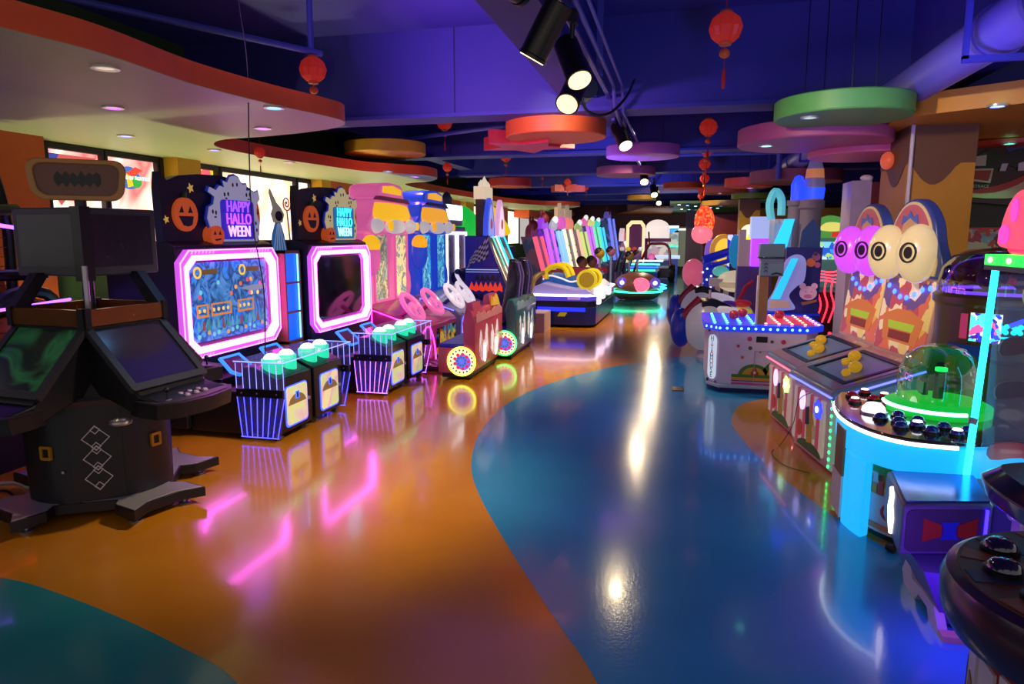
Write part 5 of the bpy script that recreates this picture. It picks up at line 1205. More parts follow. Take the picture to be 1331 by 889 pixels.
# deck
deckp = [(.46, 8.12), (1.42, 8.12), (1.6, 8.33), (1.6, 9.4), (.30, 9.4), (.30, 8.33)]
dk = part('light_deck', MB().m(mat('#1a38d8', .25, 0, .8)).prism('z', .72, .79, deckp).m(mat('#c8304a', .3, 0, .7)).prism('z', .79, .796, [(.98, 8.3), (1.5, 8.3), (1.5, 9.2), (.98, 9.2)]), None, t, bevel=.01)
dots = MB()
for i in range(9):
    for j in range(6):
        x, y = .42 + i * .14, 8.3 + j * .18
        dots.m(led('#50c8ff', 5) if x < .95 else led('#ffa080', 5)).lathe((x, y, .796), [(.018, 0), (.012, .008), (.004, .01)], 8)
for i in range(13):
    dots.m(led('#60b0ff', 5)).ell((.47 + i * .077, 8.115, .755), .014, .008, .014, 8, 6)
for i in range(3):
    dots.m(led('#60b0ff', 5)).ell((.43 - i * .05, 8.15 + i * .07, .755), .01, .01, .014, 8, 6)
ld = part('light_dots', dots, None, dk)
ld['kind'] = 'stuff'
for x, y in ((.66, 8.75), (.78, 9.0), (1.2, 8.9)):
    part('target_knob', MB().ell((x, y, .84), .06, .06, .055), mat('#c02a4a', .3, 0, .2), t)
part('score_post', MB().box((.885, 8.3, .79), (.985, 8.36, 1.34)), mat('#a0642c', .45), t)
part('post_edge', MB().box((.865, 8.29, .79), (.885, 8.37, 1.34)), mat('#d8b8b0', .4), t)
sb = part('score_box', MB().m(mat('#5a5e6a', .35)).box((.87, 8.24, 1.55), (1.13, 8.42, 1.70)).m(mat('#6a7080', .35)).box((.885, 8.25, 1.34), (1.13, 8.42, 1.54)).m(black).box((.86, 8.23, 1.535), (1.135, 8.43, 1.555)), None, t, bevel=.006)
mb = MB().m(black)
for k in range(3):
    z = 1.38 + k * .04
    mb.prism('y', 8.244, 8.25, [(.92, z), (.94, z + .02), (.96, z), (.96, z + .012), (.94, z + .032), (.92, z + .012)])
mb.tube([(1.11, 8.24, 1.36), (1.05, 8.24, 1.38), (1.0, 8.24, 1.36)], .008, 6)
part('box_marking', mb, None, sb)

# --- castle slide machine behind it
t = thing('castle_slide_game', 'tall dark blue space-themed game with a cyan slide window and glowing castle on top', 'arcade machine', (1.5, 9.9, 0))
part('cabinet_body', MB().m(mat('#141a8a', .35)).box((1.18, 9.6, .04), (1.78, 10.4, .8)).m(mat('#1030d0', .3, 0, .3)).box((1.1, 9.55, .76), (1.78, 10.4, .80)), None, t, bevel=.01)
mb = MB().m(mat('#14186a', .35)).prism('y', 9.5, 9.6, [(1.34, .80), (1.74, .80), (1.75, 1.64), (1.32, 1.64)])
for (x, z, r, c) in ((1.68, 1.52, .05, '#8a4a7a'), (1.62, 1.45, .055, '#c8603a'), (1.70, 1.42, .035, '#a8507a'), (1.67, 1.56, .025, '#5a3a6a')):
    mb.m(mat(c, .4, 0, .2)).prism('y', 9.492, 9.5, circ(x, z, r, 16))
mb.m(mat('#d8a0c0', .4, 0, .25)).prism('y', 9.492, 9.5, circ(1.61, 1.06, .105, 20, .09)).prism('y', 9.492, 9.5, circ(1.54, 1.15, .04, 12)).prism('y', 9.492, 9.5, circ(1.68, 1.15, .04, 12)).m(mat('#c86a9a', .4, 0, .2)).prism('y', 9.49, 9.494, circ(1.61, 1.02, .05, 14, .025)).prism('y', 9.49, 9.494, circ(1.58, 1.08, .01, 8)).prism('y', 9.49, 9.494, circ(1.65, 1.08, .01, 8))
mb.m(mat('#a86a4a', .4, 0, .1)).prism('y', 9.492, 9.5, [(1.53, .94), (1.72, .98), (1.72, .95), (1.55, .9)])
sp = part('side_panel', mb, None, t)
win = smooth_loop([(1.10, .84), (1.40, .84), (1.46, .88), (1.38, 1.02), (1.46, 1.14), (1.55, 1.22), (1.56, 1.45), (1.50, 1.54), (1.40, 1.54), (1.30, 1.44), (1.2, 1.1)], 4, True)
part('slide_window', MB().m(mat('#8a8ad0', .3, 0, .5)).prism('y', 9.47, 9.5, win).m(led('#20b8f0', 1.0)).prism('y', 9.455, 9.47, [(1.16, .98), (1.27, .98), (1.46, 1.5), (1.38, 1.5)]).m(mat('#c8a088', .4, 0, .3)).prism('y', 9.455, 9.47, [(1.14, .86), (1.4, .88), (1.38, .95), (1.16, .97)]), None, sp)
mb = MB()
mb.m(mat('#8aa8d8', .4, 0, .25)).box((1.18, 9.7, 1.64), (1.4, 10.2, 1.95)).m(mat('#c0b8d0', .4, 0, .2))
for k in range(3):
    mb.box((1.18 + k * .08, 9.7, 1.95), (1.23 + k * .08, 10.2, 2.0))
mb.m(mat('#8a7a8a', .5, 0, .08)).lathe((1.60, 9.85, 1.62), [(.17, 0), (.17, .5), (.2, .52), (.2, .62)], 18).lathe((1.44, 9.8, 1.64), [(.09, 0), (.09, .52), (.11, .54), (.11, .6)], 14)
cs = part('castle', mb, None, t)
part('cyan_slide', MB().prism('y', 9.66, 9.69, [(1.16, 1.62), (1.34, 1.62), (1.42, 2.0), (1.30, 2.0)]), led('#20c0ff', 1.1), t)
part('blue_arch', MB().m(mat('#1c3c7a', .4, 0, .2)).prism('y', 9.64, 9.70, [(1.5, 1.62), (1.74, 1.62), (1.74, 1.85), (1.64, 2.0), (1.52, 1.85)]), None, t)
part('blue_lamp', MB().m(led('#1a30ff', 2.2)).lathe((1.46, 9.8, 2.24), [(.085, 0), (.09, .2), (.05, .3), (.01, .32)], 14), None, t)
part('rocket_spire', MB().m(mat('#8a80b8', .4, 0, .2)).lathe((1.66, 9.85, 2.24), [(.12, 0), (.13, .2), (.1, .4), (.04, .62), (.004, .8)], 14).m(mat('#e08a5a', .4, 0, .4)).lathe((1.66, 9.85, 2.5), [(.12, 0), (.105, .14)], 14).m(led('#2040ff', 1.5)).lathe((1.66, 9.85, 2.24), [(.126, .02), (.136, .16)], 14), None, t)
part('cyan_horn', MB().tube(smooth_loop([(1.15, 9.8, 2.0), (1.12, 9.8, 2.2), (1.18, 9.8, 2.36), (1.26, 9.8, 2.26), (1.27, 9.8, 2.05)], 4), .05, 8), mat('#60c8d8', .35, 0, .5), t)
# --- lightbox castle (white / violet)
t = thing('castle_lightbox', 'white and violet glowing box tower just left of the castle slide game', 'arcade machine', (1.15, 11.8, 0))
part('base', MB().box((.9, 11.65, 0), (1.42, 11.95, 1.3)), mat('#6a60a8', .4), t)
part('violet_panel', MB().box((1.1, 11.63, 1.3), (1.45, 11.95, 1.74)), led('#b040ff', 1.2), t)
part('white_box', MB().m(mat('#b0c0f8', .4, 0, .7)).box((1.08, 11.65, 1.74), (1.42, 11.93, 2.08)).m(mat('#c8a8a8', .4, 0, .2)).box((.91, 11.68, 1.3), (1.01, 11.93, 1.88)).box((1.01, 11.68, 1.3), (1.08, 11.93, 1.72)), None, t)

# --- twin whack tables with big eyes
def eye_table(loc, rz, lab, eyec, ee, led1, led2):
    t = thing('eye_table_game', lab, 'arcade machine', loc, rz, 'big eyed whack tables')
    w = .43
    K = dict(local=True)
    # curved front cabinet: top overhangs, waist bulges
    side = [(.03, .0), (.62, .0), (.62, .80), (.02, .60), (-.02, .52), (.0, .3), (-.01, .12)]
    cab = part('cabinet_body', MB().prism('y', -w, w, side), pinkw, t, bevel=.015, **K)
    part('base_shadow_board', MB().box((.06, -w + .04, -.0), (.58, w - .04, .03)), black, t, **K)
    mb = MB().m(mat('#e05a6a', .4, 0, .15))
    for k in range(9):
        y = -.30 + k * .07
        mb.m(mat('#e0506a' if k % 2 else '#f4d8c8', .4, 0, .2)).prism('x', -.03, -.012, [(y, .1), (y + .07, .1), (y + .07, .54), (y, .54)])
    mb.m(mat('#3c7a3a', .4)).prism('x', -.034, -.03, [(-.3, .08)] + circ(-.05, .08, .25, 14, .08, PI, 0)).m(mat('#d8a02c', .4, 0, .1)).prism('x', -.036, -.03, [(-.1, .16), (.0, .14), (.03, .36), (-.05, .42), (-.12, .34)]).m(mat('#3a2a4a', .4)).prism('x', -.04, -.034, [(-.04, .3), (.03, .28), (.04, .42), (-.02, .44)]).m(mat('#c8402a', .4, 0, .2)).prism('x', -.036, -.03, circ(.16, .22, .05, 14, .07)).m(mat('#f0d0a0', .4, 0, .1)).prism('x', -.038, -.03, circ(-.14, .26, .03, 12, .06))
    part('front_picture', mb, None, cab, **K)
    fl = part('flower_lamp', MB().m(led(led2, 1.6)).prism('x', -.045, -.03, [(.08 * (1 if k % 2 else .75) * math.cos(k * PI / 7) - .2, .46 + .08 * (1 if k % 2 else .75) * math.sin(k * PI / 7)) for k in range(14)]).m(led('#f0f4ff', 3)).prism('x', -.05, -.045, circ(-.2, .46, .025, 12)), None, t, **K)
    part('oval_lamp', MB().m(led('#c0b0ff', 1.6)).prism('x', -.045, -.03, circ(.12, .46, .05, 14, .08)), None, t, **K)
    # led pillar on the near corner
    pl = part('corner_pillar', MB().m(mat('#a0c8b0' if led1 == '#20ff60' else '#f0b0b8', .35, 0, .25)).box((-.015, -w - .012, .04), (.09, -w + .06, .6)), None, t, bevel=.012, **K)
    mb = MB().m(led(led1, 7))
    for k in range(10):
        z = .07 + k * .056
        mb.ell((-.018, -w + .025, z), .006, .012, .012, 8, 6).ell((.04, -w - .015, z), .012, .006, .012, 8, 6)
    part('pillar_lights', mb, None, pl, **K)
    # side of cabinet
    part('side_picture', MB().m(mat('#3a2a3a', .4)).prism('y', -w - .004, -w, [(.14, .05), (.56, .05), (.56, .5), (.14, .45)]).m(mat('#a8602a', .4)).prism('y', -w - .008, -w - .004, [(.2, .1), (.4, .1), (.34, .4), (.22, .36)]).m(mat('#c83a4a', .4, 0, .3)).prism('y', -w - .008, -w - .004, circ(.48, .42, .05, 12)), None, cab, **K)
    # tilted deck with glass and frame
    X = Matrix.Translation((0, 0, .62)) @ Matrix.Rotation(-math.atan2(.2, .62), 4, 'Y')
    lipo = [(-.04, -w - .02), (-.01, -w - .03), (.66, -w - .03), (.66, w + .02), (-.01, w + .02), (-.04, w + .01)]
    dkk = part('deck', MB(X).m(mat('#9aa0c8', .3, 0, .05)).prism('z', -.04, .04, lipo), None, t, bevel=.02, **K)
    part('deck_inlay', MB(X).m(mat('#b88a90', .25, 0, 0, 1, .6)).ring('z', .04, .046, [(.0, -w + .02), (.64, -w + .02), (.64, w - .02), (.0, w - .02)], [(.10, -w + .09), (.56, -w + .09), (.56, w - .09), (.10, w - .09)]).m(black).ring('z', .04, .052, [(.09, -w + .08), (.57, -w + .08), (.57, w - .08), (.09, w - .08)], [(.13, -w + .12), (.53, -w + .12), (.53, w - .12), (.13, w - .12)]).m(mat('#1c4030', .1, 0, .12, 1, 1)).box((.13, -w + .12, .02), (.53, w - .12, .03)), None, dkk, **K)
    part('deck_edge_light', MB(X).m(led('#6a70ff' if led1 == '#20ff60' else '#ff6070', 2.2)).tube([(.64, -w - .035, .0), (.0, -w - .035, .0), (-.045, -w, .0), (-.045, w, .0)], .008, 6), None, dkk, **K)
    for (x, y) in ((.28, -.16), (.40, .12)):
        mb = MB(X).m(mat('#e8b020', .35, 0, .3)).ell((x, y, .09), .05, .05, .045, 14, 8).ell((x - .07, y + .02, .06), .035, .035, .03, 12, 8).m(mat('#5a3a10', .4)).cyl((x + .06, y + .1, .05), (x, y, .09), .028, 10)
        part('duck_mallet', mb, None, t, **K)
    # tower
    tw = part('tower', MB().m(mat('#d8a8b0', .35)).prism('y', -w + .02, w - .02, [(.60, .0), (.76, .0), (.76, 1.5), (.70, 1.5), (.62, .84)]).m(mat('#5a1c3a', .4)).prism('y', -w + .0, -w + .02, [(.62, .0), (.76, .0), (.76, 1.5), (.71, 1.5), (.64, .84)]), None, t, bevel=.01, **K)
    Xt = Matrix.Translation((.625, 0, .86)) @ Matrix.Rotation(math.atan2(.08, .64), 4, 'Y')
    mb = MB(Xt).m(art('tower_picture', ['#e8b050', '#d86a4a', '#f0d8b0', '#b84a5a', '#e8c878', '#6a4a8a'], 7, .25)).box((-.012, -w + .06, .02), (0, w - .06, .6))
    mb.m(mat('#e07a3a', .4, 0, .4)).prism('x', -.018, -.012, [(-.25, .1), (.25, .1), (.3, .3), (.1, .36), (-.1, .36), (-.3, .3)]).m(mat('#b8d030', .4, 0, .4)).prism('x', -.022, -.018, [(-.18, .2), (.18, .2), (.2, .26), (-.2, .26)]).m(mat('#a03a2a', .4)).prism('x', -.022, -.018, [(-.16, .12), (.16, .12), (.16, .19), (-.16, .19)])
    part('tower_picture', mb, None, tw, **K)
    mb = MB(Xt).m(led('#3050ff', 6))
    for k in range(7):
        mb.ell((-.02, -.3 + k * .1, .50 + .05 * math.cos(k * .9)), .012, .022, .022, 8, 6)
    part('light_string', mb, None, tw, **K)
    hp = smooth_loop([(-.42, 1.48), (-.44, 1.6), (-.36, 1.74), (-.30, 1.9), (-.16, 2.03), (0, 2.07), (.16, 2.03), (.30, 1.9), (.36, 1.74), (.44, 1.6), (.42, 1.48)], 4)
    hd = part('head_board', MB().m(mat('#3a4a90', .4, 0, .1)).prism('x', .66, .74, hp), None, t, bevel=.012, **K)
    hs = [(y * .88, 1.5 + (z - 1.48) * .93) for y, z in hp]; hs2 = [(y * .8, 1.52 + (z - 1.48) * .86) for y, z in hp]
    mb = MB().m(mat('#e8c890', .4, 0, .2)).prism('x', .652, .66, hs).m(mat('#c8606a', .4, 0, .2)).prism('x', .646, .652, hs2).m(mat('#d8a070', .4, 0, .2)).prism('x', .64, .646, circ(0, 1.78, .12, 20, .16)).m(mat('#4a60a8', .4, 0, .3)).prism('x', .634, .64, [(-.12, 1.88), (-.1, 1.95), (-.04, 1.93), (0, 1.98), (.04, 1.93), (.1, 1.95), (.12, 1.88), (.06, 1.9), (0, 1.93), (-.06, 1.9)]).m(mat('#8a7a2a', .4)).box((.634, -.03, 1.55), (.64, .03, 1.72))
    part('head_picture', mb, None, hd, **K)
    for s in (-1, 1):
        ey = part('eyeball', MB().ell((.60, s * .225, 1.66), .14, .165, .22, 26, 16), mat(eyec, .25, 0, ee, 1, .6), t, **K)
        Xe = Matrix.Translation((.60, s * .225, 1.67)) @ Matrix.Rotation(math.radians(38), 4, 'Z')
        part('pupil', MB(Xe).m(mat('#1c1420', .3)).ring('x', -.156, -.134, circ(0, 0, .06, 24, .075), circ(0, 0, .048, 24, .062)).prism('x', -.155, -.134, circ(0, 0, .03, 18, .044)), None, ey, **K)
    return t
eye_table((1.08, 5.84, 0), math.radians(11), 'near eye table game with cream balloon eyes and a green light pillar', '#f4d8a0', .45, '#20ff60', '#3040ff')
eye_table((.98, 6.74, 0), math.radians(9), 'far eye table game with glowing violet balloon eyes and a pink light pillar', '#d850ff', .75, '#ff8070', '#c0ff90')

# --- dome hammer station, cyan front
t = thing('dome_button_game', 'cyan fronted half-round button game with a green glowing glass dome', 'arcade machine', (1.5, 4.75, 0))
outl = smooth_loop([(1.16, 5.25), (1.06, 4.95), (1.03, 4.6), (1.10, 4.30), (1.26, 4.12), (1.50, 4.08)], 5)
def inset(p, d):
    cx_, cy_ = 1.6, 4.75
    return [(cx_ + (x - cx_) * d, cy_ + (y - cy_) * d) for x, y in p]
back = [(1.95, 4.18), (1.95, 4.92), (1.72, 5.18)]
cyan = mat('#18a8f0', .3, 0, 1.0)
lowm = (MB().m(mat('#c8bcc8', .4)).prism('z', .05, .60, inset(outl, .86) + [(1.92, 4.2), (1.92, 4.9), (1.7, 5.1)]).m(black).prism('z', 0, .05, inset(outl, .8) + [(1.9, 4.3), (1.9, 4.9)]))
# cyan glowing frame: corner leg + upper band
i0, i1 = 8, 14
leg = outl[10:14]
mb = MB()
mb.prism('z', .48, .655, inset(outl, .985) + [(1.95, 4.18), (1.95, 4.92), (1.72, 5.18)])
mb.prism('z', .0, .48, inset(outl[11:16], .985) + inset(outl[11:16], .87)[::-1])
part('cyan_front', mb, cyan, t, bevel=.01)
part('brown_side_panel', MB().m(mat('#8a5a2a', .4)).prism('z', .30, .60, [inset([outl[8]], 1.0)[0], inset([outl[11]], 1.005)[0], inset([outl[11]], .9)[0], inset([outl[8]], .9)[0]]).m(mat('#e0d0c8', .4)).prism('z', .03, .30, [inset([outl[7]], 1.0)[0], inset([outl[11]], 1.005)[0], inset([outl[11]], .9)[0], inset([outl[7]], .9)[0]]), None, t)
part('counter_top', MB().m(mat('#3a2018', .15, 0, 0, 1, 1.0)).prism('z', .665, .69, inset(outl, 1.02) + back), None, t, bevel=.008)
part('counter_edge_light', MB().tube([(x, y, .66) for x, y in inset(outl, 1.015)], .012, 6), led('#f0f8ff', 3.0), t)
# lower picture: ball hills, bow and round emblem
mb = lowm
fr_ = inset(outl, .865)
def on_face(i, u0, u1, z0, z1, M):
    a, b = Vector(fr_[i] + (0,)), Vector(fr_[i + 1] + (0,)); d = (b - a); n_ = Vector((-d.y, d.x, 0)).normalized()
    if n_.x > 0: n_ = -n_
    p = [a + d * u0, a + d * u1]
    mb.m(M).prism('z', z0, z1, [(p[0].x, p[0].y), (p[1].x, p[1].y), (p[1].x + n_.x * .006, p[1].y + n_.y * .006), (p[0].x + n_.x * .006, p[0].y + n_.y * .006)])
for i in range(13, 25):
    on_face(i, 0, 1, .38 + .05 * math.sin(i), .48, mat('#3a8a3a', .4)); on_face(i, .1, .9, .28, .38 + .04 * math.sin(i * 2), mat(['#d88a30', '#c8402a', '#e0b040'][i % 3], .4))
    on_face(i, 0, 1, .07, .10, mat('#d07a4a', .4))
part('cabinet_body', mb, None, t)
part('round_emblem', MB(Matrix.Translation((1.245, 4.235, .2)) @ Matrix.Rotation(math.radians(45), 4, 'Z')).m(mat('#d8a8b8', .4)).prism('x', -.02, .02, circ(0, 0, .055, 24)).m(mat('#a83a5a', .4)).ring('x', -.024, -.02, circ(0, 0, .05, 24), circ(0, 0, .035, 24)).prism('x', -.024, -.02, circ(0, 0, .018, 14)), None, t)
for (x, y, c, lit, r) in ((1.19, 5.10, '#d01c38', 0, .036), (1.30, 5.22, '#d01c38', 1, .036), (1.17, 4.92, '#d01c38', 1, .036), (1.31, 5.02, '#d01c38', 0, .036), (1.40, 5.12, '#d01c38', 1, .036), (1.35, 4.85, '#d01c38', 0, .036), (1.22, 4.66, '#3ac8c8', 2, .07),
                          (1.22, 4.50, '#1c2a90', 0, .038), (1.34, 4.58, '#1c2a90', 0, .038), (1.30, 4.42, '#1c2a90', 0, .038), (1.42, 4.48, '#1c2a90', 0, .036), (1.28, 4.31, '#1c2a90', 0, .038), (1.38, 4.36, '#1c2a90', 1, .038), (1.42, 4.24, '#1c2a90', 0, .04), (1.52, 4.36, '#1c2a90', 0, .036), (1.54, 4.22, '#1c2a90', 1, .038), (1.62, 4.3, '#1c2a90', 0, .036)):
    btn = MB()
    btn.m(silver if lit == 2 else black).lathe((x, y, .69), [(r * 1.15, 0), (r * 1.15, .012), (r, .014)], 18).m(led('#fff0f4', 2.2) if lit == 2 else mat(c, .12, 0, .12, 1, 1)).lathe((x, y, .70), [(r, 0), (r * .92, r * .4), (r * .6, r * .75), (.004, r * .88)], 18)
    if lit == 1:
        btn.m(led('#fff0f4', 2.2)).lathe((x, y, .70 + r * .62), [(r * .72, 0), (r * .62, r * .18), (.004, r * .3)], 16)
    part('dome_button', btn, None, t)
part('green_ring', MB().m(led('#10c038', .7)).lathe((1.63, 4.83, .69), [(.30, 0), (.30, .05), (.25, .075), (.2, .08)], 36), None, t)
part('cyan_arc', MB().m(led('#a0f0ff', 3)).tube([(1.63 + .305 * math.cos(a), 4.83 + .305 * math.sin(a), .735) for a in [PI * (.95 + .62 * k / 16) for k in range(17)]], .012, 6), None, t)
part('glass_dome', MB().lathe((1.63, 4.83, .76), [(.235, 0), (.238, .12), (.228, .2), (.19, .28), (.13, .335), (.05, .358), (.004, .36)], 32), shell('#d8ffe8', .06, .75), t)
dt = part('dome_toy', MB().m(mat('#2a5a3a', .4)).cyl((1.63, 4.83, .77), (1.63, 4.83, .95), .03, 12).box((1.52, 4.76, .80), (1.55, 4.84, .90)).m(mat('#c8c0b0', .4)).box((1.505, 4.755, .815), (1.52, 4.845, .885)).m(mat('#6a5a30', .4)).ell((1.71, 4.82, .86), .06, .06, .05).m(led('#20ff60', 1.5)).cyl((1.63, 4.81, .95), (1.63, 4.81, .97), .035, 12), None, t)
part('caster', MB().cyl((1.22, 4.16, .03), (1.25, 4.13, .03), .025, 12), black, t)

# --- capsule dome cabinet by the pillar
t = thing('capsule_dome_machine', 'amber cabinet with a smoky clear dome and cyan glowing characters', 'arcade machine', (2.12, 5.22, 0))
cx, cy = 2.12, 5.22
part('cabinet_body', MB().m(mat('#6a4a10', .3, 0, .06)).lathe((cx, cy, 0), [(.25, 0), (.25, .95), (.27, .98), (.40, 1.02), (.41, 1.34), (.43, 1.36), (.43, 1.40), (.41, 1.42)], 32), None, t)
part('dome', MB().lathe((cx, cy, 1.42), [(.41, 0), (.41, .06), (.39, .16), (.33, .24), (.24, .28), (.02, .3)], 36), shell('#b0a0b8', .10, .6), t)
part('dome_light', MB().torus((cx, cy, 1.43), .37, .012, 'z', 32, 6), led('#7a50ff', 2.5), t)
part('capsules', MB().m(mat('#8a6a70', .3)).ell((cx - .15, cy - .1, 1.52), .08).m(mat('#6a5a90', .3)).ell((cx + .02, cy - .2, 1.5), .07).m(mat('#a0705a', .3)).ell((cx + .1, cy + .05, 1.52), .08), None, t)
# cyan character blobs following the drum (unreadable in the photo), two lines
mb = MB().m(led('#18d0ff', 1.6))
for k in range(4):
    a = math.radians(247 + k * 10)
    X = Matrix.Translation((cx, cy, 0)) @ Matrix.Rotation(a, 4, 'Z')
    mb.at(X)
    for (dy_, dz, r) in ((0, 0, .022), (.018, .018, .016), (-.018, .016, .015), (.016, -.018, .015), (-.016, -.017, .016)):
        mb.prism('x', .405, .422, circ(dy_, 1.22 + dz, r, 10))
    mb.prism('x', .405, .42, [(-.035, 1.16), (.035, 1.16), (.035, 1.172), (-.035, 1.172)])
part('glowing_characters', mb, None, t)
mb = MB(Matrix.Translation((cx, cy, 0)) @ Matrix.Rotation(math.radians(222), 4, 'Z'))
mb.m(mat('#1a3a9a', .35, 0, .2)).box((.38, -.13, 1.03), (.415, .12, 1.10)).m(art('lit_toy_window', ['#3040e0', '#ff60b0', '#60f0e0', '#ffffff', '#5020a0'], 14, 1.0)).box((.38, .0, 1.13), (.415, .17, 1.31)).m(mat('#c83a6a', .35, 0, .5)).box((.38, -.06, 1.14), (.415, -.02, 1.3))
part('info_panel', mb, None, t)

# --- tube-lit claw machine with pink topper
t = thing('tube_claw_machine', 'claw machine with cyan light tubes, green lamps and a hot pink glowing topper', 'arcade machine', (1.85, 3.85, 0))
cl = clear('#c0d8ff', .10)
part('lower_cabinet', MB().m(mat('#5a4a8a', .35)).prism('y', 3.64, 4.02, [(1.24, .05), (2.15, .05), (2.15, .50), (1.55, .50), (1.30, .50)]), None, t, bevel=.01)
part('glass_case', MB().box((1.60, 3.62, .52), (2.12, 4.06, 1.60)), cl, t)
mb = MB()
for a, b in (((1.545, 4.06, .50), (1.60, 4.11, 1.62)), ((1.68, 3.60, .50), (1.72, 3.62, 1.62)), ((2.14, 4.06, .5), (2.14, 4.1, 1.62))):
    pt = part('tube_light', MB().m(led('#20d0ff', 4)).cyl(a, b, .017, 10).m(silver).cyl((a[0], a[1], .80), (a[0] + .01, a[1] + .01, .83), .021, 10), None, t)
part('case_back', MB().m(art('prize_shelf', ['#8a5a50', '#5a3440', '#a87a6a', '#4a2c34', '#c88a6a'], 5, .4)).box((2.10, 3.62, .52), (2.12, 4.06, 1.6)), None, t)  # back glows in place of light inside the case
for z, c in ((.62, '#c02a3a'), (.95, '#4a2a28'), (1.18, '#5a2c28')):
    part('wavy_band', MB().m(mat(c, .4, 0, .05)).prism('y', 4.03, 4.05, smooth_loop([(1.64, z), (1.78, z + .02), (1.92, z - .02), (2.08, z + .02), (2.08, z + .09), (1.9, z + .07), (1.76, z + .1), (1.64, z + .08)], 3, True)), None, t)
part('white_cap_figure', MB().m(mat('#d8c0d8', .4, 0, .5)).ell((1.86, 3.98, 1.36), .14, .05, .08).m(mat('#b8b030', .4, 0, .3)).ell((1.74, 4.0, 1.5), .05, .04, .07).m(led('#ff3070', 2)).ell((1.98, 3.9, 1.3), .03, .02, .04), None, t)
part('blue_tube', MB().tube(smooth_loop([(1.64, 3.98, 1.34), (1.74, 3.97, 1.38), (1.86, 3.97, 1.35), (1.98, 3.97, 1.37)], 4), .012, 6), led('#2838ff', 3), t)
part('bright_lamp', MB().ell((1.78, 3.86, .58), .06, .06, .075), led('#f0fff8', 3), t)
part('lid', MB().box((1.56, 3.58, 1.62), (2.16, 4.15, 1.645)), mat('#3a5a50', .35), t)
for k, y in enumerate((4.07, 3.91, 3.75)):
    part('green_lamp', MB().m(led('#30e050', 1.6)).box((1.555 + k * .02, y - .07, 1.645), (1.70 + k * .035, y + .07, 1.70)).m(led('#c0ff90', 3)).ell((1.56 + k * .02, y, 1.672), .012, .035, .018, 10, 6), None, t, bevel=.012)
tp = smooth_loop([(3.64, 1.70), (4.14, 1.70), (4.15, 1.82), (4.09, 1.95), (4.0, 2.03), (3.9, 2.06), (3.76, 2.06), (3.66, 1.98), (3.62, 1.82)], 4, True)
hp_ = part('pink_topper', MB().m(led('#ff2060', 1.0)).prism('x', 1.66, 1.78, tp), None, t, bevel=.02)
part('topper_picture', MB().m(mat('#ff4a70', .3, 0, .9)).prism('x', 1.595, 1.61, [(3.84 + (y - 3.84) * .8, 1.87 + (z - 1.87) * .76) for y, z in tp]).m(mat('#ff40c8', .3, 0, .9)).prism('x', 1.59, 1.596, circ(4.04, 1.80, .06, 14, .05)).prism('x', 1.59, 1.596, circ(3.95, 1.92, .04, 14, .06)).m(mat('#4a2a8a', .3, 0, .5)).prism('x', 1.59, 1.596, [(3.72, 1.76), (3.80, 1.76), (3.8, 1.92), (3.72, 1.9)]), None, hp_)
# ticket box pushed out in front of it
bx_ = part('ticket_box', MB().m(mat('#6a5a90', .35)).prism('z', .27, .525, [(1.08, 3.50), (1.50, 3.60), (1.58, 4.03), (1.14, 4.01)]), None, t, bevel=.015)
part('steel_lid', MB().m(mat('#5a78c8', .2, .8)).prism('z', .525, .535, [(1.10, 3.53), (1.49, 3.62), (1.56, 4.01), (1.16, 3.99)]), None, bx_)
fl = [(.1, .0), (.16, -.02), (.22, .03), (.25, .1), (.22, .16), (.24, .2), (.17, .23), (.12, .2), (.13, .14), (.08, .09)]
Xf = Matrix(((.118, 0, -1, 1.08), (.993, 0, .118, 3.50), (0, 1, 0, .27), (0, 0, 0, 1)))
part('lit_emblem', MB(Xf).m(led('#fff8f0', 2.2)).prism('z', 0, .006, [(u + .12, v + .015) for u, v in fl]), None, bx_)
Xb = Matrix(((.973, 0, .23, 1.08), (.23, 0, -.973, 3.50), (0, 1, 0, .27), (0, 0, 0, 1)))
part('bow_picture', MB(Xb).m(mat('#4a3a5a', .4)).prism('z', 0, .004, rrect(.02, .02, .41, .23, .03)).m(mat('#a8301c', .4)).prism('z', .004, .007, [(.1, .07), (.2, .1), (.2, .15), (.1, .19)]).prism('z', .004, .007, [(.36, .07), (.26, .1), (.26, .15), (.36, .19)]).m(mat('#2a3ab8', .4)).prism('z', .004, .007, [(.19, .08), (.27, .08), (.27, .17), (.19, .17)]), None, bx_)
part('leg_panel', MB().prism('y', 3.34, 3.98, [(1.14, .27), (1.5, .27), (1.5, .03), (1.24, .03)]), mat('#5a4498', .35), t)
part('foot_bracket', MB().m(mat('#b8aec8', .35)).prism('x', 1.20, 1.24, [(3.26, 0), (3.40, 0), (3.44, .05), (3.56, .05), (3.60, 0), (3.78, .0), (3.82, .06), (3.78, .13), (3.70, .13), (3.66, .08), (3.5, .10), (3.36, .1)]).m(mat('#c89a90', .35)).box((1.20, 3.22, 0), (1.32, 3.28, .03)), None, t)
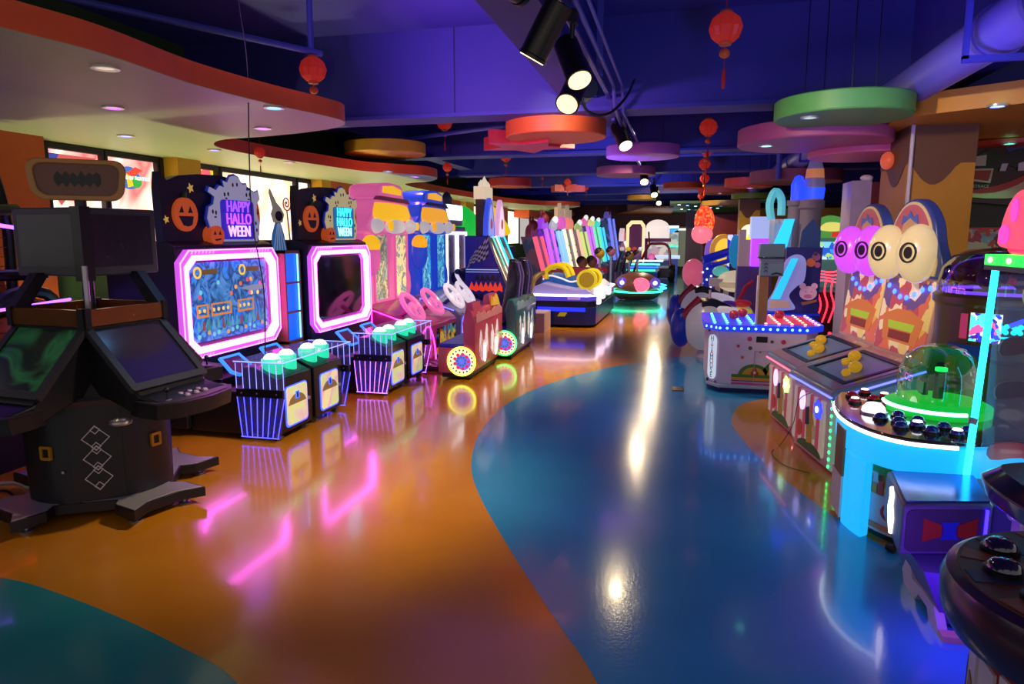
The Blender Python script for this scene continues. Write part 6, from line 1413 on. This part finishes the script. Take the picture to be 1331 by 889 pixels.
# --- dark console between
part('violet_strip', MB().tube([(1.47, 3.585, .30), (1.47, 3.585, .50)], .008, 6), led('#2818ff', 6), t)
part('violet_strip', MB().tube([(1.51, 3.345, .06), (1.51, 3.345, .26)], .008, 6), led('#2818ff', 6), t)
point('violet_strip_lamp', (1.2, 3.1, .35), 5, (.25, .05, 1), .05)
t = thing('dark_console_game', 'dark rounded console on a pale cabinet at the right edge behind the button drum', 'arcade machine', (1.75, 3.05, 0))
part('cabinet_body', MB().box((1.42, 2.86, 0), (2.2, 3.24, .72)), mat('#8a7a98', .4), t, bevel=.01)
shl = smooth_loop([(1.30, 2.80), (1.27, 3.0), (1.28, 3.22), (1.36, 3.32), (1.6, 3.38), (2.2, 3.38), (2.2, 2.78)], 4, False)
part('console_shell', MB().m(mat('#16141e', .2, 0, 0, 1, .8)).prism('z', .70, .78, [(1.75 + (x - 1.75) * .94, 3.08 + (y - 3.08) * .94) for x, y in shl], shl).prism('z', .78, .83, shl, [(1.75 + (x - 1.75) * .86, 3.08 + (y - 3.08) * .86) for x, y in shl]), None, t, bevel=.01)
part('blue_strip', MB().tube([(1.45, 3.2, .835), (1.6, 3.0, .84), (1.8, 2.9, .84)], .008, 6), led('#2060ff', 3), t)
for k in range(3):
    part('round_button', MB().m(mat('#a8b0a0', .2, .3)).ell((1.405, 2.95 + k * .12, .60 + .02 * k), .025, .035, .035), None, t)
# --- round button drum, nearest
dc = (1.34, 2.32)
t = thing('button_drum_game', 'dark round drum table with purple dome buttons and red picture base, nearest at the right', 'arcade machine', (dc[0], dc[1], 0))
part('drum_rim', MB().lathe((dc[0], dc[1], .52), [(.40, 0), (.44, .02), (.47, .08), (.475, .16), (.46, .20), (.43, .215)], 48), mat('#2a1430', .3, 0, 0, 1, .4), t)
mb = MB().m(mat('#4a2418', .55)).lathe((dc[0], dc[1], .73), [(.43, 0), (.43, .01)], 48)
for k in range(14):
    a = k * 2 * PI / 14
    mb.m(mat('#141a48' if k % 2 else '#7a3c24', .55)).prism('z', .74, .743, [(dc[0] + r_ * math.cos(b_), dc[1] + r_ * math.sin(b_)) for r_, b_ in ((.08, a - .04), (.42, a - .1), (.42, a + .1), (.08, a + .04))])
tt = part('drum_top', mb, None, t)
for (a, r_) in ((172, .31), (140, .33), (205, .30), (150, .15), (110, .28), (235, .3), (265, .28), (75, .3)):
    x, y = dc[0] + r_ * math.cos(math.radians(a)), dc[1] + r_ * math.sin(math.radians(a))
    part('dome_button', MB().m(black).lathe((x, y, .743), [(.058, 0), (.058, .012), (.05, .016)], 20).m(mat('#1c1440', .1, 0, 0, 1, 1)).lathe((x, y, .755), [(.05, 0), (.046, .016), (.03, .03), (.004, .035)], 20), None, t)
part('cyan_light_line', MB().m(led('#20d8ff', 2)).tube([(dc[0] - .02, dc[1] + .36, .75), (dc[0] - .05, dc[1] + .24, .75)], .006, 6).m(led('#30ff60', 2)).tube([(dc[0] - .10, dc[1] + .08, .75), (dc[0] - .02, dc[1] - .02, .75)], .006, 6).m(led('#ff4030', 1.5)).box((dc[0] - .06, dc[1] - .1, .743), (dc[0] + .04, dc[1] - .04, .75)), None, tt)
bs = part('drum_base', MB().lathe((dc[0], dc[1], 0), [(.30, 0), (.30, .04), (.34, .06), (.36, .52)], 40), mat('#8a1c28', .4), t)
mb = MB()
for k in range(9):
    a = math.radians(140 + k * 16)
    mb.at(Matrix.Translation((dc[0], dc[1], 0)) @ Matrix.Rotation(a, 4, 'Z'))
    mb.m(mat('#c8c0c8', .4)).prism('x', .34, .366, [(-.04, .14), (.035, .10), (.03, .46), (-.045, .48)]).m(mat(['#2a4a7a', '#4a4a5a', '#8a6a4a'][k % 3], .4)).prism('x', .36, .370, [(-.025, .2), (.02, .18), (.015, .36), (-.02, .38)])
part('base_picture', mb, None, bs)

# ------------------------------------------------------------------ right background
# grey cabinet with maroon side behind the violet eyes
t = thing('maroon_cabinet', 'tall grey fronted cabinet with a maroon side behind the violet eyes', 'arcade machine', (2.1, 9.2, 0))
part('front_panel', MB().box((1.92, 8.95, .0), (2.13, 9.45, 2.42)), mat('#a090b0', .4), t)
part('maroon_side', MB().box((2.13, 8.95, .0), (2.62, 9.45, 2.40)), mat('#5a1420', .4), t)
part('white_knob', MB().ell((2.08, 9.0, 2.45), .07, .05, .04), mat('#d8d0d8', .3), t)
# red neon game
t = thing('neon_racing_game', 'black game outlined with wavy red neon strips below a blue lit screen', 'arcade machine', (2.15, 11.5, 0))
part('cabinet_body', MB().box((1.98, 11.2, 0), (2.5, 12.2, .95)), black, t)
for k in range(4):
    part('neon_strip', MB().tube(smooth_loop([(1.95 + k * .09, 11.15, 1.14), (1.93 + k * .09, 11.1, .95), (1.98 + k * .09, 11.1, .75), (1.92 + k * .09, 11.1, .5)], 4), .012, 6), led('#ff2038', 4), t)
for k in range(4):
    part('neon_strip', MB().tube(smooth_loop([(1.85, 11.1 + k * .2, 1.08 + k * .04), (2.05, 11.1 + k * .2, 1.13 + k * .04), (2.3, 11.12 + k * .2, 1.10 + k * .04), (2.5, 11.1 + k * .2, 1.16 + k * .04)], 4), .012, 6), led('#ff3048', 4), t)
part('red_dots', MB().m(led('#ff2038', 4)).ell((1.95, 11.0, .3), .03).ell((2.05, 11.05, .22), .03).ell((2.2, 11.0, .35), .025), None, t)
part('seat_shell', MB().m(mat('#6a6068', .35)).prism('y', 10.9, 11.15, smooth_loop([(2.0, .0), (2.4, .0), (2.45, .18), (2.2, .28), (2.02, .2)], 4, True)), None, t)
# green jungle sign game
t = thing('screen_game', 'game with a green and yellow lumpy sign over a small blue screen', 'arcade machine', (2.3, 13, 0))
part('sign_board', MB().m(mat('#5aa84a', .4, 0, .6)).prism('y', 12.9, 13.05, smooth_loop([(2.15, 1.75), (2.12, 1.9), (2.25, 2.02), (2.42, 2.12), (2.6, 2.1), (2.78, 2.02), (2.86, 1.9), (2.84, 1.75)], 4, True)).m(mat('#e8e070', .4, 0, .8)).prism('y', 12.885, 12.9, smooth_loop([(2.3, 1.9), (2.4, 2.0), (2.6, 2.0), (2.72, 1.92), (2.6, 1.86), (2.4, 1.86)], 3, True)).m(mat('#e03a30', .4, 0, .7)).box((2.5, 12.88, 1.76), (2.74, 12.9, 1.85)), None, t)
part('screen', MB().m(art('blue_game_screen', ['#3a9ae8', '#80d8f0', '#d8f0ff', '#2a60c8', '#a8e080'], 7, .9)).box((2.28, 12.88, 1.38), (2.66, 12.9, 1.68)), None, t)
part('cabinet_body', MB().m(mat('#7ab8a8', .4, 0, .15)).box((2.2, 12.9, .0), (2.8, 13.5, 1.75)).m(mat('#a8d060', .4, 0, .7)).box((2.16, 12.86, 1.35), (2.22, 12.95, 1.65)), None, t)
# white hopper rides
def hopper(x, y, s, lab, rz):
    t = thing('hopper_ride', lab, 'ride toy', (x, y, 0), rz, 'white bubble rides')
    K = dict(local=True)
    part('bubble_front', MB().m(mat('#d8d0dc', .25, 0, .12)).ell((0, 0, .46 * s), .34 * s, .28 * s, .38 * s, 26, 16), None, t, **K)
    part('white_cowl', MB().m(mat('#f8e8f4', .3, 0, .25)).prism('y', -.2 * s, .2 * s, smooth_loop([(.1 * s, .75 * s), (.45 * s, .72 * s), (.9 * s, .45 * s), (1.0 * s, .2 * s), (.6 * s, .15 * s), (.3 * s, .4 * s)], 4, True)), None, t, bevel=.03, **K)
    part('black_seat', MB().m(black).prism('y', -.16 * s, .16 * s, smooth_loop([(-.1 * s, .82 * s), (.12 * s, .86 * s), (.55 * s, .62 * s), (.5 * s, .52 * s), (.0, .6 * s)], 4, True)), None, t, bevel=.02, **K)
    part('red_band', MB().m(mat('#8a1420', .35)).tube(smooth_loop([(-.1 * s, .0, .86 * s), (-.32 * s, 0, .6 * s), (-.36 * s, 0, .3 * s)], 4), .07 * s, 10), None, t, **K)
    part('blue_shell', MB().m(mat('#1428a0', .3, 0, .15)).ell((-.36 * s, .1 * s, .42 * s), .16 * s, .2 * s, .3 * s), None, t, **K)
    part('grab_pole', MB().m(mat('#e8d0d8', .3)).cyl((.02 * s, -.05, .6 * s), (.02 * s, -.05, 1.0 * s), .018, 8), None, t, **K)
    part('foot', MB().m(mat('#b8a8b8', .3)).cyl((0, 0, 0), (0, 0, .16 * s), .16 * s, 20, .1 * s), None, t, **K)
hopper(.42, 10.6, 1.0, 'nearest white bubble ride left of the whacking game, blue shell on its back', math.radians(8))
hopper(.36, 12.6, 1.05, 'second white bubble ride, half hidden behind the nearest one', math.radians(10))
# rainbow seat toy
t = thing('rocker_toy', 'pale rocker toy with a purple, red and yellow striped saddle behind the whacking game', 'ride toy', (.85, 11.3, 0))
part('saddle', MB().m(mat('#f0d8e8', .3, 0, .15)).ell((.85, 11.3, .55), .3, .3, .22).m(mat('#5a2aa0', .4, 0, .2)).ell((.75, 11.1, .74), .14, .12, .06).m(mat('#d02a3a', .4, 0, .2)).ell((.95, 11.1, .76), .14, .12, .06).m(mat('#e8e040', .4, 0, .3)).ell((.9, 11.05, .64), .2, .12, .06), None, t)
part('rocker_base', MB().box((.6, 11.1, 0), (1.1, 11.6, .35)), mat('#b8a8c0', .4), t, bevel=.03)
part('handle', MB().m(mat('#d02a3a', .4)).tube([(.9, 11.3, .75), (1.0, 11.25, 1.0), (1.1, 11.2, 1.1)], .03, 8), None, t)
# cream rounded ride with mint
t = thing('cream_ride', 'cream rounded ride with a mint seat and pale posts behind the white bubble rides', 'arcade ride', (.95, 13.5, 0))
part('ride_body', MB().m(mat('#f4e4c0', .35, 0, .4)).ell((1.0, 13.4, .95), .32, .3, .2).m(mat('#e0c8a0', .35, 0, .3)).torus((1.0, 13.3, .9), .26, .05, 'z', 24, 8), None, t)
part('mint_seat', MB().ell((.75, 13.6, 1.12), .15, .15, .1), mat('#60d0c0', .35, 0, .4), t)
for x in (.7, .85, 1.05, 1.2):
    part('post', MB().cyl((x, 13.4, 0), (x, 13.4, .85), .05, 10), mat('#c8a8b0', .4, 0, .1), t)
part('counter', MB().box((.55, 13.2, .86), (.85, 13.6, 1.0)), mat('#d8c0b8', .4, 0, .1), t)
# pink motorcycle toy and blue star toy gun
t = thing('star_bike_toy', 'deep blue star-spotted toy bike with a pink ball wheel in front of the pineapple lamp', 'ride toy', (.6, 16, 0))
part('frame', MB().m(mat('#1428c0', .3, 0, .3)).box((.5, 15.9, .35), (.75, 16.3, 1.2)).tube([(.5, 15.9, 1.25), (1.1, 16, 1.45)], .09, 8).tube([(.6, 15.9, 1.1), (1.1, 16, 1.25)], .05, 8), None, t)
part('pink_ball', MB().ell((.3, 16.1, .95), .24, .24, .32), mat('#f06a8a', .35, 0, .4), t)
mb = MB().m(mat('#d8e8ff', .3, 0, 1.2))
for k in range(9):
    mb.ell((.5 + (k % 3) * .09, 15.89, .5 + k * .08), .025, .01, .025, 8, 5)
part('star_spots', mb, None, t)
part('base', MB().box((.3, 15.8, 0), (1.0, 16.5, .36)), mat('#2a2a60', .4), t)
# oval boards
def oval_board(x, Y, w, z0, z1, col, lab, e=.5, inner=None):
    t = thing('oval_board', lab, 'arcade sign', (x, Y, 0))
    zc, rz_ = (z0 + z1) / 2, (z1 - z0) / 2
    part('oval_face', MB().prism('y', Y, Y + .1, circ(x, zc, w, 28, rz_)), mat(col, .3, 0, e), t, bevel=.02)
    if inner:
        part('inner_oval', MB().prism('y', Y - .02, Y, circ(x + w * .1, zc - rz_ * .08, w * .72, 28, rz_ * .8)), mat(inner, .3, 0, e + .3), t)
    part('stand', MB().box((x - .1, Y + .02, 0), (x + .1, Y + .3, z0 + .1)), mat('#3a3a5a', .4), t)
oval_board(1.22, 13.9, .15, 1.02, 1.78, '#1478b8', 'tall blue oval board right of its slimmer twin', .45, '#1a90d0')
oval_board(1.12, 15.2, .13, 1.1, 1.8, '#1888c0', 'slimmer blue oval board left of the larger blue one', .45)
oval_board(.98, 17.2, .3, 1.05, 1.82, '#c8901c', 'ochre oval board with a bright yellow inner oval', .4, '#ffd030')
oval_board(.72, 17.8, .14, 1.0, 1.7, '#7a50c0', 'violet oval board left of the yellow one', .5)
t = thing('white_blue_banner', 'white banner with deep blue splashes between the yellow and blue ovals', 'arcade sign', (1.15, 16.4, 0))
part('banner', MB().box((1.02, 16.3, 1.05), (1.28, 16.4, 1.8)), art('blue_splash', ['#ffffff', '#2030d0', '#e0e8ff', '#4050f0'], 8, .7), t)
part('pole', MB().cyl((1.15, 16.36, 0), (1.15, 16.36, 1.06), .03, 8), silver, t)
# pineapple lamp
t = thing('pineapple_lamp', 'glowing red and pink egg-shaped lamp hanging before the far brown wall', 'sign lamp', (.62, 19.5, 0))
part('lamp_top', MB().ell((.6, 19.5, 2.15), .26, .2, .42, 20, 14), art('red_lattice', ['#ff3a20', '#ff8a4a', '#e02818', '#ff5a30'], 12, 1.0), t)
part('lamp_base', MB().ell((.55, 19.46, 1.82), .28, .22, .26, 20, 12), mat('#ff7a90', .35, 0, .8), t)
part('pole', MB().cyl((.58, 19.5, 0), (.58, 19.5, 1.6), .04, 10), mat('#5a3a4a', .4), t)
# yellow chick lamp & characters column
t = thing('chick_lamp_column', 'white and bright yellow lumpy lamp on a colourful orange and cyan column', 'sign lamp', (1.18, 12.2, 0))
part('lumpy_lamp', MB().m(mat('#fff8d0', .35, 0, .9)).ell((1.10, 12.2, 1.83), .14, .14, .14).m(mat('#fff020', .35, 0, .9)).ell((1.2, 12.15, 1.75), .16, .14, .18).ell((1.08, 12.15, 1.62), .09, .1, .18), None, t)
part('picture_column', MB().m(art('column_pictures', ['#e8783a', '#f0c8c0', '#d84a7a', '#c89a70', '#f4e0e8'], 10, .5)).box((1.05, 12.1, 1.15), (1.32, 12.4, 1.62)).m(art('column_cyan', ['#30b0ff', '#e0f8ff', '#2060e0', '#a0f0ff'], 12, .9)).box((1.04, 12.08, .72), (1.33, 12.4, 1.15)).m(mat('#c06ad8', .4, 0, .4)).box((1.06, 12.1, .0), (1.32, 12.4, .72)), None, t)
part('pink_round_lamp', MB().ell((1.42, 12.3, 1.72), .15, .1, .12), mat('#ff8090', .35, 0, .6), t)
part('silver_star', MB().ell((1.3, 12.2, 1.98), .06, .05, .08), mat('#c8c8d8', .25, .5, .2), t)
# far yellow booth walls, red shutter
struct('wall_booth', MB().m(mat('#b8961c', .5)).box((1.95, 20, 0), (4.4, 20.15, 2.5)).m(mat('#7a2018', .5)).box((1.0, 24, 0), (1.95, 24.15, 2.45)).m(mat('#6a5a2a', .5)).box((.5, 24, 2.2), (1.0, 24.15, 2.6)))
struct('pillar_20', MB().m(mat('#6a4a50', .5)).box((.2, 30, 0), (.9, 31, 2.8)))
# motorbike game with art sign, right of the pillar
t = thing('motorbike_sign_game', 'dark game behind the yellow pillar with a motorbike picture sign above prize shelves', 'arcade machine', (3.6, 9.2, 0))
sg = part('sign_board', MB().m(mat('#3a0c14', .4)).prism('y', 8.98, 9.1, [(3.0, 2.18), (4.4, 2.05), (4.4, 2.85), (3.0, 2.85)]), None, t)
mb = MB().m(mat('#c8a880', .4)).prism('y', 8.97, 8.98, smooth_loop([(3.05, 2.24), (3.4, 2.30), (3.75, 2.42), (3.85, 2.62), (3.7, 2.72), (3.95, 2.72), (4.1, 2.5), (3.9, 2.28), (3.5, 2.2)], 3, True))
mb.m(mat('#b02028', .4)).prism('y', 8.965, 8.97, smooth_loop([(3.1, 2.28), (3.4, 2.34), (3.65, 2.44), (3.8, 2.6), (3.7, 2.4), (3.4, 2.27)], 3, True))
mb.m(mat('#243a6a', .4)).prism('y', 8.972, 8.98, [(3.5, 2.7), (4.4, 2.66), (4.4, 2.84), (3.4, 2.84)])
mb.m(mat('#141018', .4)).prism('y', 8.96, 8.97, smooth_loop([(3.12, 2.6), (3.3, 2.74), (3.45, 2.68), (3.62, 2.74), (3.78, 2.62), (3.7, 2.5), (3.5, 2.56), (3.36, 2.52), (3.2, 2.54)], 3, True))
mb.m(mat('#c8c0c0', .4)).prism('y', 8.955, 8.96, [(3.16, 2.56), (3.28, 2.56), (3.28, 2.68), (3.16, 2.66)]).prism('y', 8.955, 8.96, [(3.42, 2.5), (3.48, 2.5), (3.5, 2.58), (3.44, 2.58)]).prism('y', 8.955, 8.96, [(3.6, 2.5), (3.67, 2.5), (3.66, 2.6), (3.6, 2.58)])
mb.m(mat('#c8c0b8', .4)).ring('y', 8.95, 8.96, [(3.12, 2.40), (3.34, 2.37), (3.36, 2.53), (3.14, 2.53)], [(3.14, 2.42), (3.32, 2.39), (3.34, 2.51), (3.16, 2.51)]).m(mat('#a83030', .4)).prism('y', 8.952, 8.96, [(3.14, 2.42), (3.32, 2.39), (3.34, 2.51), (3.16, 2.51)])
part('motorbike_picture', mb, None, sg)
text('lettering', 'STREETRACE', (3.2, 8.945, 2.335), FACE_NY, .045, mat('#b0a8a8', .4), sg, .001)
part('cabinet_body', MB().box((2.9, 9.1, 0), (4.4, 9.7, 2.2)), mat('#14080c', .4), t)
for z in (1.86, 1.52, 1.2):
    part('prize_row', MB().m(art('prize_boxes', ['#8a2030', '#303848', '#a08878', '#402028', '#687888', '#a03028'], 9, .12)).box((2.95, 9.04, z - .28), (4.3, 9.1, z)), None, t)
    part('shelf_edge', MB().m(mat('#a02030', .4, 0, .2)).box((2.92, 9.0, z), (4.35, 9.1, z + .02)), None, t)
# small orange disc edge at the pillar with an added glow, stray cable in front of the eye tables
whole('pillar_lamp', MB().m(mat('#d85a3a', .4, 0, .5)).ell((2.03, 8.0, 2.55), .06, .12, .09), None, 'small orange disc edge, given a glow, on the left face of the yellow pillar', 'lamp')
whole('loose_wire', MB().tube(smooth_loop([(1.0, 5.5, .62), (.96, 5.75, .5), (.98, 6.1, .2), (.9, 6.15, .01), (.8, 5.9, .006), (.86, 5.6, .006), (1.02, 5.45, .006)], 6), .003, 5), mat('#3a2018', .5), 'thin loose wire looping down from the near eye table to the floor', 'cable')
